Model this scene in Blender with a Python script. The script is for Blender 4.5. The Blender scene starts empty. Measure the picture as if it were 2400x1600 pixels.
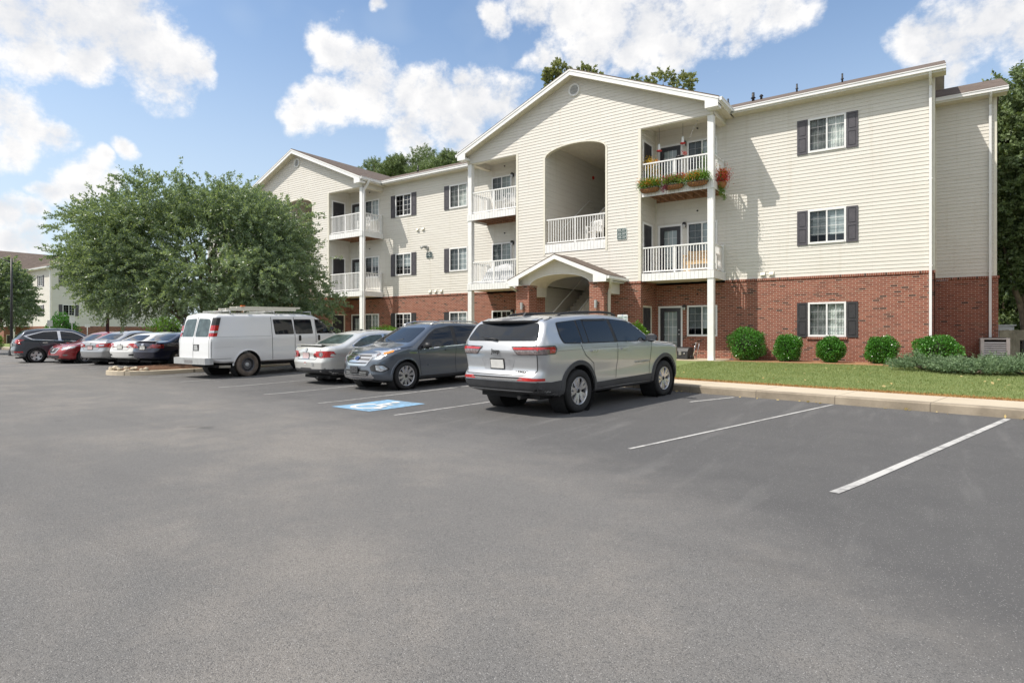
import bpy, bmesh, math, random
import numpy as np
from mathutils import Vector, Matrix
from mathutils.bvhtree import BVHTree
R = math.radians
random.seed(7); rng = np.random.default_rng(11)
sc = bpy.context.scene
COL = sc.collection

# ------------------------------------------------------------------ helpers
class MB:
    """collects faces with a material slot each; build() links them as ONE mesh object"""
    def __init__(s): s.v = []; s.f = []; s.m = []; s.s = []
    def face(s, pts, m=0, sm=False):
        b = len(s.v); s.v += [tuple(p) for p in pts]; s.f.append(tuple(range(b, b + len(pts)))); s.m.append(m); s.s.append(sm)
    def box(s, x0, x1, y0, y1, z0, z1, m=0, M=None):
        if x0 > x1: x0, x1 = x1, x0
        if y0 > y1: y0, y1 = y1, y0
        if z0 > z1: z0, z1 = z1, z0
        p = [(x0,y0,z0),(x1,y0,z0),(x1,y1,z0),(x0,y1,z0),(x0,y0,z1),(x1,y0,z1),(x1,y1,z1),(x0,y1,z1)]
        if M is not None: p = [tuple(M @ Vector(q)) for q in p]
        b = len(s.v); s.v += p
        for q in ((0,3,2,1),(4,5,6,7),(0,1,5,4),(1,2,6,5),(2,3,7,6),(3,0,4,7)):
            s.f.append(tuple(b + i for i in q)); s.m.append(m); s.s.append(False)
    def beam(s, a, c, w, h, m=0, up=(0,0,1)):
        """square bar from a to c, w wide (sideways) and h high"""
        a = Vector(a); c = Vector(c); d = (c - a); L = d.length; d.normalize(); u = Vector(up)
        sd = d.cross(u)
        if sd.length < 1e-4: sd = d.cross(Vector((1,0,0)))
        sd.normalize(); u = sd.cross(d)
        M = Matrix((( d.x, sd.x, u.x, a.x),(d.y, sd.y, u.y, a.y),(d.z, sd.z, u.z, a.z),(0,0,0,1)))
        s.box(0, L, -w/2, w/2, -h/2, h/2, m, M)
    def slab(s, poly, ext, m=0):
        """polygon of 3-D points pushed along vector ext: closed solid"""
        n = len(poly); e = Vector(ext); b = len(s.v)
        s.v += [tuple(p) for p in poly] + [tuple(Vector(p) + e) for p in poly]
        s.f.append(tuple(b + i for i in range(n))[::-1]); s.f.append(tuple(b + n + i for i in range(n)))
        s.m += [m, m]; s.s += [False, False]
        for i in range(n):
            j = (i + 1) % n; s.f.append((b+i, b+j, b+n+j, b+n+i)); s.m.append(m); s.s.append(False)
    def tube(s, path, r, n=8, m=0, caps=True):
        path = [Vector(p) for p in path]; rr = r if isinstance(r, (list, tuple)) else [r]*len(path); rings = []
        pu = None
        for i, p in enumerate(path):
            d = (path[min(i+1, len(path)-1)] - path[max(i-1, 0)]).normalized()
            if pu is None:
                u = d.cross(Vector((0,0,1)))
                if u.length < .05: u = d.cross(Vector((1,0,0)))
            else: u = pu - d*pu.dot(d)
            u.normalize(); pu = u; w = d.cross(u)
            b = len(s.v); rings.append(b)
            for k in range(n):
                a = 2*math.pi*k/n; s.v.append(tuple(p + (u*math.cos(a) + w*math.sin(a))*rr[i]))
        for a, b in zip(rings, rings[1:]):
            for k in range(n):
                j = (k+1) % n; s.f.append((a+k, a+j, b+j, b+k)); s.m.append(m); s.s.append(True)
        if caps:
            s.f.append(tuple(rings[0]+k for k in range(n))[::-1]); s.f.append(tuple(rings[-1]+k for k in range(n)))
            s.m += [m, m]; s.s += [False, False]
    def lathe(s, prof, n=24, m=0, M=None, sm=True, mats=None):
        """profile of (radius, height) round local Z"""
        b = len(s.v)
        for r, z in prof:
            for k in range(n):
                a = 2*math.pi*k/n; p = Vector((r*math.cos(a), r*math.sin(a), z))
                s.v.append(tuple(M @ p) if M is not None else tuple(p))
        for i in range(len(prof)-1):
            for k in range(n):
                j = (k+1) % n
                s.f.append((b+i*n+k, b+i*n+j, b+(i+1)*n+j, b+(i+1)*n+k)); s.m.append(mats[i] if mats else m); s.s.append(sm)
    def build(s, name, mats, parent=None):
        me = bpy.data.meshes.new(name)
        me.from_pydata(s.v, [], s.f)
        if not isinstance(mats, (list, tuple)): mats = [mats]
        for k in mats: me.materials.append(k)
        me.polygons.foreach_set('material_index', s.m); me.polygons.foreach_set('use_smooth', s.s)
        me.update()
        o = bpy.data.objects.new(name, me); COL.objects.link(o)
        if parent is not None: o.parent = parent
        return o

def build_split(mb, name, mats, parent):
    """one object for every run of touching pieces collected in mb"""
    n = len(mb.f); par = list(range(n))
    def find(i):
        while par[i] != i: par[i] = par[par[i]]; i = par[i]
        return i
    own = {}
    for i, f in enumerate(mb.f):
        for v in f:
            if v in own: par[find(i)] = find(own[v])
            else: own[v] = i
    isl = {}
    for i in range(n): isl.setdefault(find(i), []).append(i)
    keys = list(isl); A = np.array(mb.v); lo = []; hi = []
    for k in keys:
        p = A[[v for i in isl[k] for v in mb.f[i]]]; lo.append(p.min(0)-.02); hi.append(p.max(0)+.02)
    lo = np.array(lo); hi = np.array(hi); g = list(range(len(keys)))
    def fg(i):
        while g[i] != i: g[i] = g[g[i]]; i = g[i]
        return i
    for i in range(len(keys)):
        for j in np.nonzero(((lo[i+1:] <= hi[i]) & (hi[i+1:] >= lo[i])).all(1))[0]: g[fg(i)] = fg(int(j)+i+1)
    groups = {}
    for i, k in enumerate(keys): groups.setdefault(fg(i), []).extend(isl[k])
    out = []
    for fs in groups.values():
        m = MB(); mp = {}
        for i in sorted(fs):
            q = []
            for v in mb.f[i]:
                if v not in mp: mp[v] = len(m.v); m.v.append(mb.v[v])
                q.append(mp[v])
            m.f.append(tuple(q)); m.m.append(mb.m[i]); m.s.append(mb.s[i])
        out.append(m.build(name, mats, parent))
    return out
def tag(o, label, cat, group=None):
    o['label'] = label; o['category'] = cat
    if group: o['group'] = group
    return o
def empty(name, loc=(0,0,0), rz=0, parent=None):
    o = bpy.data.objects.new(name, None); COL.objects.link(o); o.location = loc; o.rotation_euler = (0,0,rz)
    o.empty_display_size = .2
    if parent is not None: o.parent = parent
    return o
def thing(name, label, cat, loc=(0,0,0), rz=0, group=None): return tag(empty(name, loc, rz), label, cat, group)
def kind(o, k): o['kind'] = k; return o

def copy_tree(o, parent=None):
    c = o.copy(); COL.objects.link(c)
    if parent is not None: c.parent = parent
    for ch in [x for x in bpy.data.objects if x.parent == o and x != c]: copy_tree(ch, c)
    return c

def quads_mesh(name, V, mat, parent=None, smooth=False):
    """V: (N,4,3) array -> N loose quads, built fast"""
    n = len(V); me = bpy.data.meshes.new(name)
    me.vertices.add(n*4); me.vertices.foreach_set('co', V.reshape(-1).astype(np.float32))
    me.loops.add(n*4); me.loops.foreach_set('vertex_index', np.arange(n*4, dtype=np.int32))
    me.polygons.add(n); me.polygons.foreach_set('loop_start', np.arange(0, n*4, 4, dtype=np.int32))
    me.update(calc_edges=True); me.materials.append(mat)
    o = bpy.data.objects.new(name, me); COL.objects.link(o)
    if parent is not None: o.parent = parent
    return o

def leaf_quads(P, D, l, w, rg, flat=0.35):
    """leaf-shaped quads at points P growing along D (N,3)"""
    n = len(P)
    D = D/np.maximum(np.linalg.norm(D, axis=1, keepdims=True), 1e-6)
    rv = rg.normal(size=(n,3)); rv[:,2] *= flat
    S = np.cross(D, rv); S /= np.maximum(np.linalg.norm(S, axis=1, keepdims=True), 1e-6)
    L = (l*rg.uniform(.7,1.3,size=(n,1))); W = (w*rg.uniform(.7,1.3,size=(n,1)))
    a = P; b = P + D*L*.45 + S*W*.5; c = P + D*L; d = P + D*L*.45 - S*W*.5
    return np.stack([a,b,c,d], axis=1)

def text_mesh(txt, size, mat, M, name, parent=None, depth=.002, align='CENTER', spacing=1.0, stretch=1.0):
    cu = bpy.data.curves.new(name, 'FONT'); cu.body = txt; cu.size = size; cu.align_x = align; cu.align_y = 'CENTER'
    cu.extrude = depth; cu.resolution_u = 3; cu.space_character = spacing
    t = bpy.data.objects.new(name, cu); COL.objects.link(t)
    dg = bpy.context.evaluated_depsgraph_get(); dg.update()
    me = bpy.data.meshes.new_from_object(t.evaluated_get(dg)); bpy.data.objects.remove(t)
    me.transform(M @ Matrix.Diagonal((stretch,1,1,1))); me.materials.clear(); me.materials.append(mat)
    o = bpy.data.objects.new(name, me); COL.objects.link(o)
    if parent is not None: o.parent = parent
    return o

# ------------------------------------------------------------------ materials
def lin(r, g, b):
    f = lambda c: (c/255)/12.92 if c/255 <= .04045 else ((c/255+.055)/1.055)**2.4
    return (f(r), f(g), f(b), 1)
class NT:
    def __init__(s, mat):
        s.nt = mat.node_tree; s.N = s.nt.nodes; s.L = s.nt.links
    def new(s, t, **kw):
        n = s.N.new(t)
        for k, v in kw.items():
            if k == 'ins':
                for a, b in v.items():
                    if hasattr(b, 'is_output') : s.L.new(b, n.inputs[a])
                    else: n.inputs[a].default_value = b
            else: setattr(n, k, v)
        return n
    def math(s, op, a, b=0.0, c=None, clamp=False):
        n = s.N.new('ShaderNodeMath'); n.operation = op; n.use_clamp = clamp
        for i, v in enumerate((a, b, c)):
            if v is None: continue
            if hasattr(v, 'is_output'): s.L.new(v, n.inputs[i])
            else: n.inputs[i].default_value = v
        return n.outputs[0]
    def ramp(s, fac, stops, interp='LINEAR'):
        n = s.N.new('ShaderNodeValToRGB'); cr = n.color_ramp; cr.interpolation = interp
        while len(cr.elements) < len(stops): cr.elements.new(.5)
        for e, (p, c) in zip(cr.elements, stops):
            e.position = p; e.color = c if len(c) == 4 else (*c, 1)
        s.L.new(fac, n.inputs[0]); return n.outputs[0]
    def mix(s, fac, a, b, mode='MIX'):
        n = s.N.new('ShaderNodeMix'); n.data_type = 'RGBA'; n.blend_type = mode
        for i, v in ((0, fac), (6, a), (7, b)):
            if hasattr(v, 'is_output'): s.L.new(v, n.inputs[i])
            else: n.inputs[i].default_value = v
        return n.outputs[2]
    def noise(s, vec, scale, detail=3, rough=.55, dim='3D'):
        n = s.N.new('ShaderNodeTexNoise'); n.noise_dimensions = dim
        n.inputs['Scale'].default_value = scale; n.inputs['Detail'].default_value = detail; n.inputs['Roughness'].default_value = rough
        if vec is not None: s.L.new(vec, n.inputs['Vector'])
        return n.outputs['Fac']
def newmat(name):
    m = bpy.data.materials.new(name); m.use_nodes = True; m.node_tree.nodes.clear(); t = NT(m)
    out = t.new('ShaderNodeOutputMaterial'); b = t.new('ShaderNodeBsdfPrincipled'); t.L.new(b.outputs[0], out.inputs[0])
    return m, t, b, out
def simple(name, col, rough=.5, metal=0, spec=.5, coat=0, var=.12, vscale=6, bump=0, bscale=60):
    """plain painted/plastic/metal surface with a little uneven tone"""
    m, t, b, out = newmat(name); tc = t.new('ShaderNodeTexCoord'); v = tc.outputs['Object']
    if var:
        n = t.noise(v, vscale, 4); k = t.ramp(n, [(.3, tuple(c*(1-var) for c in col[:3])+(1,)), (.7, tuple(min(1, c*(1+var)) for c in col[:3])+(1,))])
        t.L.new(k, b.inputs['Base Color'])
        t.L.new(t.math('MULTIPLY_ADD', n, .16, max(.02, rough-.08)), b.inputs['Roughness'])
    else:
        b.inputs['Base Color'].default_value = (*col[:3], 1); b.inputs['Roughness'].default_value = rough
    b.inputs['Metallic'].default_value = metal; b.inputs['Specular IOR Level'].default_value = spec
    b.inputs['Coat Weight'].default_value = coat; b.inputs['Coat Roughness'].default_value = .03
    if bump:
        bn = t.new('ShaderNodeBump', ins={'Strength': bump, 'Distance': .01, 'Height': t.noise(v, bscale, 3)}); t.L.new(bn.outputs[0], b.inputs['Normal'])
    return m
def carpaint(name, col, metal=.5, rough=.38, dirt=.12):
    m, t, b, out = newmat(name); tc = t.new('ShaderNodeTexCoord'); v = tc.outputs['Object']
    fl = t.noise(v, 900, 1); big = t.noise(v, 2.2, 4)
    c = t.mix(t.math('MULTIPLY', fl, .25), (*col, 1), tuple(min(1, x*1.5+.02) for x in col)+(1,))
    sx = t.new('ShaderNodeSeparateXYZ', ins={0: v})
    low = t.math('MULTIPLY', t.math('SUBTRACT', .75, sx.outputs[2], clamp=True), big)
    c = t.mix(t.math('MULTIPLY', low, dirt*4, clamp=True), c, (.16,.13,.10,1))
    t.L.new(c, b.inputs['Base Color'])
    b.inputs['Metallic'].default_value = metal
    t.L.new(t.math('MULTIPLY_ADD', big, .12, rough-.06), b.inputs['Roughness'])
    b.inputs['Coat Weight'].default_value = 1; b.inputs['Coat Roughness'].default_value = .04
    return m
def leafmat(name, c1, c2, rough=.42, trans=.25, spec=.45, nscale=.9):
    m, t, b, out = newmat(name); g = t.new('ShaderNodeNewGeometry'); tc = t.new('ShaderNodeTexCoord')
    n = t.noise(tc.outputs['Object'], nscale, 3)
    f = t.math('ADD', t.math('MULTIPLY', g.outputs['Random Per Island'], .65), t.math('MULTIPLY', t.math('SUBTRACT', n, .3), .8), clamp=True)
    c = t.mix(f, (*c1,1), (*c2,1))
    t.L.new(c, b.inputs['Base Color']); b.inputs['Roughness'].default_value = rough; b.inputs['Specular IOR Level'].default_value = spec
    tr = t.new('ShaderNodeBsdfTranslucent'); t.L.new(t.mix(1, c, (1.3,1.25,.5,1), 'MULTIPLY'), tr.inputs[0])
    mx = t.new('ShaderNodeMixShader', ins={0: trans}); t.L.new(b.outputs[0], mx.inputs[1]); t.L.new(tr.outputs[0], mx.inputs[2]); t.L.new(mx.outputs[0], out.inputs[0])
    return m
def glassmat(name, tint=(.75,.8,.8), refl=.08, rough=.0):
    """window glass: see-through with a fresnel sheen"""
    m = bpy.data.materials.new(name); m.use_nodes = True; m.node_tree.nodes.clear(); t = NT(m)
    out = t.new('ShaderNodeOutputMaterial'); tr = t.new('ShaderNodeBsdfTransparent', ins={0: (*tint,1)}); gl = t.new('ShaderNodeBsdfGlossy', ins={'Roughness': rough})
    fr = t.new('ShaderNodeLayerWeight', ins={'Blend': .5}); fac = t.math('ADD', t.math('MULTIPLY', t.math('POWER', fr.outputs['Facing'], 5.0), .9), refl, clamp=True)
    mx = t.new('ShaderNodeMixShader', ins={0: fac}); t.L.new(tr.outputs[0], mx.inputs[1]); t.L.new(gl.outputs[0], mx.inputs[2]); t.L.new(mx.outputs[0], out.inputs[0])
    return m

MT = {}
MT['white'] = simple('white_paint', (.80,.80,.79), .4, var=.05)
MT['white_trim'] = simple('white_vinyl', (.78,.78,.78), .35, var=.05, vscale=2)
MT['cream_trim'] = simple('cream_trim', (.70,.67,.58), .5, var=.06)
MT['soffit'] = simple('soffit', (.66,.61,.50), .6, var=.08)
MT['black_door'] = simple('door_paint', (.035,.033,.038), .4, var=.15)
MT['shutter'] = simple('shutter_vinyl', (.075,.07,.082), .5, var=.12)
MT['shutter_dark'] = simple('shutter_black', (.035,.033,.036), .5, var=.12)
MT['ac_case'] = simple('ac_case', (.58,.58,.57), .45, var=.1)
MT['dark'] = simple('dark_rubber', (.012,.012,.013), .75, var=.2)
MT['blackplast'] = simple('black_plastic', (.022,.022,.024), .5, var=.2)
MT['cladding'] = simple('grey_cladding', (.055,.056,.06), .55, var=.15, bump=.05, bscale=300)
MT['chrome'] = simple('chrome', (.75,.75,.76), .12, metal=1, var=.03)
MT['alloy'] = simple('alloy', (.58,.58,.60), .28, metal=.9, var=.06)
MT['tyre'] = simple('tyre_rubber', (.018,.018,.019), .8, var=.25, bump=.2, bscale=120)
MT['tyre_dusty'] = simple('dusty_tyre', (.13,.105,.085), .9, var=.5, vscale=5, bump=.2, bscale=120)
MT['steelrim'] = simple('steel_rim', (.11,.11,.12), .45, metal=.3)
MT['redlens'] = simple('red_lens', (.42,.012,.012), .12, coat=1, var=.25, vscale=18)
MT['amber'] = simple('amber_lens', (.8,.25,.02), .15, coat=1, var=.1)
MT['clearlens'] = simple('clear_lens', (.55,.57,.6), .12, metal=.5, coat=1, var=.4, vscale=25)
MT['smokelens'] = simple('smoked_lens', (.20,.16,.16), .12, metal=.3, coat=1, var=.5, vscale=30)
MT['carglass'] = simple('car_glass', (.008,.011,.016), .02, spec=.55, coat=0, var=0)
MT['carglass_light'] = simple('car_glass_light', (.06,.085,.085), .02, spec=.6, coat=0, var=.5, vscale=5)
MT['plate'] = simple('plate', (.62,.62,.60), .4)
MT['plate_pink'] = simple('plate_worn', (.55,.42,.42), .4, var=.2, vscale=20)
MT['seam'] = simple('seam', (.01,.01,.011), .8, var=0)
MT['concrete'] = simple('concrete_box', (.45,.42,.36), .85, var=.15, bump=.2, bscale=90)
MT['metal_grey'] = simple('grey_metal', (.42,.43,.43), .45, metal=.2)
MT['wood_light'] = simple('bench_wood', (.55,.38,.20), .55, var=.25, vscale=12)
MT['wood_deck'] = simple('deck_wood', (.28,.15,.09), .7, var=.3, vscale=8)
MT['bark'] = simple('bark', (.13,.10,.075), .9, var=.35, vscale=9, bump=.8, bscale=25)
MT['bark_light'] = simple('bark_light', (.26,.20,.15), .9, var=.3, vscale=5, bump=.6, bscale=18)
MT['basket'] = simple('coir_basket', (.33,.15,.06), .9, var=.4, vscale=35, bump=.6, bscale=80)
MT['pole_black'] = simple('pole_black', (.025,.025,.027), .45)
MT['signgreen'] = simple('sign_green', (.03,.065,.06), .4)
MT['signwhite'] = simple('sign_white', (.75,.78,.77), .35)
MT['signblue'] = simple('sign_blue', (.03,.20,.62), .4)
MT['textgreen'] = simple('sign_text_green', (.05,.25,.20), .5)
MT['red'] = simple('red_paint', (.5,.03,.025), .4)
MT['blind'] = None
MT['glass'] = glassmat('window_glass', (.78,.82,.83), .07)
MT['screen'] = glassmat('insect_screen', (.60,.60,.61), .0, .6)

def blindmat():
    m, t, b, out = newmat('blind_slats'); tc = t.new('ShaderNodeTexCoord'); sx = t.new('ShaderNodeSeparateXYZ', ins={0: tc.outputs['Object']})
    w = t.math('FRACT', t.math('MULTIPLY', sx.outputs[2], 20)); n = t.noise(tc.outputs['Object'], 1.6, 2)
    c = t.ramp(w, [(0,(.34,.37,.36)),(.12,(.58,.61,.60)),(.9,(.74,.77,.75)),(1,(.4,.42,.41))])
    c = t.mix(t.math('MULTIPLY', n, .7), c, (.25,.30,.32,1)); t.L.new(c, b.inputs['Base Color']); b.inputs['Roughness'].default_value = .6
    return m
MT['blind'] = blindmat()
MT['curtain'] = simple('curtain_cloth', (.66,.68,.62), .8, var=.5, vscale=4)
MT['room'] = simple('room_shade', (.02,.022,.025), .9, var=.4, vscale=1.5)  # near-black sheet behind the glass, paints the gloom of an unlit room

def sidingmat():
    m, t, b, out = newmat('vinyl_siding'); g = t.new('ShaderNodeNewGeometry'); p = g.outputs['Position']
    mp = t.new('ShaderNodeMapping', ins={'Vector': p, 'Scale': (.5,.5,3)}); n = t.noise(mp.outputs[0], 1.6, 5)
    mp2 = t.new('ShaderNodeMapping', ins={'Vector': p, 'Scale': (2.5,2.5,60)}); n2 = t.noise(mp2.outputs[0], 2, 3)
    c = t.ramp(n, [(.25,(.655,.630,.578)),(.75,(.712,.693,.648))]); c = t.mix(t.math('MULTIPLY', n2, .22), c, (.57,.53,.46,1))
    # butt joints between board lengths and weather streaks
    sx = t.new('ShaderNodeSeparateXYZ', ins={0: p}); u = t.math('ADD', sx.outputs[0], sx.outputs[1]); cv = t.new('ShaderNodeCombineXYZ'); t.L.new(u, cv.inputs[0]); t.L.new(t.math('SUBTRACT', sx.outputs[2], .041), cv.inputs[1])
    bt = t.new('ShaderNodeTexBrick'); t.L.new(cv.outputs[0], bt.inputs['Vector']); bt.offset = .37; bt.offset_frequency = 3
    for k, v in (('Scale',1),('Mortar Size',.0022),('Brick Width',3.66),('Row Height',.254),('Mortar Smooth',0)): bt.inputs[k].default_value = v
    bt.inputs['Color1'].default_value = (0,0,0,1); bt.inputs['Color2'].default_value = (1,1,1,1)
    c = t.mix(t.math('MULTIPLY', bt.outputs['Color'], .10), c, (.60,.57,.50,1))
    c = t.mix(t.math('MULTIPLY', bt.outputs['Fac'], .45), c, (.32,.29,.24,1))
    mp3 = t.new('ShaderNodeMapping', ins={'Vector': p, 'Scale': (3.5,3.5,.18)}); n3 = t.noise(mp3.outputs[0], 1.4, 4)
    c = t.mix(t.new('ShaderNodeMapRange', ins={0: n3, 1: .56, 2: .74, 3: 0.0, 4: .30}).outputs[0], c, (.52,.48,.40,1))
    t.L.new(c, b.inputs['Base Color']); b.inputs['Roughness'].default_value = .5; b.inputs['Specular IOR Level'].default_value = .35
    return m
MT['siding'] = sidingmat()

def brickmat(name='red_brick', soldier=False):
    m, t, b, out = newmat(name); g = t.new('ShaderNodeNewGeometry'); sx = t.new('ShaderNodeSeparateXYZ', ins={0: g.outputs['Position']})
    u = t.math('ADD', sx.outputs[0], sx.outputs[1])
    cv = t.new('ShaderNodeCombineXYZ')
    if soldier: t.L.new(sx.outputs[2], cv.inputs[1]); t.L.new(u, cv.inputs[0])
    else: t.L.new(u, cv.inputs[0]); t.L.new(sx.outputs[2], cv.inputs[1])
    bt = t.new('ShaderNodeTexBrick'); t.L.new(cv.outputs[0], bt.inputs['Vector'])
    bt.offset = 0 if soldier else .5
    bt.inputs['Scale'].default_value = 1; bt.inputs['Mortar Size'].default_value = .0055; bt.inputs['Mortar Smooth'].default_value = .1; bt.inputs['Bias'].default_value = 0
    bt.inputs['Brick Width'].default_value = .0677 if soldier else .2032; bt.inputs['Row Height'].default_value = .3 if soldier else .0677
    bt.inputs['Color1'].default_value = (0,0,0,1); bt.inputs['Color2'].default_value = (1,1,1,1); bt.inputs['Mortar'].default_value = (.5,.5,.5,1)
    # brick tone per brick from the texture's own random value
    tone = t.ramp(bt.outputs['Color'], [(0,(.07,.040,.034)),(.05,(.13,.058,.044)),(.12,(.235,.082,.056)),(.55,(.280,.098,.066)),(.9,(.325,.125,.084)),(1,(.24,.115,.08))])
    n = t.noise(g.outputs['Position'], 55, 4); n2 = t.noise(g.outputs['Position'], .7, 3)
    tone = t.mix(t.math('MULTIPLY', n, .5), tone, t.mix(1, tone, (.55,.5,.48,1), 'MULTIPLY'))
    mort = t.mix(n2, (.44,.33,.265,1), (.52,.41,.335,1))
    c = t.mix(bt.outputs['Fac'], tone, mort)
    t.L.new(c, b.inputs['Base Color']); b.inputs['Roughness'].default_value = .9; b.inputs['Specular IOR Level'].default_value = .2
    h = t.math('SUBTRACT', t.math('MULTIPLY', n, .3), bt.outputs['Fac'])
    bn = t.new('ShaderNodeBump', ins={'Strength': .5, 'Distance': .008, 'Height': h}); t.L.new(bn.outputs[0], b.inputs['Normal'])
    return m
MT['brick'] = brickmat(); MT['soldier'] = brickmat('soldier_brick', True)

def shinglemat():
    m, t, b, out = newmat('roof_shingle'); g = t.new('ShaderNodeNewGeometry'); sx = t.new('ShaderNodeSeparateXYZ', ins={0: g.outputs['Position']})
    u = t.math('ADD', sx.outputs[0], sx.outputs[1]); v = t.math('MULTIPLY', sx.outputs[2], 2.6)
    cv = t.new('ShaderNodeCombineXYZ'); t.L.new(u, cv.inputs[0]); t.L.new(v, cv.inputs[1])
    bt = t.new('ShaderNodeTexBrick'); t.L.new(cv.outputs[0], bt.inputs['Vector'])
    bt.inputs['Scale'].default_value = 1; bt.inputs['Mortar Size'].default_value = .006; bt.inputs['Brick Width'].default_value = .3; bt.inputs['Row Height'].default_value = .14
    bt.inputs['Color1'].default_value = (0,0,0,1); bt.inputs['Color2'].default_value = (1,1,1,1)
    n = t.noise(g.outputs['Position'], 1.2, 5); n2 = t.noise(g.outputs['Position'], 90, 2)
    c = t.ramp(bt.outputs['Color'], [(0,(.10,.075,.06)),(.5,(.145,.11,.09)),(1,(.19,.15,.125))])
    c = t.mix(t.math('MULTIPLY', n, .6), c, (.10,.082,.074,1)); c = t.mix(t.math('MULTIPLY', bt.outputs['Fac'], .6), c, (.05,.04,.035,1)); c = t.mix(t.math('MULTIPLY', n2, .4), c, (.2,.17,.15,1))
    t.L.new(c, b.inputs['Base Color']); b.inputs['Roughness'].default_value = .95; b.inputs['Specular IOR Level'].default_value = .2
    return m
MT['shingle'] = shinglemat()
# ------------------------------------------------------------------ camera
CAMZ = 1.46
cam = bpy.data.cameras.new('camera'); co = bpy.data.objects.new('camera', cam); COL.objects.link(co)
co.location = (0,0,CAMZ); co.rotation_euler = (R(90), 0, R(35.2)); cam.sensor_width = 36; cam.lens = 1418/2400*36
cam.shift_y = -21/2400; cam.clip_end = 3000; cam.clip_start = .05
sc.camera = co
C35, S35 = math.cos(R(35.2)), math.sin(R(35.2))
def cam2w(xc, zc):
    """right / forward metres from the viewpoint -> world x, y"""
    return (C35*xc - S35*zc, S35*xc + C35*zc)
# ------------------------------------------------------------------ sun
SUN = Vector((.79, 1, -1.76)).normalized()
sl = bpy.data.lights.new('sun', 'SUN'); so = bpy.data.objects.new('sun', sl); COL.objects.link(so)
sl.energy = 3.3; sl.angle = R(.53); sl.color = (1, .935, .845)
so.rotation_euler = SUN.to_track_quat('-Z', 'Y').to_euler()
# ------------------------------------------------------------------ sky with cumulus clouds
w = bpy.data.worlds.new('World'); sc.world = w; w.use_nodes = True; w.node_tree.nodes.clear(); t = NT(w)
out = t.new('ShaderNodeOutputWorld'); bg = t.new('ShaderNodeBackground'); t.L.new(bg.outputs[0], out.inputs[0])
sky = t.new('ShaderNodeTexSky'); sky.sky_type = 'NISHITA'; sky.sun_disc = False; sky.sun_elevation = R(54); sky.sun_rotation = R(218)
sky.air_density = 1.0; sky.dust_density = 1.6; sky.ozone_density = 1.0; sky.altitude = 50
tc = t.new('ShaderNodeTexCoord'); D = tc.outputs['Generated']
blobs = []   # cloud puffs as (azimuth right of the lot's depth axis, elevation, angular radius), radians
def puff(px, py, r, k=1.0):
    px /= .98; py /= .98; r /= .98
    xc = (px-1200)/1418; v = -(py-779)/1418
    x, y = cam2w(xc, 1); d = Vector((x, y, v)); L = d.length; d.normalize()
    blobs.append((d, r/1418/L*(1.0/L)**.3, k))
for p in [(40,40,150),(150,30,140),(250,70,130),(330,120,110),(400,150,75),(450,170,42),(200,140,70),(90,120,85),(290,20,90),
          (20,260,95),(85,280,75),(140,300,45),(30,330,70),
          (195,385,42),(180,425,55),(130,440,40),(225,365,25),(230,430,40),(290,352,34),(30,485,60),(95,490,36),(80,540,45),(40,550,40),(880,20,26),
          (790,120,60),(850,150,66),(700,245,56),(755,235,66),(850,215,70),(930,240,76),(1010,245,84),(1095,225,88),(1160,220,56),(1060,175,36),(940,300,64),(1050,290,80),(1160,270,66),(690,265,36),(960,350,50),(1080,340,60),
          (1150,40,36),(1225,20,60),(1300,50,80),(1400,70,96),(1500,75,96),(1600,50,100),(1700,30,100),(1800,15,66),(1350,115,76),(1450,130,66),(1235,150,44),(1560,130,50),(1310,150,50),(1680,90,50),
          (2110,110,64),(2190,80,90),(2280,50,90),(2370,70,90),(2180,145,44),(2130,60,46),(2420,100,90),
          (-200,200,200),(-400,350,220),(2700,300,200),(3000,100,250)]:
    puff(*p)
for az, el, r in ((120,35,.42),(155,30,.5),(190,38,.5),(225,28,.45),(255,40,.42),(100,60,.40),(200,68,.45),(60,30,.30),(85,22,.35),(245,66,.40)):   # unseen clouds added to brighten the fill light, degrees right of the lot's depth axis
    blobs.append((Vector((math.sin(R(az))*math.cos(R(el)), math.cos(R(az))*math.cos(R(el)), math.sin(R(el)))), r, 1))
mp = t.new('ShaderNodeMapping', ins={'Vector': D, 'Scale': (1,1,1.2)})
wn = t.new('ShaderNodeTexNoise'); wn.inputs['Scale'].default_value = 9; wn.inputs['Detail'].default_value = 2; t.L.new(mp.outputs[0], wn.inputs['Vector'])
wv = t.new('ShaderNodeVectorMath', operation='MULTIPLY_ADD'); t.L.new(wn.outputs['Color'], wv.inputs[0]); wv.inputs[1].default_value = (.10,.10,.10); wv.inputs[2].default_value = (-.05,-.05,-.05)
wd = t.new('ShaderNodeVectorMath', operation='ADD'); t.L.new(D, wd.inputs[0]); t.L.new(wv.outputs[0], wd.inputs[1])
wu = t.new('ShaderNodeVectorMath', operation='NORMALIZE'); t.L.new(wd.outputs[0], wu.inputs[0])
sp = t.new('ShaderNodeSeparateXYZ', ins={0: wu.outputs[0]}); B3 = []
for i in range(3):
    c3 = t.new('ShaderNodeCombineXYZ')
    for k in range(3): t.L.new(sp.outputs[i], c3.inputs[k])
    B3.append(c3.outputs[0])
fld = None
while len(blobs) % 3: blobs.append(blobs[-1])
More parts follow.
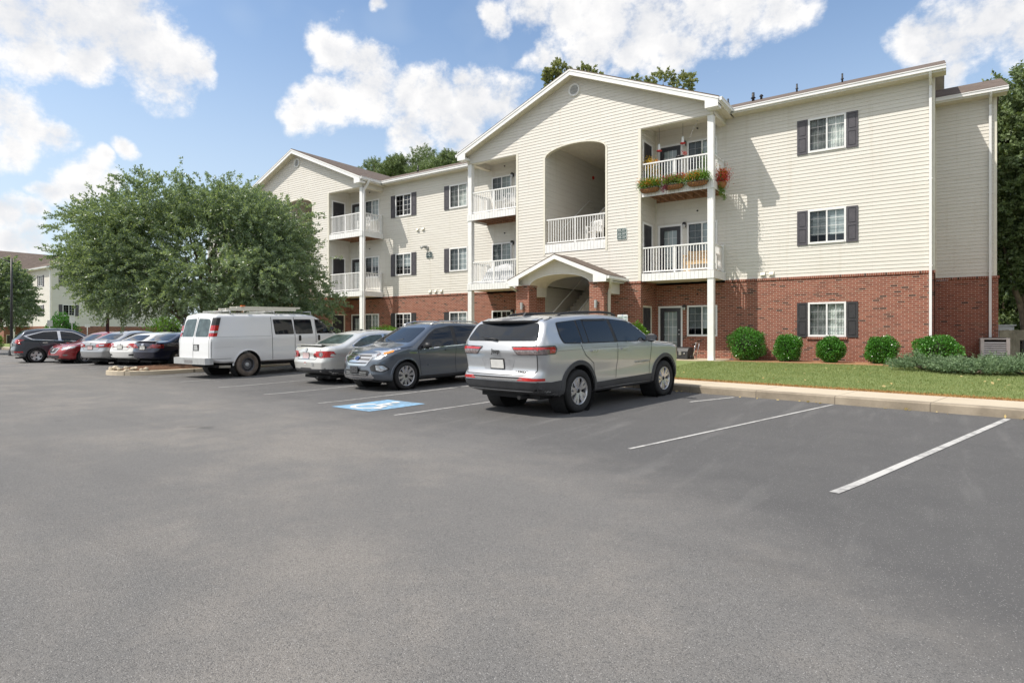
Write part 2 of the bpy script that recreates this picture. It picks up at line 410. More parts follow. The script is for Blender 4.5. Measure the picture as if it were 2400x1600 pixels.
for i in range(0, len(blobs), 3):      # three puffs at a time: 1 - (angle / radius)^2
    tri = blobs[i:i+3]; v = None
    cs = [tuple(2/(r*r)*d[k] for d, r, q in tri) for k in range(3)]; off = tuple(1-2/(r*r) for d, r, q in tri)
    for k in range(3):
        n = t.new('ShaderNodeVectorMath', operation='MULTIPLY_ADD'); t.L.new(B3[k], n.inputs[0]); n.inputs[1].default_value = cs[k]
        if v is None: n.inputs[2].default_value = off
        else: t.L.new(v, n.inputs[2])
        v = n.outputs[0]
    if fld is None: fld = v
    else:
        n = t.new('ShaderNodeVectorMath', operation='MAXIMUM'); t.L.new(fld, n.inputs[0]); t.L.new(v, n.inputs[1]); fld = n.outputs[0]
sp = t.new('ShaderNodeSeparateXYZ', ins={0: fld}); fld = t.math('MAXIMUM', t.math('MAXIMUM', sp.outputs[0], sp.outputs[1]), t.math('MAXIMUM', sp.outputs[2], -3.0))
n1 = t.noise(mp.outputs[0], 17, 6, .66); n3 = t.noise(mp.outputs[0], 4.5, 3)
den = t.math('ADD', fld, t.math('MULTIPLY', t.math('SUBTRACT', n1, .54), 3.6))
alpha = t.new('ShaderNodeMapRange', interpolation_type='SMOOTHSTEP', ins={0: den, 1: -.40, 2: .85, 3: 0.0, 4: 1.0}).outputs[0]
# thick parts of a cloud carry grey billows, thin rims stay white
sh = t.new('ShaderNodeMapRange', interpolation_type='SMOOTHSTEP', ins={0: t.math('ADD', t.math('MULTIPLY', fld, .40), t.math('ADD', t.math('MULTIPLY', t.math('SUBTRACT', .55, n1), 1.1), t.math('MULTIPLY', n3, .75))), 1: .38, 2: 1.05, 3: 0.0, 4: 1.0}).outputs[0]
sxz = t.new('ShaderNodeSeparateXYZ', ins={0: D})
SKYS = .14
cc = t.mix(sh, (1.0,.985,.97,1), (.74,.755,.79,1))
cs = t.new('ShaderNodeVectorMath', operation='SCALE'); t.L.new(cc, cs.inputs[0]); cs.inputs['Scale'].default_value = .70/SKYS
# pale haze towards the horizon and a soft veil of thin cloud
veil = t.new('ShaderNodeMapRange', interpolation_type='SMOOTHSTEP', ins={0: n3, 1: .42, 2: .75, 3: 0.0, 4: .22}).outputs[0]
hz = t.new('ShaderNodeMapRange', interpolation_type='SMOOTHSTEP', ins={0: sxz.outputs[2], 1: .0, 2: .50, 3: .78, 4: .04}).outputs[0]
skc = t.mix(t.math('MAXIMUM', veil, hz), t.mix(1, sky.outputs[0], (.79,.87,.91,1), 'MULTIPLY'), (.50/SKYS,.565/SKYS,.62/SKYS,1))
fin = t.mix(alpha, skc, cs.outputs[0])
t.L.new(fin, bg.inputs[0]); bg.inputs[1].default_value = SKYS
sc.view_settings.view_transform = 'Standard'; sc.view_settings.look = 'None'; sc.view_settings.gamma = 1; sc.view_settings.exposure = .62
sc.view_settings.use_curve_mapping = False
sc.cycles.max_bounces = 8; sc.cycles.transparent_max_bounces = 12; sc.cycles.diffuse_bounces = 7; sc.cycles.glossy_bounces = 3; sc.cycles.transmission_bounces = 4
# ------------------------------------------------------------------ ground
def zl(x, y):
    """height of the car park surface: level aisle, stalls rise gently to the kerb"""
    d = y + .17*(x+8) - 8.0
    return .018*max(0.0, d)
def atY(px, py, Y):
    """a point seen in the photograph, on the real wall plane y = Y (survey helper)"""
    xc = (px-1200)/1418; x, y = cam2w(xc, 1); k = Y/y
    return Vector((x*k, Y, CAMZ + (779-py)/1418*k))
def kerbY(x):
    return 12.41 + (.66-x)*.202 if x > -22 else 16.99 + (-22-x)*.002
def lawnz(x, y):
    e = y - kerbY(x) - 1.28
    k = min(1, max(0, e/7.0)); k = k*k*(3-2*k)
    z0 = zl(x, kerbY(x)) + .155
    return z0 + (.42-z0)*k*(1 if x > -45 else .2)

def asphaltmat():
    m, t, b, out = newmat('asphalt'); g = t.new('ShaderNodeNewGeometry'); p = g.outputs['Position']; sx = t.new('ShaderNodeSeparateXYZ', ins={0: p})
    d = t.math('ADD', sx.outputs[1], t.math('MULTIPLY', t.math('ADD', sx.outputs[0], 8.0), .17))
    n1 = t.noise(p, .35, 5, .6); n2 = t.noise(p, 1.3, 5, .65); n3 = t.noise(p, 5.5, 4, .6)
    # sealed stalls versus the older, aggregate-showing aisle
    edge = t.math('ADD', d, t.math('MULTIPLY', t.math('SUBTRACT', n1, .5), 5.0))
    edge = t.math('ADD', edge, t.math('MULTIPLY', t.math('MAXIMUM', t.math('ADD', sx.outputs[0], 3.5), 0), .55))
    edge = t.math('ADD', edge, t.math('MULTIPLY', t.math('SUBTRACT', n3, .5), 1.2))
    seal = t.new('ShaderNodeMapRange', interpolation_type='SMOOTHSTEP', ins={0: edge, 1: 5.6, 2: 8.3, 3: 0.0, 4: 1.0}).outputs[0]
    tan = t.new('ShaderNodeMapRange', interpolation_type='SMOOTHSTEP', ins={0: t.math('ADD', t.math('MULTIPLY', n2, .5), t.math('MULTIPLY', n1, .7)), 1: .52, 2: .75, 3: 0.0, 4: 1.0}).outputs[0]
    fard = t.new('ShaderNodeMapRange', interpolation_type='SMOOTHSTEP', ins={0: edge, 1: .8, 2: 5.0, 3: 0.12, 4: .9}).outputs[0]
    old = t.mix(t.math('MULTIPLY', tan, fard), (.148,.146,.144,1), (.245,.226,.205,1))
    old = t.mix(t.math('MULTIPLY', fard, .4), old, (.200,.194,.188,1))
    new = t.mix(n2, (.086,.086,.088,1), (.124,.122,.121,1))
    # scuffs running along the stalls
    mps = t.new('ShaderNodeMapping', ins={'Vector': p, 'Rotation': (0,0,R(-10)), 'Scale': (1.6,.22,1)}); ns = t.noise(mps.outputs[0], 2.2, 4)
    new = t.mix(t.new('ShaderNodeMapRange', ins={0: ns, 1: .55, 2: .75, 3: 0.0, 4: .55}).outputs[0], new, (.17,.168,.165,1))
    c = t.mix(seal, old, new)
    # stone chips
    vo = t.new('ShaderNodeTexVoronoi', feature='F1'); vo.inputs['Scale'].default_value = 165; t.L.new(p, vo.inputs['Vector'])
    sep = t.new('ShaderNodeSeparateColor', ins={0: vo.outputs['Color']}); nf = t.noise(p, 190, 2, .6)
    unsealed = t.math('SUBTRACT', 1.0, t.math('MULTIPLY', seal, .65))
    chip = t.math('MULTIPLY', t.math('GREATER_THAN', sep.outputs[0], .84), t.math('LESS_THAN', vo.outputs['Distance'], .42))
    chip2 = t.math('MULTIPLY', t.math('GREATER_THAN', sep.outputs[1], .965), t.math('LESS_THAN', vo.outputs['Distance'], .5))
    c = t.mix(t.math('MULTIPLY', unsealed, .8), c, t.mix(nf, t.mix(1, c, (.50,.50,.50,1), 'MULTIPLY'), t.mix(1, c, (1.52,1.51,1.49,1), 'MULTIPLY')))
    c = t.mix(t.math('MULTIPLY', t.math('MULTIPLY', chip, unsealed), .45), c, (.40,.39,.38,1))
    pit = t.math('MULTIPLY', t.math('GREATER_THAN', sep.outputs[2], .80), unsealed); c = t.mix(t.math('MULTIPLY', pit, .5), c, (.055,.055,.057,1))
    c = t.mix(t.math('MULTIPLY', chip2, .5), c, (.50,.49,.48,1))
    # faint tyre tracks sweeping along the aisle
    mpt = t.new('ShaderNodeMapping', ins={'Vector': p, 'Rotation': (0,0,R(12)), 'Scale': (.05,.9,1)}); nt_ = t.noise(mpt.outputs[0], 1.6, 3)
    c = t.mix(t.math('MULTIPLY', t.new('ShaderNodeMapRange', ins={0: nt_, 1: .52, 2: .66, 3: 0.0, 4: .35}).outputs[0], unsealed), c, t.mix(1, c, (.80,.80,.81,1), 'MULTIPLY'))
    # oil spots
    no = t.noise(p, .9, 2); oil = t.new('ShaderNodeMapRange', interpolation_type='SMOOTHSTEP', ins={0: no, 1: .70, 2: .78, 3: 0.0, 4: .45}).outputs[0]
    c = t.mix(oil, c, (.05,.05,.05,1))
    t.L.new(c, b.inputs['Base Color']); b.inputs['Roughness'].default_value = .85; b.inputs['Specular IOR Level'].default_value = .3
    h = t.math('ADD', t.math('MULTIPLY', vo.outputs['Distance'], -.6), nf)
    bn = t.new('ShaderNodeBump', ins={'Strength': .8, 'Distance': .006, 'Height': h}); t.L.new(bn.outputs[0], b.inputs['Normal'])
    return m
MT['asphalt'] = asphaltmat()
def paintmat(name, col, wear=.5):
    m, t, b, out = newmat(name); g = t.new('ShaderNodeNewGeometry'); p = g.outputs['Position']
    n = t.noise(p, 9, 6, .7); n2 = t.noise(p, 1.1, 3)
    f = t.new('ShaderNodeMapRange', ins={0: t.math('ADD', t.math('MULTIPLY', n, .7), t.math('MULTIPLY', n2, .5)), 1: wear, 2: wear+.22, 3: 0.0, 4: .8}).outputs[0]
    c = t.mix(f, (*col,1), (.12,.12,.12,1)); t.L.new(c, b.inputs['Base Color']); b.inputs['Roughness'].default_value = .75; return m
MT['linepaint'] = paintmat('line_paint', (.50,.495,.48), .55)
MT['bluepaint'] = paintmat('blue_paint', (.22,.40,.58), .54)
MT['whitemark'] = paintmat('white_mark', (.70,.68,.64), .78)
def concretemat(name, c1, c2, joint=False):
    m, t, b, out = newmat(name); g = t.new('ShaderNodeNewGeometry'); p = g.outputs['Position']; sx = t.new('ShaderNodeSeparateXYZ', ins={0: p})
    n = t.noise(p, 1.4, 6, .65); n2 = t.noise(p, 30, 4)
    c = t.ramp(n, [(.3,c1),(.7,c2)]); c = t.mix(t.math('MULTIPLY', n2, .3), c, tuple(x*.7 for x in c1)+(1,))
    if joint:
        u = t.math('SUBTRACT', t.math('MULTIPLY', sx.outputs[0], .98), t.math('MULTIPLY', sx.outputs[1], .2))
        fr = t.math('FRACT', t.math('DIVIDE', t.math('ADD', u, .35), 1.52)); j = t.math('LESS_THAN', t.math('ABSOLUTE', t.math('SUBTRACT', fr, .5)), .006)
        c = t.mix(t.math('MULTIPLY', j, .7), c, (.12,.10,.08,1))
    t.L.new(c, b.inputs['Base Color']); b.inputs['Roughness'].default_value = .9; b.inputs['Specular IOR Level'].default_value = .25
    bn = t.new('ShaderNodeBump', ins={'Strength': .25, 'Distance': .004, 'Height': n2}); t.L.new(bn.outputs[0], b.inputs['Normal']); return m
MT['sidewalk'] = concretemat('sidewalk_concrete', (.50,.43,.33), (.57,.50,.39), True)
MT['kerb'] = concretemat('kerb_concrete', (.20,.17,.13), (.42,.36,.28), True)
MT['patio'] = concretemat('patio_concrete', (.48,.40,.29), (.56,.48,.36))
def grassmat():
    m, t, b, out = newmat('lawn_turf'); g = t.new('ShaderNodeNewGeometry'); p = g.outputs['Position']; sx = t.new('ShaderNodeSeparateXYZ', ins={0: p})
    mp = t.new('ShaderNodeMapping', ins={'Vector': p, 'Rotation': (0,0,R(11)), 'Scale': (.35,1.2,1)})
    n = t.noise(mp.outputs[0], 1.2, 5, .6); n2 = t.noise(p, 40, 4)
    c = t.ramp(n, [(.3,(.17,.225,.080)),(.55,(.23,.28,.11)),(.78,(.32,.33,.15))])
    c = t.mix(t.math('MULTIPLY', n2, .5), c, (.05,.085,.02,1))
    # straw at the mown edges
    ky = t.math('MULTIPLY_ADD', sx.outputs[0], -.202, 12.41+.66*.202)
    e = t.math('SUBTRACT', sx.outputs[1], ky); e = t.math('ADD', e, t.math('MULTIPLY', t.math('SUBTRACT', n2, .5), .25))
    s = t.new('ShaderNodeMapRange', ins={0: e, 1: 1.55, 2: 1.80, 3: 1.0, 4: 0.0}).outputs[0]
    s2 = t.new('ShaderNodeMapRange', ins={0: t.math('ADD', sx.outputs[1], t.math('MULTIPLY', n, .5)), 1: 22.2, 2: 22.6, 3: 0.0, 4: 1.0}).outputs[0]
    s2 = t.math('MULTIPLY', s2, t.math('MULTIPLY', t.math('GREATER_THAN', sx.outputs[0], -46), t.math('MULTIPLY', t.math('LESS_THAN', sx.outputs[1], 24.5), t.math('LESS_THAN', sx.outputs[0], 2.5))))
    s = t.math('MULTIPLY', s, t.math('GREATER_THAN', sx.outputs[0], -22))
    c = t.mix(t.math('MAXIMUM', s, s2), c, t.mix(n2, (.20,.105,.045,1), (.40,.25,.11,1)))
    t.L.new(c, b.inputs['Base Color']); b.inputs['Roughness'].default_value = .95; b.inputs['Specular IOR Level'].default_value = .15
    bn = t.new('ShaderNodeBump', ins={'Strength': .6, 'Distance': .03, 'Height': n2}); t.L.new(bn.outputs[0], b.inputs['Normal']); return m
MT['turf'] = grassmat()
MT['mulch'] = simple('bark_mulch', (.13,.065,.035), .95, var=.55, vscale=30, bump=1, bscale=45)
MT['straw'] = simple('pine_straw', (.33,.18,.09), .95, var=.4, vscale=25, bump=.8, bscale=40)

g = MB(); g.face([(-900,-900,-.08),(900,-900,-.08),(900,900,-.08),(-900,900,-.08)]); kind(g.build('ground', MT['turf']), 'structure')
def sheet(name, xs, ys, zf, mat, keep=None):
    m = MB(); nx, ny = len(xs), len(ys)
    for y in ys:
        for x in xs: m.v.append((x, y, zf(x, y)))
    for j in range(ny-1):
        for i in range(nx-1):
            m.f.append((j*nx+i, j*nx+i+1, (j+1)*nx+i+1, (j+1)*nx+i)); m.m.append(0); m.s.append(True)
    return m.build(name, mat)
xs = list(np.arange(-140,-50,5)) + list(np.arange(-50,24,.5)) + list(np.arange(24,81,4)); ys = list(np.arange(-80,-8,4)) + list(np.arange(-8,18.6,.5))
kind(sheet('parking_lot', xs, ys, zl, MT['asphalt']), 'structure')
# kerb, sidewalk, lawn run along one gently bent line
kx = list(np.arange(30,-22,-1.0)) + list(np.arange(-22,-121,-3.0))
prof = [(-.012,-.12),(0,.13),(.025,.152),(.17,.155),(.17,-.12)]
def along(name, prof, mat, smooth=False):
    m = MB(); n = len(prof)
    for x in kx:
        y = kerbY(x); z = zl(x, y)
        nx, ny = (.198,.98) if x > -22 else (0,1)
        for e, h in prof: m.v.append((x+nx*e, y+ny*e, z+h))
    for i in range(len(kx)-1):
        for k in range(n-1):
            m.f.append((i*n+k, (i+1)*n+k, (i+1)*n+k+1, i*n+k+1)); m.m.append(0); m.s.append(smooth)
    return kind(m.build(name, mat), 'structure')
along('kerb', prof, MT['kerb']); along('sidewalk', [(.172,-.1),(.172,.152),(1.28,.165),(1.28,-.1)], MT['sidewalk'])
m = MB(); ne = 15
for x in kx:
    for k in range(ne):
        e = 1.285 + (40*(k/(ne-1))**2.2); y = kerbY(x)+e; m.v.append((x + (.198*1.285 if x > -22 else 0), y, lawnz(x, y) - (.0 if e < 12 else .0)))
for i in range(len(kx)-1):
    for k in range(ne-1): m.f.append((i*ne+k,(i+1)*ne+k,(i+1)*ne+k+1,i*ne+k+1)); m.m.append(0); m.s.append(True)
kind(m.build('lawn', MT['turf']), 'structure')
# painted lines
def strip(m, a, c, w, h=.006, n=12):
    a = Vector((*a,0)); c = Vector((*c,0)); d = (c-a).normalized(); s = Vector((-d.y, d.x, 0))*w/2
    for i in range(n):
        p = a.lerp(c, i/n); q = a.lerp(c, (i+1)/n); jw = 1
        m.face([(v.x, v.y, zl(v.x, v.y)+h) for v in (p-s, q-s, q+s, p+s)])
lines = [((-.78,6.19),(.88,12.22),.085),((-3.17,7.04),(-1.62,12.75),.052),((-4.03,11.84),(-3.5,13.0),.07),((-7.85,7.52),(-7.0,13.75),.065),((-10.45,7.89),(-9.75,14.3),.06),
         ((-12.96,8.26),(-12.35,14.8),.06),((-15.61,8.63),(-15.15,15.4),.06),((-18.3,8.95),(-18.1,15.9),.05),((-20.9,9.2),(-20.9,16.4),.05),((1.75,5.6),(3.5,11.6),.12),
         ((-28.3,10.2),(-30.0,14.6),.09),((-31.0,9.6),(-32.9,14.2),.09),((-34.2,9.2),(-36.4,13.8),.09),((-38.6,9.6),(-39,15),.09),((-42,9.4),(-42.5,15),.09)]
for a, c, w_ in lines:
    m = MB(); strip(m, a, c, w_); o = m.build('parking_line', MT['linepaint']); kind(o, 'structure')
# blue accessible-stall mark with its white wheelchair
bc = Vector((-9.12, 8.33)); ba = R(4.5); ux = Vector((math.cos(ba), math.sin(ba)*-1)); uy = Vector((math.sin(ba), math.cos(ba)))
def bp(u, v, h): p = bc + ux*u + uy*v; return (p.x, p.y, zl(p.x, p.y)+h)
m = MB()
for i in range(4):
    for j in range(4):
        a0, a1 = -.59+1.18*i/4, -.59+1.18*(i+1)/4; b0, b1 = -.70+1.40*j/4, -.70+1.40*(j+1)/4
        m.face([bp(a0,b0,.007), bp(a1,b0,.007), bp(a1,b1,.007), bp(a0,b1,.007)])
mark = kind(m.build('accessible_parking_mark', MT['bluepaint']), 'structure')
m = MB()
bz = [.012]
def bar(pts, w_):
    for (u0,v0),(u1,v1) in zip(pts, pts[1:]):
        d = Vector((u1-u0, v1-v0)); d.normalize(); s = Vector((-d.y, d.x))*w_/2; e = d*w_*.25
        bz[0] += .0006; h = bz[0]; m.face([bp(u0-e.x-s.x,v0-e.y-s.y,h), bp(u1+e.x-s.x,v1+e.y-s.y,h), bp(u1+e.x+s.x,v1+e.y+s.y,h), bp(u0-e.x+s.x,v0-e.y+s.y,h)])
for a in range(115,390,11):
    q0, q1 = R(a), R(a+11); m.face([bp(-.05+r_*math.cos(q), -.22+r_*math.sin(q), .011) for r_, q in ((.25,q0),(.35,q0),(.35,q1),(.25,q1))])
bar([(-.06,.33),(-.02,-.02),(.22,-.02),(.34,-.34),(.44,-.30)], .095); bar([(-.04,.17),(.2,.15)], .08)
m.face([bp(-.07+.09*math.cos(R(a)), .48+.09*math.sin(R(a)), .012) for a in range(0,360,30)])
m.build('wheelchair_symbol', MT['whitemark'], mark)
# patios and entry walk
m = MB(); m.box(-9.6,-6.35,22.0,23.78,.30,.445); kind(m.build('patio_slab', MT['patio']), 'structure')
m = MB(); m.box(-18.4,-15.5,22.0,23.78,.30,.445); kind(m.build('patio_slab', MT['patio']), 'structure')
m = MB(); m.box(-28.6,-25.4,22.0,23.78,.30,.445); kind(m.build('patio_slab', MT['patio']), 'structure')
m = MB()
y0 = kerbY(-12.5)+1.3
m.face([(-13.6,y0+.2,lawnz(-13.6,y0)+.02),(-11.4,y0-.2,lawnz(-11.4,y0)+.02),(-11.4,22.3,.45),(-13.6,22.3,.45)]); kind(m.build('entry_walk', MT['sidewalk']), 'structure')
# pine-straw bed under the shrubs
m = MB()
n = 24
pts = [(-6.3,22.3),(-4.5,22.05),(-3,22.2),(-1.6,21.95),(-.4,21.5),(.8,21.1),(2.4,20.6),(4.5,19.9),(7,19.0),(7,24),(2,27.2),(0,27.2),(0,23.76),(-6.3,23.76)]
m.slab([(x,y,.36) for x,y in pts], (0,0,.085)); kind(m.build('mulch_bed', MT['straw']), 'structure')
# ------------------------------------------------------------------ apartment buildings
# local frame: x along the facade (0 = right-hand corner), y = 0 on the wing walls (+y into the building), z = 0 at the car park
YG = -1.53           # front plane of the gabled bays and balconies
ZB = 3.47            # brick top
ZE = 9.85            # eave
PITCH = .411
LAP = .127
def zsteps(z0, z1, extra=()):
    zs = [z0]; k = 0
    while True:
        z = ZB + .0 + LAP*k
        if z > z1: break
        if z > z0 + 1e-6: zs.append(z)
        k += 1
    for e in extra:
        if z0 < e < z1: zs.append(e)
    zs.append(z1); zs = sorted(zs); o = [zs[0]]
    for z in zs[1:]:
        if z - o[-1] > 1e-5: o.append(z)
    return o
def spans(a0, a1, holes, za, zb):
    """intervals of [a0,a1] left free by rectangular holes (h0,h1,z0,z1) in the strip za..zb"""
    iv = [(a0, a1)]
    for h0, h1, z0, z1 in holes:
        if z0 < zb-1e-6 and z1 > za+1e-6:
            nv = []
            for p, q in iv:
                if h1 <= p or h0 >= q: nv.append((p, q)); continue
                if h0 > p: nv.append((p, h0))
                if h1 < q: nv.append((h1, q))
            iv = nv
    return iv
def siding(mb, axis, c, a0, a1, z0, z1, sgn, holes=(), clip=None, arch=None):
    """lapped boards. axis 'Y': wall at y=c running in x; axis 'X': wall at x=c running in y. sgn = outward side. clip(z)->(lo,hi); arch(z)->(lo,hi) opening"""
    ex = [h[2] for h in holes] + [h[3] for h in holes]
    if arch: ex += [arch['z0'], arch['z1']] + list(np.linspace(arch['z0'], arch['z1'], 14))
    def P(a, z, k): 
        off = sgn*(.003 + .0135*k)
        return (a, c+off, z) if axis == 'Y' else (c+off, a, z)
    flip = (axis == 'Y') == (sgn < 0)
    for za, zb in zip(zsteps(z0, z1, ex), zsteps(z0, z1, ex)[1:]):
        base = ZB + LAP*math.floor((za - ZB + 1e-6)/LAP)
        ka = 1 - (za-base)/LAP; kb = 1 - (zb-base)/LAP
        lo0, hi0 = a0, a1; lo1, hi1 = a0, a1
        if clip: lo0, hi0 = clip(za); lo1, hi1 = clip(zb)
        if hi0 <= lo0: continue
        for p, q in spans(lo0, hi0, holes, za, zb):
            p1 = max(p, lo1) if p == lo0 else p; q1 = min(q, hi1) if q == hi0 else q
            parts = [(p, q, p1, q1)]
            if arch and za >= arch['z0']-1e-6 and zb <= arch['z1']+1e-6 and p < arch['c'] < q:
                ha, hb = arch['h'](za), arch['h'](zb)
                parts = [(p, arch['c']-ha, p1, arch['c']-hb), (arch['c']+ha, q, arch['c']+hb, q1)]
            for u0, u1, v0, v1 in parts:
                if v1 < v0: v0 = v1 = (v0+v1)/2
                pts = [P(u0,za,ka), P(u1,za,ka), P(v1,zb,kb), P(v0,zb,kb)]
                mb.face(pts if flip else pts[::-1])
                if abs(za-base) < 1e-5:   # the little shadow lip under each board
                    l = [P(u0,za,0), P(u1,za,0), P(u1,za,1), P(u0,za,1)]
                    mb.face(l if flip else l[::-1])
def wallrect(mb, axis, c, a0, a1, z0, z1, sgn, holes=(), m=0):
    """flat masonry face with holes and .09 m reveals"""
    zs = sorted(set([z0, z1] + [v for h in holes for v in h[2:4] if z0 < v < z1]))
    P = (lambda a, z, o=0: (a, c-sgn*o, z)) if axis == 'Y' else (lambda a, z, o=0: (c-sgn*o, a, z))
    for za, zb in zip(zs, zs[1:]):
        for p, q in spans(a0, a1, holes, za, zb):
            pts = [P(p,za),P(q,za),P(q,zb),P(p,zb)]; mb.face(pts if (axis == 'Y') == (sgn < 0) else pts[::-1], m)
    for h0, h1, y0, y1 in holes:
        for A, B in (((h0,y0),(h0,y1)),((h1,y1),(h1,y0)),((h0,y1),(h1,y1)),((h1,y0),(h0,y0))):
            mb.face([P(*A), P(*B), P(*B,.09), P(*A,.09)], m)

def window(parent, x0, x1, z0, z1, y, shut=True, axis='Y', sgn=-1, grid=(2,4), inside='blind', proud=.045, scr=True, label=None):
    """two-light slider with muntins. y = wall plane"""
    if axis == 'Y': T = lambda a, o, z: (a, y + sgn*o, z)
    else: T = lambda a, o, z: (y + sgn*o, a, z)
    def bx(mb, a0, a1, o0, o1, za, zb, m=0):
        p, q = T(a0,o0,za), T(a1,o1,zb); mb.box(p[0],q[0],p[1],q[1],za,zb,m)
    f = MB(); fw = .062
    bx(f, x0, x0+fw, -.02, proud, z0, z1); bx(f, x1-fw, x1, -.02, proud, z0, z1)
    bx(f, x0+fw, x1-fw, -.02, proud, z1-fw, z1); bx(f, x0+fw, x1-fw, -.02, proud+.012, z0, z0+fw+.01)
    xm = (x0+x1)/2; bx(f, xm-.024, xm+.024, -.02, proud-.008, z0+fw+.01, z1-fw)
    ga, gb = z0+fw+.01, z1-fw
    for s, (p, q) in enumerate(((x0+fw, xm-.024), (xm+.024, x1-fw))):
        for i in range(1, grid[0]): bx(f, p+(q-p)*i/grid[0]-.007, p+(q-p)*i/grid[0]+.007, .004, .014, ga, gb)
        for j in range(1, grid[1]): bx(f, p, q, .0045, .0135, ga+(gb-ga)*j/grid[1]-.007, ga+(gb-ga)*j/grid[1]+.007)
    o = f.build('window', MT['white_trim'], parent)
    g = MB(); g.face([T(x0+fw,.0,ga),T(x1-fw,.0,ga),T(x1-fw,.0,gb),T(x0+fw,.0,gb)]); g.build('pane', MT['glass'], o)
    g = MB()
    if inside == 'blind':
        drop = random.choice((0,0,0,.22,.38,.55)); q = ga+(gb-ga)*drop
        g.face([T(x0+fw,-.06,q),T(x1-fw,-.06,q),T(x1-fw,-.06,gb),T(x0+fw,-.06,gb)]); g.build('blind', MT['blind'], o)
        if drop: g = MB(); g.face([T(x0+fw,-.3,ga),T(x1-fw,-.3,ga),T(x1-fw,-.3,gb),T(x0+fw,-.3,gb)]); g.build('room_shade_backing', MT['room'], o)
    elif inside == 'curtain':
        n = 40
        for i in range(n):
            u0, u1 = x0+fw+(x1-x0-2*fw)*i/n, x0+fw+(x1-x0-2*fw)*(i+1)/n; d0 = -.07-.015*math.sin(i*1.9); d1 = -.07-.015*math.sin((i+1)*1.9)
            g.face([T(u0,d0,ga),T(u1,d1,ga),T(u1,d1,gb),T(u0,d0,gb)])
        g.build('curtain', MT['curtain'], o)
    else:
        g.face([T(x0+fw,-.25,ga),T(x1-fw,-.25,ga),T(x1-fw,-.25,gb),T(x0+fw,-.25,gb)]); g.build('room_shade_backing', MT['room'], o)
    if scr:
        g = MB(); p, q = (x0+fw, xm-.024)
        g.face([T(p,.02,ga),T(q,.02,ga),T(q,.02,gb),T(p,.02,gb)]); g.build('insect_screen', MT['screen'], o)
    if shut:
        sw = .345
        for a0, a1 in ((x0-sw-.012, x0-.012), (x1+.012, x1+.012+sw)):
            s = MB(); za, zb = z0-.02, z1-.005 ; bx(s, a0, a1, .012, .03, za, zb)
            st = .055; zm = (za+zb)/2
            for p, q in ((a0, a0+st), (a1-st, a1)): bx(s, p, q, .03, .045, za, zb)
            for p, q in ((za, za+.075), (zm-.045, zm+.045), (zb-.06, zb)): bx(s, a0+st, a1-st, .03, .0445, p, q)
            for p, q in ((za+.075, zm-.045), (zm+.045, zb-.06)): bx(s, a0+st+.022, a1-st-.022, .03, .043, p+.025, q-.025)
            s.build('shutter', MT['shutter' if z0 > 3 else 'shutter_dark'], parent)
    return o
def door(parent, a0, a1, z0, z1, c, axis, sgn, glass=False, inside='blind', frame='white_trim', knob_hi=True):
    if axis == 'Y': T = lambda a, o: (a, c + sgn*o)
    else: T = lambda a, o: (c + sgn*o, a)
    def bx(mb, p0, p1, o0, o1, za, zb, m=0):
        p, q = T(p0,o0), T(p1,o1); mb.box(p[0],q[0],p[1],q[1],za,zb,m)
    fw = .075; d = MB(); x0, x1, zb = a0+fw, a1-fw, z1-fw; w = x1-x0
    if glass:
        st = .16; bx(d, x0, x0+st, -.03, .012, z0+.02, zb); bx(d, x1-st, x1, -.03, .012, z0+.02, zb)
        bx(d, x0+st, x1-st, -.03, .0118, zb-.16, zb); bx(d, x0+st, x1-st, -.03, .0118, z0+.02, z0+.32)
    else:
        bx(d, x0, x1, -.03, .004, z0+.02, zb); s = .11; xm = (x0+x1)/2
        for p, q in ((x0, x0+s),(xm-s*.45, xm+s*.45),(x1-s, x1)): bx(d, p, q, .004, .014, z0+.02, zb)
        H = zb-z0
        for p, q in ((.02,.2),(.86*.45,.86*.45+.12),(.74*H,.74*H+.12),(H-.1,H)):
            bx(d, x0+s, xm-s*.45, .004, .0136, z0+p, z0+q); bx(d, xm+s*.45, x1-s, .004, .0136, z0+p, z0+q)
    o = d.build('door', MT['black_door'], parent)
    f = MB(); bx(f, a0, x0, -.03, .035, z0, z1); bx(f, x1, a1, -.03, .035, z0, z1); bx(f, x0, x1, -.03, .0348, zb, z1)
    f.build('frame', MT[frame], o)
    if glass:
        st = .16; p, q, za, ze = x0+st, x1-st, z0+.32, zb-.16
        def P(a, of, z): u = T(a, of); return (u[0], u[1], z)
        g = MB(); g.face([P(p,-.004,za),P(q,-.004,za),P(q,-.004,ze),P(p,-.004,ze)]); g.build('glass', MT['glass'], o)
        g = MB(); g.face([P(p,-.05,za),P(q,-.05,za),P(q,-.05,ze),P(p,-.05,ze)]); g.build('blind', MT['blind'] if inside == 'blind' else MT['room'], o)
        g = MB()
        for i in (1,2): bx(g, p+(q-p)*i/3-.008, p+(q-p)*i/3+.008, -.003, .006, za, ze)
        for j in range(1,5): bx(g, p, q, -.003, .0055, za+(ze-za)*j/5-.008, za+(ze-za)*j/5+.008)
        g.build('muntin', MT['white_trim'], o)
    k = MB(); ax = x1-.075
    for z in (z0+.95, z0+1.12):
        u0 = T(ax, .012); u1 = T(ax, .05); k = MB(); k.tube([(u0[0],u0[1],z),(u1[0],u1[1],z)], .028, 10); k.build('handle' if z < z0+1 else 'deadbolt', MT['metal_grey'], o)
    return o
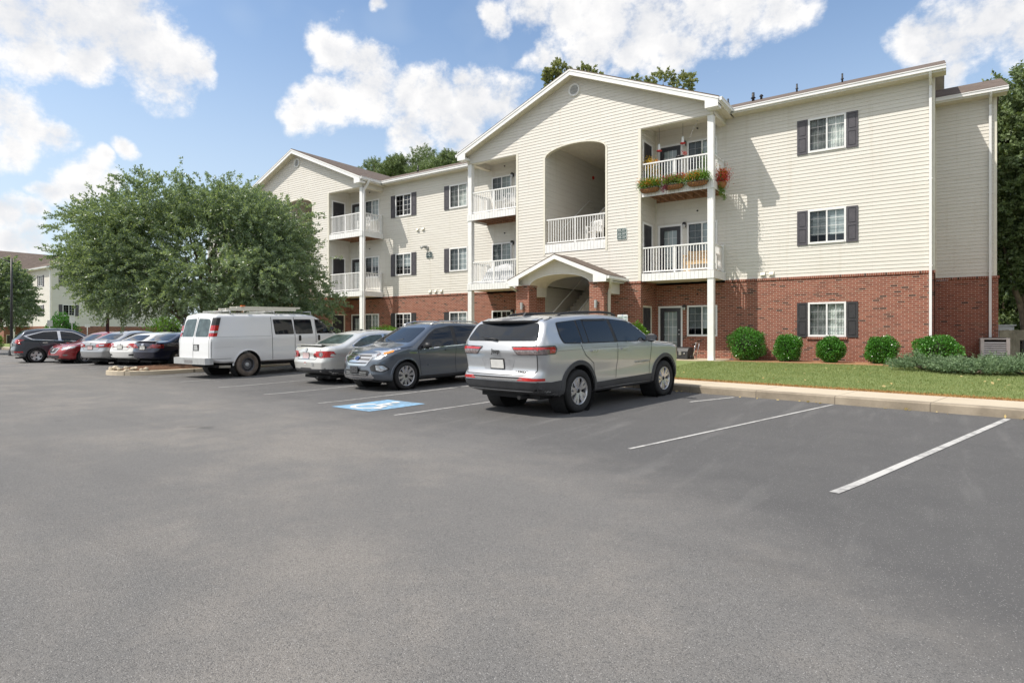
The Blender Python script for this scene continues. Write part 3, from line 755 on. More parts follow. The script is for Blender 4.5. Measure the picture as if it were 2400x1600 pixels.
def rail(mb, a, b, z0, z1, gap=.112, mid=True):
    """balustrade from a to b (x,y)"""
    a = Vector((*a,0)); b = Vector((*b,0)); L = (b-a).length; d = (b-a)/L
    mb.beam(a+Vector((0,0,z1-.025)), b+Vector((0,0,z1-.025)), .06, .05); mb.beam(a+Vector((0,0,z0+.02)), b+Vector((0,0,z0+.02)), .045, .045)
    n = max(2, round(L/gap))
    for i in range(1, n):
        p = a + d*(L*i/n); mb.beam(p+Vector((0,0,z0+.04)), p+Vector((0,0,z1-.05)), .026, .026, 0, (d.x, d.y, 0))
    if mid:
        p = (a+b)/2; mb.beam(p+Vector((0,0,z0-.06)), p+Vector((0,0,z1-.004)), .05, .05, 0, (d.x, d.y, 0))
def walllamp(parent, x, y, z):
    """small black porch lantern under a cap, light glass bowl"""
    m = MB(); m.box(x-.045,x+.045,y-.03,y,z-.09,z+.09,0)
    M = Matrix.Translation((x,y-.11,z)); m.lathe([(.001,.10),(.05,.09),(.075,.04),(.07,.0),(.06,-.01)], 12, 0, M); m.lathe([(.06,-.01),(.058,-.07),(.035,-.12),(.001,-.125)], 12, 1, M)
    return m.build('porch_light', [MT['blackplast'], MT['clearlens']], parent)

def apartment(name, label, ox, oy, oz, gables, xl, xr, recess=True, detail=True):
    B = thing(name, label, 'building', (ox, oy, oz))
    sid = MB(); brk = MB(); sol = MB(); trim = MB(); fas = MB(); sof = MB(); gut = MB(); shg = MB(); ctr = MB(); ds = []
    HW = 5.78            # half width of a gabled bay
    BAYIN = 2.95         # half width of the solid front inside a bay
    wins = []; ZG = .30
    R3 = [(7.85,9.07,3),(4.6,5.82,2),(1.31,2.53,1)]
    # --- windows of the wings: x ranges
    ends = [xl] + [v for c in sorted(gables) for v in (c-HW, c+HW)] + [xr]
    wings = [(ends[i], ends[i+1]) for i in range(0, len(ends), 2)]
    wx = {}
    for i, (a, b) in enumerate(wings):
        if i == len(wings)-1: wx[i] = [(b-3.70, b-2.50)]
        elif i == 0: wx[i] = [(a+2.5, a+3.7)]
        else: wx[i] = [(a+1.02, a+2.24), (b-2.46, b-1.24)]
    lowholes = []; fulls = []
    for i, (a, b) in enumerate(wings):
        for p, q in wx[i]:
            for z0, z1, fl in R3: fulls.append((p, q, z0, z1))
    for c in gables:
        for s in (1, -1):
            p, q = sorted((c+s*4.29, c+s*5.48))
            for z0, z1, fl in R3: fulls.append((p, q, z0, z1))
            p, q = sorted((c+s*3.08, c+s*4.10))
            for z1, zf in ((9.07,7.03),(5.82,3.75),(2.53,.44)): fulls.append((p, q, zf, z1))
    # wing / balcony back walls (y = 0)
    segs = []
    gs = sorted(gables)
    lo = xl
    for c in gs: segs.append((lo, c-BAYIN)); lo = c+BAYIN
    segs.append((lo, xr))
    for a, b in segs:
        siding(sid, 'Y', 0, a, b, ZB, 9.76, -1, [h for h in fulls if h[2] > 3])
        wallrect(brk, 'Y', -.025, a, b, ZG, ZB-.09, -1, [h for h in fulls if h[2] < 3])
    for i, (a, b) in enumerate(wings):
        sol.box(a if i else a-.03, b if i < len(wings)-1 else b+.03, -.055, 0, ZB-.085, ZB)
        if detail:
            for p, q in wx[i]: sol.box(p-.04, q+.04, -.075, -.03, 1.22, 1.305)
    # end walls and back
    D = 12.1
    siding(sid, 'X', xr, 0, D, ZB, 9.76, 1, [(1.0,2.15,7.85,9.07),(1.0,2.15,4.6,5.82)] if not recess else ())
    wallrect(brk, 'X', xr+.025, -.025, D, ZG, ZB, 1)
    siding(sid, 'X', xl, 0, D, ZB, 9.76, -1); wallrect(brk, 'X', xl-.025, -.025, D, ZG, ZB, -1)
    siding(sid, 'Y', D, xl, xr, ZB, 9.76, 1, [(c-1.44, c+1.44, zf, zf+2.5) for c in gs for zf in (3.75, 7.03)]); wallrect(brk, 'Y', D+.02, xl, xr, ZG, ZB, 1)
    zr = ZE + PITCH*6.05
    tri = lambda z: (D/2 - (zr-.12-z)/PITCH, D/2 + (zr-.12-z)/PITCH)
    for xx, sg in ((xr, 1), (xl, -1)): siding(sid, 'X', xx, 0, D, 9.76, zr-.15, sg, clip=tri)
    for xx in (xr, xl):
        trim.box(xx-.06 if xx == xr else xx-.022, xx+.022 if xx == xr else xx+.06, -.022, .06, ZB, 9.74)
    # roof of the long block
    RY0, RY1 = -.45, D+.45; ov = .31
    A = [(xl-ov,RY0,ZE),(xr+ov,RY0,ZE),(xr+ov,D/2,zr),(xl-ov,D/2,zr)]; shg.slab(A, (0,0,.045))
    A = [(xr+ov,RY1,ZE),(xl-ov,RY1,ZE),(xl-ov,D/2,zr),(xr+ov,D/2,zr)]; shg.slab(A, (0,0,.045))
    for xx, s in ((xr, 1), (xl, -1)):
        for y0, z0, y1, z1 in ((RY0,ZE,D/2,zr),(D/2,zr,RY1,ZE)):
            o1 = xx+s*ov
            fas.slab([(o1-s*.03,y0,z0-.17),(o1-s*.03,y1,z1-.17),(o1-s*.03,y1,z1-.002),(o1-s*.03,y0,z0-.002)], (s*.026,0,0))
            sof.face([(xx,y0,z0-.15),(o1-s*.03,y0,z0-.15),(o1-s*.03,y1,z1-.15),(xx,y1,z1-.15)])
    # eaves of the wings
    def eave(a, b, y=-.45, wall=0.0):
        gut.box(a, b, y-.10, y+.0, ZE-.125, ZE-.005); gut.box(a, b, y-.118, y-.10, ZE-.03, ZE-.0); fas.box(a, b, y+.002, y+.022, ZE-.17, ZE-.01)
        sof.box(a, b, y+.02, wall, ZE-.175, ZE-.155)
    for i, (a, b) in enumerate(wings):
        eave(a+(.34 if i else -ov), b-(.34 if i < len(wings)-1 else -ov))
    # gabled bays
    for c in gs:
        zg = ZE + PITCH*6.1; yo = YG-.42
        for s in (1,-1):
            P = [(c,yo,zg),(c,D/2,zg),(c+s*6.1,-.42,ZE),(c+s*6.1,yo,ZE)]
            shg.slab(P if s < 0 else P[::-1], (0,0,.045))
            # rake board, boxed return and sloping soffit
            fas.slab([(c,yo+.02,zg-.24),(c+s*6.02,yo+.02,ZE-.21),(c+s*6.1,yo+.02,ZE-.004),(c,yo+.02,zg-.004)], (0,-.03,0))
            fas.slab([(c,yo-.012,zg-.075),(c+s*6.1,yo-.012,ZE-.075),(c+s*6.1,yo-.012,ZE-.006),(c,yo-.012,zg-.006)], (0,-.016,0))
            fas.box(c+s*5.62, c+s*6.06, yo+.022, YG-.02, ZE-.30, ZE-.20); fas.slab([(c+s*5.6,yo-.011,ZE-.31),(c+s*6.07,yo-.011,ZE-.31),(c+s*6.07,yo-.011,ZE-.05),(c+s*5.6,yo-.011,ZE-.05+PITCH*.45)], (0,.03,0))
            sof.face([(c,yo+.03,zg-.19),(c,YG,zg-.19),(c+s*6.0,YG,ZE-.16),(c+s*6.0,yo+.03,ZE-.16)][::-s])
            # side eave with its gutter
            gut.box(c+s*6.1, c+s*6.2, yo+.0, -.44, ZE-.125, ZE-.005); gut.box(c+s*6.2, c+s*6.218, yo, -.46, ZE-.03, ZE)
            fas.box(c+s*6.075, c+s*6.098, yo+.02, -.44, ZE-.18, ZE-.01); sof.box(c+s*HW, c+s*6.075, yo+.44, -.0, ZE-.20, ZE-.18)
            # beam over the balcony side
            siding(sid, 'X', c+s*HW, YG+.02, 0, 9.43, 9.70, s); siding(sid, 'X', c+s*(HW-.24), YG+.1, 0, 9.43, 9.69, -s)
            sof.box(*sorted((c+s*HW, c+s*(HW-.24))), YG+.06, 0, 9.405, 9.43); trim.box(*sorted((c+s*(HW+.018), c+s*(HW-.02))), YG+.2, -.02, 9.43, 9.475)
            # balcony ceiling, inner side wall of the bay
            sof.box(*sorted((c+s*BAYIN, c+s*(HW-.24))), YG+.1, 0, 9.69, 9.71)
            dh = [(YG+.20, YG+1.16, zf, z1) for z1, zf in ((9.07,7.03),(5.82,3.75),(2.53,.44))]
            siding(sid, 'X', c+s*BAYIN, YG, 0, ZB, 9.7, s, [h for h in dh if h[2] > 3])
            wallrect(brk, 'X', c+s*(BAYIN+.02), YG-.02, 0, ZG, ZB-.09, s, [h for h in dh if h[2] < 3])
            sol.box(*sorted((c+s*(BAYIN-.02), c+s*(BAYIN+.05))), YG-.05, 0, ZB-.085, ZB)
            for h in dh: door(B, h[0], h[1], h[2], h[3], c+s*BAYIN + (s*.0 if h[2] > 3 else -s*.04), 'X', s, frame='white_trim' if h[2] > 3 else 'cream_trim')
            trim.box(*sorted((c+s*(BAYIN-.09), c+s*(BAYIN+.022))), YG-.022, YG+.07, ZB, 9.43)   # corner board
            trim.box(*sorted((c+s*(BAYIN+.02), c+s*(BAYIN+.06))), -.05, -.018, ZB, 9.69)
            # posts and decks
            px0, px1 = sorted((c+s*(HW-.0), c+s*(HW-.22)))
            post = MB()
            for za, zb in ((.42,3.45),(3.76,6.735),(7.04,9.42)): post.box(px0, px1, YG+.005, YG+.225, za, zb)
            for za in (.42,): post.box(px0-.02, px1+.02, YG-.015, YG+.245, za, za+.03)
            post.build('post', MT['white'], B)
            for lv, zf in ((2,3.75),(3,7.03)):
                d = MB(); q0, q1 = sorted((c+s*(BAYIN+.06), c+s*HW))
                d.box(q0, q1, YG+.0, 0, zf-.03, zf, 0)                                     # boards
                d.box(q0, q1+(.0), YG-.022, YG-.0, zf-.295, zf-.004, 0); d.box(*sorted((c+s*(HW+.001), c+s*(HW+.023))), YG-.022, -.02, zf-.295, zf-.004, 0)
                k = q0+.1
                while k < q1-.02: d.box(k-.004, k+.004, YG-.0255, YG-.021, zf-.285, zf-.012, 2); k += .152
                if lv == 3:
                    for j in range(8): xx = q0+.2+j*(q1-q0-.4)/7; d.box(xx-.02, xx+.02, YG+.01, -.01, zf-.24, zf-.035, 1)
                    d.box(q0+.01, q1-.01, -.06, -.02, zf-.27, zf-.035, 1)
                else: d.box(q0+.01, q1-.01, YG+.01, -.01, zf-.28, zf-.26, 3)
                d.build('balcony_deck', [MT['white'], MT['wood_deck'], MT['metal_grey'], MT['soffit']], B)
                rl = MB(); rail(rl, (c+s*(BAYIN+.06), YG+.09), (c+s*(HW-.2), YG+.09), zf+.06, zf+1.03)
                rl.build('railing', MT['white'], B)
                rl = MB(); rail(rl, (c+s*(HW-.09), YG+.2), (c+s*(HW-.09), -.05), zf+.06, zf+1.03, mid=False); rl.box(*sorted((c+s*(HW-.14), c+s*(HW-.04))), -.13, -.025, zf+.0, zf+1.07)
                rl.build('railing', MT['white'], B)
            # patio doors, windows, lights
            for lv, (z1, zf) in enumerate(((9.07,7.03),(5.82,3.75),(2.53,.44))):
                p, q = sorted((c+s*3.08, c+s*4.10)); door(B, p, q, zf, z1, 0 if zf > 3 else .02, 'Y', -1, glass=True, inside='blind')
                p, q = sorted((c+s*4.29, c+s*5.48)); window(B, p, q, z1-1.22, z1, 0 if zf > 3 else -.005, shut=False, inside=random.choice(['blind','blind','room']) if detail else 'room')
                if detail: walllamp(B, c+s*4.2, -.03, z1-.06)
                if detail: 
                    m = MB(); M = Matrix.Translation((c+s*4.7, -.03, z1+.45)) @ Matrix.Rotation(R(90),4,'X'); m.lathe([(.001,.05),(.02,.05),(.03,.01),(.035,0)], 10, 0, M); m.build('sprinkler_head', MT['blackplast'], B)
        # front of the bay
        arch = dict(c=c, z0=8.98, z1=9.40, h=lambda z: 1.44*math.sqrt(max(0, 1-((min(z,9.399)-8.98)/.42)**2)) if z > 8.98 else 1.44)
        gclip = lambda z: (c - min(HW, (zg-.10-z)/PITCH), c + min(HW, (zg-.10-z)/PITCH))
        siding(sid, 'Y', YG, c-BAYIN, c+BAYIN, ZB, 8.98, -1, [(c-1.44, c+1.44, ZB, 8.98)] if False else [(c-1.44, c+1.44, 4.86, 8.98), (c-1.44, c+1.44, ZB, 4.0)])
        siding(sid, 'Y', YG, c-BAYIN, c+BAYIN, 8.98, 9.40, -1, (), arch=arch)
        siding(sid, 'Y', YG, c-BAYIN, c+BAYIN, 9.40, 9.43, -1)
        siding(sid, 'Y', YG, c-HW, c+HW, 9.43, zg-.11, -1, clip=gclip)
        sof.box(c-HW, c-BAYIN, YG+.0, YG+.24, 9.405, 9.428); sof.box(c+BAYIN, c+HW, YG, YG+.24, 9.405, 9.428)   # header undersides
        siding(sid, 'Y', YG+.24, c-HW+.24, c-BAYIN, 9.43, 9.69, 1); siding(sid, 'Y', YG+.24, c+BAYIN, c+HW-.24, 9.43, 9.69, 1)
        for s in (1,-1): trim.box(*sorted((c+s*HW, c+s*(HW-.10))), YG-.022, YG+.05, 9.43, 9.82)
        wallrect(brk, 'Y', YG-.025, c-BAYIN-.02, c-1.44, ZG, ZB-.09, -1); wallrect(brk, 'Y', YG-.025, c+1.44, c+BAYIN+.02, ZG, ZB-.09, -1)
        sol.box(c-BAYIN-.05, c-1.44, YG-.055, YG, ZB-.085, ZB); sol.box(c+1.44, c+BAYIN+.05, YG-.055, YG, ZB-.085, ZB)
        # arched opening casing
        for s in (1,-1): trim.box(*sorted((c+s*1.44, c+s*1.53)), YG-.026, YG+.02, 4.80, 9.0)
        pa = [(c+1.44*math.cos(a), 8.98+.42*math.sin(a)) for a in np.linspace(0, math.pi, 25)]
        for (u0,v0),(u1,v1) in zip(pa, pa[1:]):
            n0 = Vector((u0-c, (v0-8.98)*3+.25)).normalized()*.06; n1 = Vector((u1-c, (v1-8.98)*3+.25)).normalized()*.06
            trim.slab([(u0,YG-.024,v0),(u1,YG-.024,v1),(u1+n1.x,YG-.024,v1+n1.y),(u0+n0.x,YG-.024,v0+n0.y)], (0,.02,0))
            sof.face([(u0,YG-.02,v0),(u0,YG+.16,v0),(u1,YG+.16,v1),(u1,YG-.02,v1)])
        # breezeway: side walls, ceiling, landings and stairs
        siding(sid, 'X', c-1.44, YG, D-.1, .44, 9.70, 1, [(4.75,5.7,7.03,9.07)]); siding(sid, 'X', c+1.44, YG, D-.1, .44, 9.70, -1)
        door(B, 4.75, 5.7, 7.03, 9.07, c-1.44, 'X', 1)
        sof.box(c-1.44, c+1.44, YG+.16, D-.1, 9.69, 9.72); siding(sid, 'Y', D-.12, c-1.44, c+1.44, .44, 3.5, -1)
        sof.face([(c-1.44,YG+.16,9.40),(c-1.44,YG+.16,9.69),(c+1.44,YG+.16,9.69),(c+1.44,YG+.16,9.40)])
        ctr.box(c-1.44, c+1.44, YG+.02, -.15, 4.98, 5.24)                                  # half landing
        for zf in (3.75,7.03): ctr.box(c-1.44, c+1.44, 2.6, D-.1, zf-.25, zf)
        sof.box(c-1.435, c+1.435, YG+.04, -.17, 4.90, 4.978)
        fl = MB(); fl.box(c-1.44, c+1.44, YG-.024, YG+.018, 4.88, 5.25, 0)
        k = c-1.36
        while k < c+1.4: fl.box(k-.004, k+.004, YG-.0275, YG-.023, 4.90, 5.235, 1); k += .152
        fl.build('landing_fascia', [MT['white'], MT['metal_grey']], B)
        rl = MB(); rail(rl, (c-1.42, YG+.07), (c+1.42, YG+.07), 5.31, 6.34, .118); rl.build('railing', MT['white'], B)
        def flight(xa, xb, ya, za, yb, zb, n):
            for i in range(n):
                y0 = ya+(yb-ya)*i/n; y1 = ya+(yb-ya)*(i+1)/n; z = za+(zb-za)*(i+1)/n
                ctr.box(xa, xb, y0, y1+ (.02 if yb > ya else -.02), z-.17, z)
        flight(c-1.42, c-.12, -2.55, .44, 2.6, 3.75, 18) if detail else None
        flight(c-1.42, c-.12, -.15, 5.24, 2.6, 7.03, 10); flight(c+.12, c+1.42, 2.6, 3.75, -.15, 5.24, 9)
        hr = MB()
        if detail:
            hr.tube([(c-1.36,-1.15,2.26),(c-1.36,2.0,4.2),(c-1.36,2.3,4.25)], .022, 8)
            for p in ((-.9,2.42),(1.0,3.58)): hr.tube([(c-1.36,p[0],p[1]-.03),(c-1.43,p[0],p[1]-.08)], .01, 6)
        hr.tube([(c-1.36,-.3,6.05),(c-1.36,2.35,7.83),(c-1.36,2.75,7.83)], .022, 8); build_split(hr, 'handrail', MT['white'], B)
        bl = MB()
        def slope_rail(x, ya, za, yb, zb):
            bl.beam((x,ya,za+.93), (x,yb,zb+.93), .055, .05); bl.beam((x,ya,za+.12), (x,yb,zb+.12), .04, .04)
            n = int(abs(yb-ya)/.115)
            for i in range(n+1):
                y = ya+(yb-ya)*i/n; z = za+(zb-za)*i/n; bl.box(x-.013, x+.013, y-.013, y+.013, z+.1, z+.92)
        slope_rail(c-.06, .05, 5.35, 2.6, 7.05); 
        if detail: slope_rail(c-.06, -2.45, .52, 2.5, 3.70)
        build_split(bl, 'stair_railing', MT['white'], B)
        # round louvre in the gable
        v = MB(); M = Matrix.Translation((c, YG-.03, 11.62)) @ Matrix.Rotation(R(90),4,'X')
        v.lathe([(.20,-.02),(.20,.035),(.26,.035),(.27,.02),(.27,-.03)], 32, 0, M)
        v.face([(c+.20*math.cos(a), YG-.015, 11.62+.20*math.sin(a)) for a in np.linspace(0,2*math.pi,24,endpoint=False)], 1)
        for k in range(-4,5):
            h = .042*k; hw = math.sqrt(.2**2-h*h)-.004; v.slab([(c-hw,YG-.055,11.60+h),(c+hw,YG-.055,11.60+h),(c+hw,YG-.02,11.625+h),(c-hw,YG-.02,11.625+h)], (0,0,.006))
        v.build('gable_vent', [MT['white'], MT['metal_grey']], B)
        if detail: porch(B, c, sid, shg, fas, sof, gut)
    # windows on the wings
    for i, (a, b) in enumerate(wings):
        for p, q in wx[i]:
            for z0, z1, fl in R3:
                window(B, p, q, z0, z1, 0 if fl > 1 else -.005, inside=random.choice(['blind','curtain','blind','curtain','room']) if detail else 'room', scr=True)
    if not recess:
        for z0, z1, fl in R3[:2]: window(B, 1.0, 2.15, z0, z1, xr, axis='X', sgn=1, inside='room')
        window(B, 7.4, 8.55, 4.6, 5.82, xr, axis='X', sgn=1, inside='room'); window(B, 7.4, 8.55, 7.85, 9.07, xr, axis='X', sgn=1, inside='room')
    if recess:
        y = 3.6; x0, x1 = xr+.0, 1.66
        siding(sid, 'Y', y, x0, x1, ZB, 9.86, -1); wallrect(brk, 'Y', y-.025, x0, x1+.06, ZG, ZB-.09, -1); sol.box(x0, x1+.09, y-.055, y, ZB-.085, ZB)
        siding(sid, 'X', x1, y, y+5.4, ZB, 9.86, 1); wallrect(brk, 'X', x1+.06, y-.025, y+5.4, ZG, ZB, 1)
        siding(sid, 'X', x1, y, y+5.4, 9.86, 11.0, 1, clip=lambda z: (y+2.7-(11.0-z)/PITCH, y+2.7+(11.0-z)/PITCH))
        trim.box(x1-.06, x1+.022, y-.022, y+.06, ZB, 9.84); trim.box(x0+.005, x0+.05, y-.04, y, ZB, 9.84)
        ZE2 = 9.97; zr2 = ZE2+PITCH*3.15
        shg.slab([(x0,y-.45,ZE2),(x1+.31,y-.45,ZE2),(x1+.31,y+2.7,zr2),(x0,y+2.7,zr2)], (0,0,.045)); shg.slab([(x1+.31,y+5.85,ZE2),(x0,y+5.85,ZE2),(x0,y+2.7,zr2),(x1+.31,y+2.7,zr2)], (0,0,.045))
        gut.box(x0+.02, x1+.31, y-.55, y-.45, ZE2-.125, ZE2-.005); gut.box(x0+.02, x1+.31, y-.568, y-.55, ZE2-.03, ZE2); fas.box(x0+.02, x1+.3, y-.448, y-.428, ZE2-.17, ZE2-.01); sof.box(x0+.02, x1+.29, y-.43, y, ZE2-.175, ZE2-.155)
        fas.slab([(x1+.285,y-.45,ZE2-.17),(x1+.285,y+2.7,zr2-.17),(x1+.285,y+2.7,zr2-.002),(x1+.285,y-.45,ZE2-.002)], (.022,0,0))
        ds.append([(x1-.17,y-.5,ZE2-.12),(x1-.17,y-.42,ZE2-.22),(x1-.17,y-.09,ZE2-.42),(x1-.17,y-.09,.5)])
    ds.append([(xr-.10,-.5,ZE-.12),(xr-.10,-.42,ZE-.22),(xr-.10,-.09,ZE-.42),(xr-.10,-.09,.45)])
    ds.append([(xl+.10,-.5,ZE-.12),(xl+.10,-.42,ZE-.22),(xl+.10,-.09,ZE-.42),(xl+.10,-.09,.45)])
    if len(gs) > 1: c = gs[0]; ds.append([(c+6.13,YG+.14,ZE-.12),(c+6.12,YG+.13,ZE-.25),(c+HW+.05,YG+.08,ZE-.62),(c+HW+.05,YG+.08,.5)])
    for p in ds:
        d = MB()
        for a, b in zip(p, p[1:]): d.beam(a, b, .10, .075, 0, (1,0,0))
        for z in (3.6, 6.4): d.box(p[-1][0]-.058, p[-1][0]+.058, p[-1][1]-.042, p[-1][1]+.06, z, z+.03)
        d.build('downspout', MT['white_trim'], B)
    build_split(sid, 'siding_wall', MT['siding'], B); build_split(brk, 'brick_wall', MT['brick'], B); build_split(sol, 'brick_ledge', MT['soldier'], B)
    build_split(trim, 'corner_trim', MT['cream_trim'], B); build_split(fas, 'fascia', MT['white'], B); build_split(sof, 'soffit', MT['soffit'], B); build_split(gut, 'gutter', MT['white_trim'], B)
    build_split(shg, 'roof', MT['shingle'], B); build_split(ctr, 'staircase', MT['concrete'], B)
    if detail:
        # roof vents, dryer vents, flood light
        for x, y, h, r in ((-7.9,4.6,.24,.04),(-6.8,4.6,.27,.06),(-6.5,4.8,.10,.05),(-5.0,4.6,.24,.035),(-3.27,4.6,.26,.035),(-26.4,3.5,.34,.045)):
            v = MB(); z = ZE+PITCH*(y+.45); v.tube([(x,y,z-.1),(x,y,z+h)], r, 10); v.lathe([(r*1.8,0),(r*1.1,.05)], 12, 0, Matrix.Translation((x,y,z+.03))); v.build('roof_vent_pipe', MT['pole_black'], B)
        for x, z in ((-5.35,3.62),(-5.05,3.62),(-22.1,3.62),(-21.7,3.62),(-21.3,3.62),(-23.0,7.0),(-22.6,7.0)):
            v = MB(); v.box(x-.09,x+.09,-.035,-.005,z-.09,z+.09); v.slab([(x-.08,-.035,z+.075),(x+.08,-.035,z+.075),(x+.08,-.10,z-.03),(x-.08,-.10,z-.03)], (0,.004,-.012)); v.build('dryer_vent', MT['cream_trim'], B)
        v = MB(); v.box(-22.38,-22.22,-.06,-.01,5.88,6.04)
        for dx, ax in ((-.16,-.5),(.14,.4)): v.tube([(-22.3,-.06,5.98),(-22.3+dx*.6,-.2,6.02)], .02, 6); v.tube([(-22.3+dx*.6,-.16,6.03),(-22.3+dx*1.1,-.34,5.95)], [.05,.085], 10)
        v.build('flood_light', MT['metal_grey'], B)
        # alarm bell and stair lamp in the breezeway
        c = gs[-1]
        v = MB(); M = Matrix.Translation((c-1.43, 2.87, 9.07)) @ Matrix.Rotation(R(90),4,'Y'); v.lathe([(.001,.07),(.06,.06),(.085,.02),(.09,0)], 16, 0, M); v.build('alarm_bell', MT['red'], B)
    return B

def porch(B, c, sid, shg, fas, sof, gut):
    """gabled entry porch on two brick columns"""
    pc = c+.05; y0 = -3.25; ye = 3.60; hw = 2.30; zp = ye+PITCH*hw
    shp = MB(); fp = MB(); sp = MB(); gp = MB(); sd = MB()
    for s in (1,-1):
        P = [(pc,y0,zp),(pc,YG,zp),(pc+s*hw,YG,ye),(pc+s*hw,y0,ye)]; shp.slab(P if s < 0 else P[::-1], (0,0,.04))
        fp.slab([(pc,y0+.015,zp-.17),(pc+s*(hw-.05),y0+.015,ye-.15),(pc+s*hw,y0+.015,ye-.004),(pc,y0+.015,zp-.004)], (0,-.026,0))
        fp.slab([(pc+s*1.72,y0-.013,ye-.22),(pc+s*(hw-.04),y0-.013,ye-.22),(pc+s*(hw-.01),y0-.013,ye-.03),(pc+s*1.72,y0-.013,ye-.03+PITCH*.5)], (0,.03,0))
        fp.box(*sorted((pc+s*1.74, pc+s*(hw-.05))), y0+.02, YG-.03, ye-.2, ye-.17)
        gp.box(*sorted((pc+s*hw, pc+s*(hw+.09))), y0, YG-.03, ye-.11, ye-.005); fp.box(*sorted((pc+s*(hw-.02), pc+s*(hw-.002))), y0+.02, YG-.03, ye-.15, ye-.01)
        sp.face([(pc,y0+.03,zp-.14),(pc,y0+.36,zp-.14),(pc+s*hw,y0+.36,ye-.13),(pc+s*hw,y0+.03,ye-.13)][::-s])
        col = MB(); x0, x1 = sorted((pc+s*2.03, pc+s*1.40))
        col.box(x0, x1, y0+.30, y0+.90, .40, 3.37); col.box(x0-.02, x1+.02, y0+.28, y0+.92, 3.37, 3.41); o = col.build('porch_column', MT['brick'], B)
        l = MB(); M = Matrix.Translation(((x0+x1)/2, y0+.22, 2.55)); l.lathe([(.001,.15),(.055,.15),(.055,-.15),(.001,-.15)], 14, 0, M, sm=False); l.box((x0+x1)/2-.04,(x0+x1)/2+.04,y0+.22,y0+.30,2.5,2.6)
        l.build('wall_light', MT['metal_grey'], o)
        sd.box(x0, x1, y0+.9, YG-.03, 2.98, 3.40)                       # side beam
    # gable wall of the porch with an arched underside
    yy = y0+.36; zs = 2.0; ah = lambda z: 1.40*math.sqrt(max(0, 1-((z-3.36)/.44)**2))
    A = dict(c=pc, z0=3.36, z1=3.80, h=lambda z: ah(min(z, 3.799)))
    cl = lambda z: (pc-min(2.03,(zp-.10-z)/PITCH), pc+min(2.03,(zp-.10-z)/PITCH))
    s2 = MB(); siding(s2, 'Y', yy, pc-2.03, pc+2.03, 3.36, 3.80, -1, clip=cl, arch=A); siding(s2, 'Y', yy, pc-2.03, pc+2.03, 3.80, zp-.11, -1, clip=cl)
    pa = [(pc+1.40*math.cos(a), 3.36+.44*math.sin(a)) for a in np.linspace(0, math.pi, 25)]
    for (u0,v0),(u1,v1) in zip(pa, pa[1:]): sp.face([(u0,yy-.02,v0),(u0,YG,v0),(u1,YG,v1),(u1,yy-.02,v1)])   # barrel soffit
    for (u0,v0),(u1,v1) in zip(pa, pa[1:]): fp.slab([(u0,yy-.028,v0),(u1,yy-.028,v1),(pc+(u1-pc)*1.02,yy-.028,3.36+(v1-3.36)*1.05),(pc+(u0-pc)*1.02,yy-.028,3.36+(v0-3.36)*1.05)], (0,.015,0))
    s2.build('porch_gable', MT['siding'], B); shp.build('porch_roof', MT['shingle'], B); build_split(fp, 'porch_fascia', MT['white'], B); build_split(sp, 'porch_soffit', MT['soffit'], B)
    build_split(gp, 'porch_gutter', MT['white_trim'], B); build_split(sd, 'porch_beam', MT['siding'], B)
    for s in (1,-1):
        p = [(pc+s*2.34,y0+.25,ye-.1),(pc+s*2.34,y0+.26,ye-.2),(pc+s*2.14,y0+.62,ye-.42),(pc+s*2.09,y0+.62,ye-.6),(pc+s*2.09,y0+.62,.5)]
        d = MB()
        for a, b in zip(p, p[1:]): d.beam(a, b, .09, .07, 0, (0,1,0))
        d.build('downspout', MT['cream_trim'], B)

main = apartment('apartment_building', 'three storey apartment block with cream siding over red brick, gabled bays and white balconies', 0, 23.8, 0, [-12.5, -31.5], -44.4, -.12)
far = apartment('apartment_building', 'distant cream and brick apartment block at the far left behind the parked cars', -77.9, 24.6, -1.32, [-12.5], -44, 0, recess=False, detail=False)
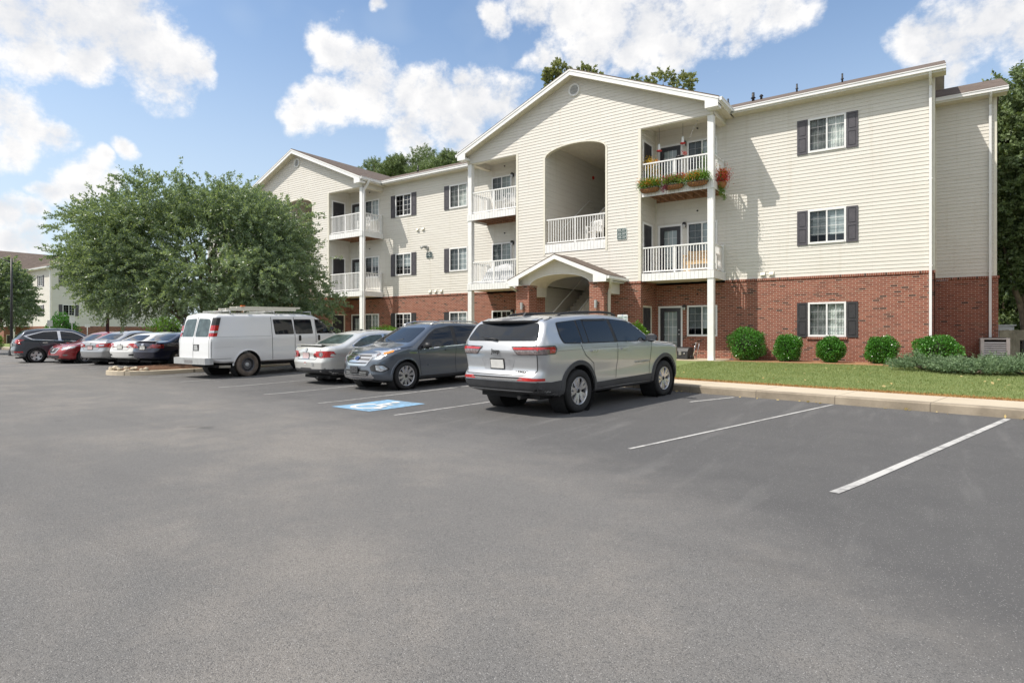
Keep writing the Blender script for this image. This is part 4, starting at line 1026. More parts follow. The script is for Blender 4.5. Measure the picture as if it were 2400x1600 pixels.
# ------------------------------------------------------------------ vehicles
# car frame: x forward (0 = middle of the wheelbase), y to the car's left, z up from the road
def smooth_curve(pts, sig=.03):
    pts = sorted(pts); X = np.linspace(pts[0][0], pts[-1][0], 500); Z = np.interp(X, [p[0] for p in pts], [p[1] for p in pts])
    dx = X[1]-X[0]; k = max(1, int(3*sig/dx)); g = np.exp(-.5*((np.arange(-k,k+1)*dx)/sig)**2); g /= g.sum()
    Zp = np.concatenate([2*Z[0]-Z[k:0:-1], Z, 2*Z[-1]-Z[-2:-k-2:-1]]); Z = np.convolve(Zp, g, 'valid')
    return lambda x: float(np.interp(x, X, Z))
def body_mesh(P, mat, parent):
    xr, xf, W = P['xr'], P['xf'], P['w']; top = smooth_curve(P['top'], P.get('sig', .035)); bot = smooth_curve(P['bot'], .04); belt = smooth_curve(P['belt'], .06)
    st = set()
    for s in np.linspace(0, 1, 14): st.add(round(xr + .32*s*s, 4)); st.add(round(xf - .32*s*s, 4))
    for x in np.arange(xr+.3, xf-.3, .05): st.add(round(float(x), 4))
    st = sorted(st); dr, wr = P.get('rc', (.30,.20)); df, wf = P.get('fc', (.45,.26)); tum = P.get('tum', .36); tuck = P.get('tuck', .07)
    plan = smooth_curve(P.get('plan', [(xr,1),(xf,1)]), .2)
    rsh = P.get('rear_shape', [(0,0),(2,0)]); fsh = P.get('front_shape', [(0,0),(2,0)]); bow_r, bow_f = P.get('bow', (.07,.14))
    NS = 16; rows = []
    for x in st:
        z0, z1, zb = bot(x), top(x), belt(x); w = W*plan(x)
        s = x-xr
        if s < dr: w -= wr*(1-math.sqrt(max(0, 1-((dr-s)/dr)**2)))
        s = xf-x
        if s < df: w -= wf*(1-math.sqrt(max(0, 1-((df-s)/df)**2)))
        rt = min(P.get('rt', .11), (z1-z0)*.35); rh = P.get('rh', .20)
        zs = min(zb-.10, z1-rt)
        def hw(z):
            q = w
            if z < zs: q = w*(1-tuck*((zs-z)/max(.2, zs-z0))**2)
            q -= P.get('scoop', .016)*math.exp(-((z-P.get('zm', .60))/.12)**2)
            q += .008*math.exp(-((z-(zb-.13))/.035)**2)
            if z > zb: q -= .012 + tum*(z-zb) + P.get('tum2', .18)*(z-zb)**2
            return max(q, .25)
        pts = [(0,z0),(hw(z0)*.5,z0),(hw(z0)*.84,z0),(hw(z0+.05)*.95,z0+.015),(hw(z0+.09)-.004,z0+.06)]
        za = z0+.11; zt = z1-rt
        for k in range(NS): z = za+(zt-za)*k/(NS-1); pts.append((hw(z), z))
        ht = hw(zt); rh_ = min(rh, ht*.5)
        for k in range(1, 7): a = R(90*k/6); pts.append((ht - rh_*(1-math.cos(a)) , zt+rt*math.sin(a)))
        wt = ht-rh_; cr = P.get('crown', .025)
        for q in (.66,.33,0): pts.append((wt*q, z1+cr*(1-q*q)))
        rows.append((x, w, pts))
    np_ = len(rows[0][2]); V = []; idx = []
    zlo = lambda sh, z: float(np.interp(z, [p[0] for p in sh], [p[1] for p in sh]))
    def shape(x, y, z, w):
        sr = max(0, 1-(x-xr)/.40); sf = max(0, 1-(xf-x)/.55)
        return x + sr*(zlo(rsh, z) + bow_r*(y/W)**2) + sf*(zlo(fsh, z) - bow_f*(y/W)**2)
    for x, w, pts in rows:
        L = []
        for y, z in pts: L.append(len(V)); V.append((shape(x,y,z,w), y, z))
        Rr = []
        for i, (y, z) in enumerate(pts):
            if i in (0, np_-1): Rr.append(L[i])
            else: Rr.append(len(V)); V.append((shape(x,y,z,w), -y, z))
        idx.append((L, Rr))
    F = []
    for (L0, R0), (L1, R1) in zip(idx, idx[1:]):
        for i in range(np_-1):
            F.append((L0[i], L0[i+1], L1[i+1], L1[i])); F.append((R0[i+1], R0[i], R1[i], R1[i+1]))
    for (L, Rr), x, flip in ((idx[0], xr, False), (idx[-1], xf, True)):
        nsub = 8; grid = []
        w = rows[0][1] if not flip else rows[-1][1]
        for i in range(np_):
            if i in (0, np_-1): grid.append([L[i]]*(nsub+1)); continue
            y, z = abs(V[L[i]][1]), V[L[i]][2]; row = [Rr[i]]
            for k in range(1, nsub):
                yy = -y+2*y*k/nsub; row.append(len(V)); V.append((shape(x, yy, z, w), yy, z))
            row.append(L[i]); grid.append(row)
        for i in range(np_-1):
            for k in range(nsub):
                q = [grid[i][k], grid[i][k+1], grid[i+1][k+1], grid[i+1][k]]; q = list(dict.fromkeys(q))
                if len(q) > 2: F.append(tuple(q) if flip else tuple(q[::-1]))
    me = bpy.data.meshes.new('body'); me.from_pydata(V, [], F); me.materials.append(mat)
    o = bpy.data.objects.new('body', me); COL.objects.link(o)
    # wheel arches
    c = MB(); Ra = P['ra']
    for xw in P['wheels']:
        for s in (1,-1):
            M = Matrix.Translation((xw, s*(W+.3), P['rw'])) @ Matrix.Rotation(R(90), 4, 'X')
            prof = [(.001,-.0),(Ra,0),(Ra,.62+.0),(.001,.62)] if s > 0 else [(.001,-.62),(Ra,-.62),(Ra,0),(.001,0)]
            c.lathe(prof, 40, 0, M)
    cut = c.build('cutter', mat); bm = bmesh.new(); bm.from_mesh(cut.data); bmesh.ops.remove_doubles(bm, verts=bm.verts, dist=.002); bmesh.ops.recalc_face_normals(bm, faces=bm.faces); bm.to_mesh(cut.data); bm.free()
    bm = bmesh.new(); bm.from_mesh(me); bmesh.ops.recalc_face_normals(bm, faces=bm.faces); bm.to_mesh(me); bm.free()
    full = BVHTree.FromPolygons([v.co.copy() for v in me.vertices], [tuple(p.vertices) for p in me.polygons])
    md = o.modifiers.new('b', 'BOOLEAN'); md.object = cut; md.operation = 'DIFFERENCE'; md.solver = 'EXACT'
    dg = bpy.context.evaluated_depsgraph_get(); dg.update(); me2 = bpy.data.meshes.new_from_object(o.evaluated_get(dg)); o.modifiers.clear()
    o.data = me2; me2.name = 'body'; bpy.data.objects.remove(cut); bpy.data.meshes.remove(me)
    me2.polygons.foreach_set('use_smooth', [True]*len(me2.polygons)); me2.set_sharp_from_angle(angle=R(38)); me2.materials.clear(); me2.materials.append(mat)
    o.parent = parent; P['bvh'] = full
    return o
def rnd(poly, r=.03, n=4):
    out = []; m = len(poly)
    for i in range(m):
        p0, p, p1 = Vector(poly[i-1]), Vector(poly[i]), Vector(poly[(i+1)%m]); a = p0-p; b = p1-p
        k = min(r, a.length*.45, b.length*.45); a = p+a.normalized()*k; b = p+b.normalized()*k
        for j in range(n+1):
            q = j/n; out.append(tuple((1-q)**2*a + 2*q*(1-q)*p + q*q*b))
    return out
def patch(P, name, poly, axis, mat, parent, off=.004, cell=.06, side=1):
    """skin-tight panel: polygon in (x,z) for 'side', (y,z) for 'front'/'rear', (x,y) for 'top', laid onto the body surface"""
    bm = bmesh.new(); vs = [bm.verts.new((p[0], p[1], 0)) for p in poly]; bm.faces.new(vs)
    xs = [p[0] for p in poly]; ys = [p[1] for p in poly]
    for k in (0, 1):
        lo, hi = (min(xs), max(xs)) if k == 0 else (min(ys), max(ys)); n = int((hi-lo)/cell)
        for i in range(1, n+1):
            co = [0,0,0]; co[k] = lo+(hi-lo)*i/(n+1); no = [0,0,0]; no[k] = 1
            bmesh.ops.bisect_plane(bm, geom=bm.verts[:]+bm.edges[:]+bm.faces[:], plane_co=co, plane_no=no, dist=1e-5)
    bmesh.ops.triangulate(bm, faces=[f for f in bm.faces if len(f.verts) > 4])
    bv = P['bvh']; W = P['w']
    for v in bm.verts:
        a, b = v.co.x, v.co.y
        if axis == 'side': og, d = Vector((a, side*2.5, b)), Vector((0,-side,0)); guess = Vector((a, side*W*.95, b))
        elif axis == 'rear': og, d = Vector((P['xr']-2, a, b)), Vector((1,0,0)); guess = Vector((P['xr'], a, b))
        elif axis == 'front': og, d = Vector((P['xf']+2, a, b)), Vector((-1,0,0)); guess = Vector((P['xf'], a, b))
        else: og, d = Vector((a, b, 4)), Vector((0,0,-1)); guess = Vector((a, b, 1.5))
        loc, no, i, ds = bv.ray_cast(og, d)
        if loc is None or (axis == 'side' and loc.y*side < W*.3): loc, no, i, ds = bv.find_nearest(guess)
        if no.dot(d) > 0: no = -no
        no = (no - d*.35).normalized()
        v.co = loc + no*off
    if axis in ('rear',) or (axis == 'side' and side > 0) : bmesh.ops.reverse_faces(bm, faces=bm.faces)
    me = bpy.data.meshes.new(name); bm.to_mesh(me); bm.free(); me.materials.append(mat)
    me.polygons.foreach_set('use_smooth', [True]*len(me.polygons))
    o = bpy.data.objects.new(name, me); COL.objects.link(o); o.parent = parent
    return o
def both(P, name, poly, mat, parent, off=.004, cell=.06):
    return [patch(P, name, poly, 'side', mat, parent, off, cell, s) for s in (1,-1)]
def mirror_y(poly): return [(-a, b) for a, b in poly]
def seam(P, pts, parent, w=.010, axis='side', name='door_seam', mat=None, off=.0035, sides=(1,-1)):
    for s in sides:
        V = []; bv = P['bvh']; pts3 = []
        m = MB(); path = []
        for (a,b),(c,d) in zip(pts, pts[1:]):
            n = max(2, int(math.hypot(c-a, d-b)/.06))
            path += [(a+(c-a)*i/n, b+(d-b)*i/n) for i in range(n)]
        path.append(pts[-1])
        def hit(a, b):
            if axis == 'side': og, dr = Vector((a, s*2.5, b)), Vector((0,-s,0))
            elif axis == 'rear': og, dr = Vector((P['xr']-2, a, b)), Vector((1,0,0))
            elif axis == 'top': og, dr = Vector((a, b*s, 4)), Vector((0,0,-1))
            else: og, dr = Vector((P['xf']+2, a, b)), Vector((-1,0,0))
            loc, no, i, ds = bv.ray_cast(og, dr)
            if loc is None: loc, no, i, ds = bv.find_nearest(og+dr*1.6)
            if no.dot(dr) > 0: no = -no
            return loc + (no - dr*.35).normalized()*off
        rows = []
        for i, (a, b) in enumerate(path):
            p, q = path[max(0,i-1)], path[min(len(path)-1,i+1)]; t = Vector((q[0]-p[0], q[1]-p[1])).normalized(); n_ = Vector((-t.y, t.x))*w/2
            rows.append((hit(a-n_.x, b-n_.y), hit(a+n_.x, b+n_.y)))
        for (a,b),(c,d) in zip(rows, rows[1:]): m.face([a,b,d,c], 0, True)
        m.build(name, mat or MT['seam'], parent)
        if axis in ('rear','front'): break
def make_wheel(parent, x, y, r, wd, rr, style, P, rimmat='alloy', tyre='tyre'):
    """wheel = hub drum > tyre, rim. outer face looks away from the car"""
    s = 1 if y > 0 else -1; M0 = Matrix.Translation((x, y, r)) @ (Matrix.Rotation(R(-90), 4, 'X') if s > 0 else Matrix.Rotation(R(90), 4, 'X')) @ Matrix.Rotation(random.uniform(0,1), 4, 'Z')
    h = wd/2
    m = MB(); m.lathe([(.001,h*.25),(rr*.96,h*.25),(rr*.96,-h*.6),(.001,-h*.6)], 28, 0, M0, sm=False); m.lathe([(.05,h*.30),(rr*.62,h*.30),(rr*.62,h*.26)], 24, 1, M0, sm=False)
    hub = m.build('wheel', [MT['dark'], MT['metal_grey']], parent)
    m = MB(); m.lathe([(rr,-h*.75),(rr*1.02,-h*.95),(r*.90,-h),(r*.975,-h*.86),(r,-h*.62),(r,h*.62),(r*.975,h*.86),(r*.90,h),(rr*1.06,h*.96),(rr*1.01,h*.80),(rr*.985,h*.5)], 44, 0, M0)
    m.build('tyre', MT['tyre' if style[0] != 'steel' else 'tyre_dusty'], hub)
    m = MB()
    m.lathe([(rr*1.012,h*.80),(rr*1.015,h*.90),(rr*.985,h*.93),(rr*.93,h*.80),(rr*.92,h*.3)], 44, 0, M0)
    zc = h*.72
    def spoke(a, w0, w1, r0, r1, z0, z1, th=.03):
        ca, sa = math.cos(a), math.sin(a); rad = Vector((ca, sa, 0)); tan = Vector((-sa, ca, 0))
        p = [rad*r0-tan*w0/2, rad*r1-tan*w1/2, rad*r1+tan*w1/2, rad*r0+tan*w0/2]; z = [z0, z1, z1, z0]
        top = [M0 @ Vector((v.x, v.y, q)) for v, q in zip(p, z)]; low = [M0 @ Vector((v.x, v.y, q-th)) for v, q in zip([rad*r0-tan*w0*.7, rad*r1-tan*w1*.7, rad*r1+tan*w1*.7, rad*r0+tan*w0*.7], z)]
        m.face(top); 
        for i in range(4): j = (i+1) % 4; m.face([low[i], low[j], top[j], top[i]])
    if style[0] == 'steel':
        m.lathe([(.001,h*.62),(.055,h*.62),(.07,h*.45),(rr*.42,h*.38),(rr*.62,h*.60),(rr*.74,h*.52),(rr*.86,h*.18),(rr*.93,h*.30)], 40, 0, M0)
        for k in range(16):
            a = 2*math.pi*k/16; c_ = rr*.69; m.face([M0 @ Vector((c_*math.cos(a)+.022*math.cos(q), c_*math.sin(a)+.022*math.sin(q), h*.585+.004)) for q in np.linspace(0, 2*math.pi, 8, endpoint=False)], 1)
        m.lathe([(.001,h*.80),(.045,h*.80),(.06,h*.70),(.075,h*.52)], 20, 2, M0)
        m.build('rim', [MT['steelrim'], MT['dark'], MT['metal_grey']], hub); return hub
    n, dbl, w0, w1 = style[1:]
    m.lathe([(.001,zc+.004),(rr*.17,zc),(rr*.20,zc-.03)], 24, 0, M0)
    for k in range(n):
        a = 2*math.pi*k/n
        if dbl:
            for q in (-1, 1): spoke(a+q*dbl*.55, w0, w1, rr*.12, rr*.56, zc-.004, zc+.010); spoke(a+q*dbl*.75, w1*1.0, w1*.95, rr*.52, rr*.95, zc+.008, h*.84)
        else: spoke(a, w0, w1, rr*.12, rr*.95, zc, h*.84)
        b = a+math.pi/n; m.lathe([(.001,zc-.005),(.011,zc-.005)], 8, 1, M0 @ Matrix.Translation((rr*.14*math.cos(b), rr*.14*math.sin(b), .008)))
    m.lathe([(.001,zc+.014),(.030,zc+.012),(.032,zc)], 16, 1, M0)
    m.build('rim', [MT[rimmat], MT['dark']], hub)
    return hub
def mirrors(P, parent, x, z, mat, lenmat=None, wd=.20, y=None):
    for s in (1,-1):
        y0 = (y or P['w'])*s - s*.06; m = MB(); bm = bmesh.new(); bmesh.ops.create_uvsphere(bm, u_segments=16, v_segments=10, radius=1)
        for v in bm.verts:
            q = v.co; v.co = Vector((x + (q.x*.075 if q.x > 0 else q.x*.035) - .03*q.y*q.y, y0+s*.20+q.y*wd*.56, z+.02+q.z*.085*(1-.15*q.y*s)))
        me = bpy.data.meshes.new('mirror'); bm.to_mesh(me); bm.free(); me.materials.append(mat); me.polygons.foreach_set('use_smooth', [True]*len(me.polygons))
        o = bpy.data.objects.new('mirror', me); COL.objects.link(o); o.parent = parent
        m.beam((x, y0-s*.04, z-.05), (x-.005, y0+s*.16, z-.02), .07, .035); m.build('stalk', MT['blackplast'], o)
        g = MB(); g.face([(x-.042, y0+s*.20+a*wd*.44, z+.02+b*.062) for a, b in ((-1,-1),(1,-.8),(1,.8),(-1,1))]); g.build('mirror_glass', MT['chrome'], o)
def handle(P, parent, x, z, mat, ln=.19):
    for s in (1,-1):
        loc, no, i, d = P['bvh'].ray_cast(Vector((x, s*2.5, z)), Vector((0,-s,0))); m = MB(); y = loc.y
        m.box(x-ln/2, x+ln/2, y+s*.012, y+s*.032, z-.016, z+.016); m.box(x-ln/2, x-ln/2+.03, y-s*.01, y+s*.0119, z-.012, z+.012); m.box(x+ln/2-.03, x+ln/2, y-s*.01, y+s*.0119, z-.012, z+.012)
        m.build('door_handle', mat, parent)
def arch_trim(P, parent, mat, r0, r1, off=.014, zmin=.0, a0=-18, a1=198, name='wheel_arch_trim'):
    """flared lip round each wheel opening"""
    for xw in P['wheels']:
        for s in (1,-1):
            m = MB(); ring = []
            for k in range(27):
                a = R(a0+(a1-a0)*k/26); row = []
                for r, o in ((r0, off-.01),(r0,off+.006),(r1*.985,off),(r1,.0)):
                    x, z = xw+r*math.cos(a), P['rw']+r*math.sin(a); z = max(z, P['botz'])
                    loc, no, i, d = P['bvh'].ray_cast(Vector((x, s*2.5, z)), Vector((0,-s,0)))
                    if loc is None or loc.y*s < P['w']*.4: y = P['w']*.93*s
                    else: y = loc.y
                    row.append((x, y+s*o, z))
                ring.append(row)
            for A, B_ in zip(ring, ring[1:]):
                for q in range(3): m.face([A[q],A[q+1],B_[q+1],B_[q]], 0, True)
            m.build(name, mat, parent)
def finish(P, car, wstyle, wd=.23, rimr=.24, rimmat='alloy'):
    m = MB(); Ra = P['ra']; W = P['w']
    for xw in P['wheels']:
        for s in (1,-1):
            M = Matrix.Translation((xw, s*(W-.03), P['rw'])) @ Matrix.Rotation(R(90)*(1 if s > 0 else -1), 4, 'X')
            m.lathe([(Ra-.004,0),(Ra-.004,.34),(.001,.34)], 36, 0, M, sm=False)
    build_split(m, 'wheel_well', MT['dark'], car)
    m = MB(); zb = P['botz']; m.box(P['xr']+.35, P['xf']-.4, -W*.72, W*.72, zb-.045, zb+.04)
    m.tube([(P['wheels'][0], -W*.8, P['rw']),(P['wheels'][0], W*.8, P['rw'])], .05, 8); m.tube([(P['xr']+.1, -W*.45, zb-.0),(P['xr']+.9, -W*.40, zb-.02)], .035, 10)
    m.build('underbody', MT['dark'], car)
    for xw in P['wheels']:
        for s in (1,-1): make_wheel(car, xw, s*(W-wd/2-.012), P['rw'], wd, rimr, wstyle, P, rimmat)
def plate(P, parent, axis, z, mat, w=.305, h=.155, y=0.0, frame='blackplast', off=.012):
    patch(P, 'plate_frame', [(y-w/2-.018,z-h/2-.018),(y+w/2+.018,z-h/2-.018),(y+w/2+.018,z+h/2+.018),(y-w/2-.018,z+h/2+.018)], axis, MT[frame], parent, off)
    patch(P, 'licence_plate', [(y-w/2,z-h/2),(y+w/2,z-h/2),(y+w/2,z+h/2),(y-w/2,z+h/2)], axis, mat, parent, off+.006)
def ring_badge(P, parent, axis, z, r, mat, inner=None, y=0, sx=1.0, off=.012, name='emblem'):
    o = patch(P, name, [(y+r*sx*math.cos(a), z+r*math.sin(a)) for a in np.linspace(0, 2*math.pi, 24, endpoint=False)], axis, mat, parent, off, .5)
    if inner: patch(P, 'emblem_field', [(y+r*.82*sx*math.cos(a), z+r*.80*math.sin(a)) for a in np.linspace(0, 2*math.pi, 24, endpoint=False)], axis, inner, o, off+.003, .5)
    return o
def place(car, xc, zc, alpha, ref):
    """stand the car so that its point ref (x,y) is at xc right / zc ahead of the viewpoint, nose alpha degrees right of the view axis"""
    a = R(alpha - 35.2)               # clockwise from +y
    h = Vector((math.sin(a), math.cos(a), 0)); l = Vector((-h.y, h.x, 0)); x, y = cam2w(xc, zc)
    p = Vector((x, y, 0)) - h*ref[0] - l*ref[1]; P2 = lambda dx: p + h*dx
    zr, zf = zl(P2(-1.4).x, P2(-1.4).y), zl(P2(1.4).x, P2(1.4).y)
    car.location = (p.x, p.y, (zr+zf)/2); pitch = math.atan2(zf-zr, 2.8)
    car.rotation_euler = (Matrix.Rotation(math.atan2(h.y, h.x), 3, 'Z') @ Matrix.Rotation(-pitch, 3, 'Y')).to_euler()

def glasshouse(P, car, big, panes, wscreen=None, rscreen=None, trim=None, glass=None):
    G = glass or MT['carglass']
    if trim: both(P, 'window_trim', rnd([(x, z) for x, z in big], .05), trim, car, .003)
    else: both(P, 'window_surround', rnd(big, .05), MT['blackplast'], car, .003)
    for p in panes: both(P, 'side_window', rnd(p, .04), G, car, .006)
    if wscreen: patch(P, 'windscreen', rnd(wscreen, .08), 'front', G, car, .004)
    if rscreen: patch(P, 'rear_window', rnd(rscreen, .08), 'rear', G, car, .004)

# ---- big silver SUV in front
silver = carpaint('silver_paint', (.50,.515,.535), .66, .34, .05)
S = thing('silver_suv', 'large silver SUV with black roof rails, nearest the camera, seen from behind', 'suv')
P = dict(xr=-2.70, xf=2.50, w=.975, rw=.385, ra=.475, wheels=(-1.545,1.545), botz=.33, tum=.30, tuck=.05, rt=.10, rh=.16, rc=(.30,.17), fc=(.5,.28), bow=(.09,.16), zm=.72,
    top=[(-2.70,1.12),(-2.685,1.18),(-2.64,1.27),(-2.36,1.615),(-2.30,1.66),(-1.9,1.715),(-1.2,1.752),(-.6,1.758),(-.1,1.738),(.22,1.69),(.44,1.61),(1.04,1.255),(1.14,1.215),(1.8,1.17),(2.28,1.115),(2.42,1.03),(2.48,.88),(2.5,.72)],
    bot=[(-2.70,.44),(-2.3,.36),(-1.9,.31),(0,.32),(1.9,.31),(2.3,.34),(2.5,.40)], belt=[(-2.7,1.25),(-1,1.225),(1.4,1.215),(2.5,1.20)],
    rear_shape=[(0,.16),(.42,.05),(.62,-.035),(.70,-.03),(.78,.045),(.84,.055),(1.0,.03),(1.1,.0),(1.3,.0)], front_shape=[(0,-.1),(.5,0),(1.2,-.05)])
body_mesh(P, silver, S)
big = [(-2.34,1.60),(-2.26,1.30),(-2.12,1.225),(1.28,1.20),(1.20,1.30),(.74,1.56),(.52,1.635),(-.2,1.685),(-1.2,1.675),(-2.1,1.63)]
glasshouse(P, S, [(-2.08,1.61),(-2.08,1.36),(-2.01,1.24),(-1.7,1.228),(.98,1.21),(.90,1.30),(.45,1.555),(.22,1.625),(-.4,1.672),(-1.2,1.67)],
    [[(-2.06,1.595),(-2.05,1.36),(-1.99,1.255),(-1.48,1.245),(-1.52,1.64)],[(-1.47,1.64),(-1.44,1.245),(-1.28,1.243),(-1.31,1.65)],[(-1.28,1.65),(-1.25,1.243),(-.42,1.235),(-.48,1.66)],[(-.38,1.66),(-.31,1.233),(.89,1.225),(.82,1.30),(.40,1.55),(.18,1.612)]],
    [(-.66,1.60),(.66,1.60),(.78,1.275),(-.78,1.275)], [(-.735,1.60),(.735,1.60),(.855,1.295),(-.855,1.295)])
both(P, 'rain_visor', [(-1.27,1.66),(-1.26,1.622),(-.51,1.632),(-.52,1.675)], MT['blackplast'], S, .012)
m = MB()   # roof spoiler with a black lower lip
yy = np.linspace(-.66,.66,13)
for a, b in zip(yy, yy[1:]):
    f = lambda y: 1-.10*(y/.66)**2
    pa = [(-2.20,a,1.665*1+.035*f(a)),(-2.47+.10*(a/.66)**2,a,1.635+.015*f(a)),(-2.46+.10*(a/.66)**2,a,1.615),(-2.34,a,1.585),(-2.2,a,1.63)]
    pb = [(-2.20,b,1.665*1+.035*f(b)),(-2.47+.10*(b/.66)**2,b,1.635+.015*f(b)),(-2.46+.10*(b/.66)**2,b,1.615),(-2.34,b,1.585),(-2.2,b,1.63)]
    for i in range(4): m.face([pa[i],pb[i],pb[i+1],pa[i+1]], 0 if i == 0 else 1, False)
for y in (-.66,.66): m.face([(-2.20,y,1.69),(-2.37,y,1.648),(-2.36,y,1.615),(-2.34,y,1.585),(-2.2,y,1.63)], 1)
m.build('spoiler', [silver, MT['blackplast']], S)
for s in (1,-1):
    m = MB(); m.tube([(-1.75,s*.60,1.715),(-1.62,s*.60,1.765),(-1.2,s*.605,1.795),(-.3,s*.605,1.805),(.0,s*.60,1.785),(.16,s*.595,1.735)], .022, 8); m.build('roof_rail', MT['blackplast'], S)
m = MB(); m.slab([(-1.98,-.02,1.72),(-1.66,-.02,1.74),(-1.80,-.02,1.80),(-1.90,-.02,1.80)], (0,.04,0)); m.build('roof_antenna', MT['blackplast'], S)
# cladding
both(P, 'sill_cladding', [(-1.10,.30),(1.10,.30),(1.05,.535),(-1.06,.50)], MT['cladding'], S, .010)
patch(P, 'rear_bumper', [(-.96,.36),(.96,.36),(.96,.60),(.60,.61),(-.60,.61),(-.96,.60)], 'rear', MT['cladding'], S, .010)
both(P, 'bumper_end', [(-2.72,.36),(-1.98,.31),(-1.94,.62),(-2.35,.60),(-2.45,.61),(-2.70,.61)], MT['cladding'], S, .011)
arch_trim(P, S, MT['cladding'], .472, .552, .018)
patch(P, 'chrome_strip', [(-.60,.632),(.60,.632),(.60,.668),(-.60,.668)], 'rear', MT['chrome'], S, .012)
patch(P, 'bumper_slot', [(-.62,.668),(.62,.668),(.58,.69),(-.58,.69)], 'rear', MT['seam'], S, .008)
for s in (1,-1):
    q = lambda L: L if s > 0 else mirror_y(L)
    patch(P, 'bumper_reflector', q([(.50,.632),(.93,.63),(.93,.672),(.56,.690)]), 'rear', MT['redlens'], S, .013)
    o = patch(P, 'tail_light', q(rnd([(.36,1.195),(.97,1.205),(.97,1.075),(.50,1.07)], .03)), 'rear', MT['smokelens'], S, .010)
    patch(P, 'tail_light_bar', q([(.385,1.185),(.97,1.195),(.97,1.155),(.42,1.150)]), 'rear', MT['redlens'], o, .016)
    patch(P, 'bezel', q(rnd([(.34,1.205),(.98,1.215),(.98,1.065),(.49,1.060)], .03)), 'rear', MT['blackplast'], o, .007)
    o = patch(P, 'tail_light', rnd([(-2.70,1.205),(-2.27,1.205),(-2.23,1.16),(-2.27,1.085),(-2.70,1.075)], .03), 'side', MT['smokelens'], S, .010, side=s)
    patch(P, 'tail_light_bar', rnd([(-2.70,1.195),(-2.29,1.195),(-2.26,1.16),(-2.70,1.155)], .015), 'side', MT['redlens'], o, .016, side=s)
    patch(P, 'tail_light_bar', rnd([(-2.42,1.155),(-2.26,1.16),(-2.29,1.098),(-2.42,1.095)], .015), 'side', MT['redlens'], o, .015, side=s)
    patch(P, 'bezel', rnd([(-2.72,1.215),(-2.25,1.217),(-2.21,1.16),(-2.25,1.073),(-2.72,1.065)], .03), 'side', MT['blackplast'], o, .007, side=s)
    o = patch(P, 'headlight', rnd([(2.05,1.06),(2.40,1.0),(2.5,.94),(2.5,.86),(2.2,.94)], .02), 'side', MT['clearlens'], S, .006, side=s)
    patch(P, 'headlight', q(rnd([(.50,.99),(.92,1.01),(.93,.89),(.52,.87)], .02)), 'front', MT['clearlens'], S, .008)
plate(P, S, 'rear', .90, MT['plate'], off=.012)
patch(P, 'plate_recess', [(-.40,.985),(.40,.985),(.33,.80),(-.33,.80)], 'rear', simple('recess_grey', (.42,.43,.45), .4, metal=.5), S, .003)
seam(P, [(-.83,1.24),(-.86,1.05),(-.84,.80),(-.76,.715),(.76,.715),(.84,.80),(.86,1.05),(.83,1.24)], S, .012, 'rear', 'tailgate_seam')
seam(P, [(-1.52,1.20),(-1.38,1.02),(-1.12,.86),(-1.03,.55)], S); seam(P, [(-.33,1.20),(-.32,.9),(-.36,.54)], S); seam(P, [(.96,1.19),(.93,.9),(.90,.54)], S)
seam(P, [(-2.2,1.12),(-1.2,1.13),(0,1.135),(1.3,1.125),(1.9,1.10)], S, .008, name='crease_shade_line', mat=simple('crease_shade_grey', (.33,.34,.36), .4, metal=.5))  # darker grey strip paints the shade along the body crease
seam(P, [(1.15,1.17),(1.8,1.13),(2.35,1.06)], S, .008); seam(P, [(-1.9,.64),(-1.35,1.69)] if False else [(-2.3,1.64),(-2.0,1.70)], S, .006)
handle(P, S, -1.10, 1.085, MT['alloy'], .22); handle(P, S, -.10, 1.09, MT['alloy'], .22)
mirrors(P, S, .74, 1.26, MT['blackplast'], wd=.24)
m = MB(); M = Matrix.Translation((-2.655,0,1.335)); m.tube([(-2.64,.02,1.31),(-2.665,.02,1.325),(-2.62,.42,1.365)], [.018,.014,.008], 8); m.build('rear_wiper', MT['blackplast'], S)
def rear_text(txt, size, y, z, name, mat, car, P, depth=.004, stretch=1.0, spacing=1.0):
    loc, no, i, d = P['bvh'].ray_cast(Vector((P['xr']-2, y, z)), Vector((1,0,0)))
    M = Matrix.Translation((loc.x-.012, y, z)) @ Matrix(((0,0,-1,0),(-1,0,0,0),(0,1,0,0),(0,0,0,1)))
    return text_mesh(txt, size, mat, M, name, car, depth, stretch=stretch, spacing=spacing)
rear_text('Jeep', .115, .0, 1.12, 'badge', MT['blackplast'], S, P)
rear_text('LAREDO', .058, -.56, .775, 'badge', MT['blackplast'], S, P, stretch=1.3)
for s in (1,-1):
    loc, no, i, d = P['bvh'].ray_cast(Vector((.62, s*2.5, .80)), Vector((0,-s,0)))
    M = Matrix.Translation((.62, loc.y+s*.012, .80)) @ (Matrix(((1,0,0,0),(0,0,-1,0),(0,1,0,0),(0,0,0,1))) if s < 0 else Matrix(((-1,0,0,0),(0,0,1,0),(0,1,0,0),(0,0,0,1))))
    text_mesh('GRAND CHEROKEE L', .055, MT['alloy'], M, 'badge', S, .003, stretch=1.15)
finish(P, S, ('spoke', 5, .30, .050, .055), .265, .245)
place(S, 1.21, 10.80, 42.5, (-1.545,-.95))

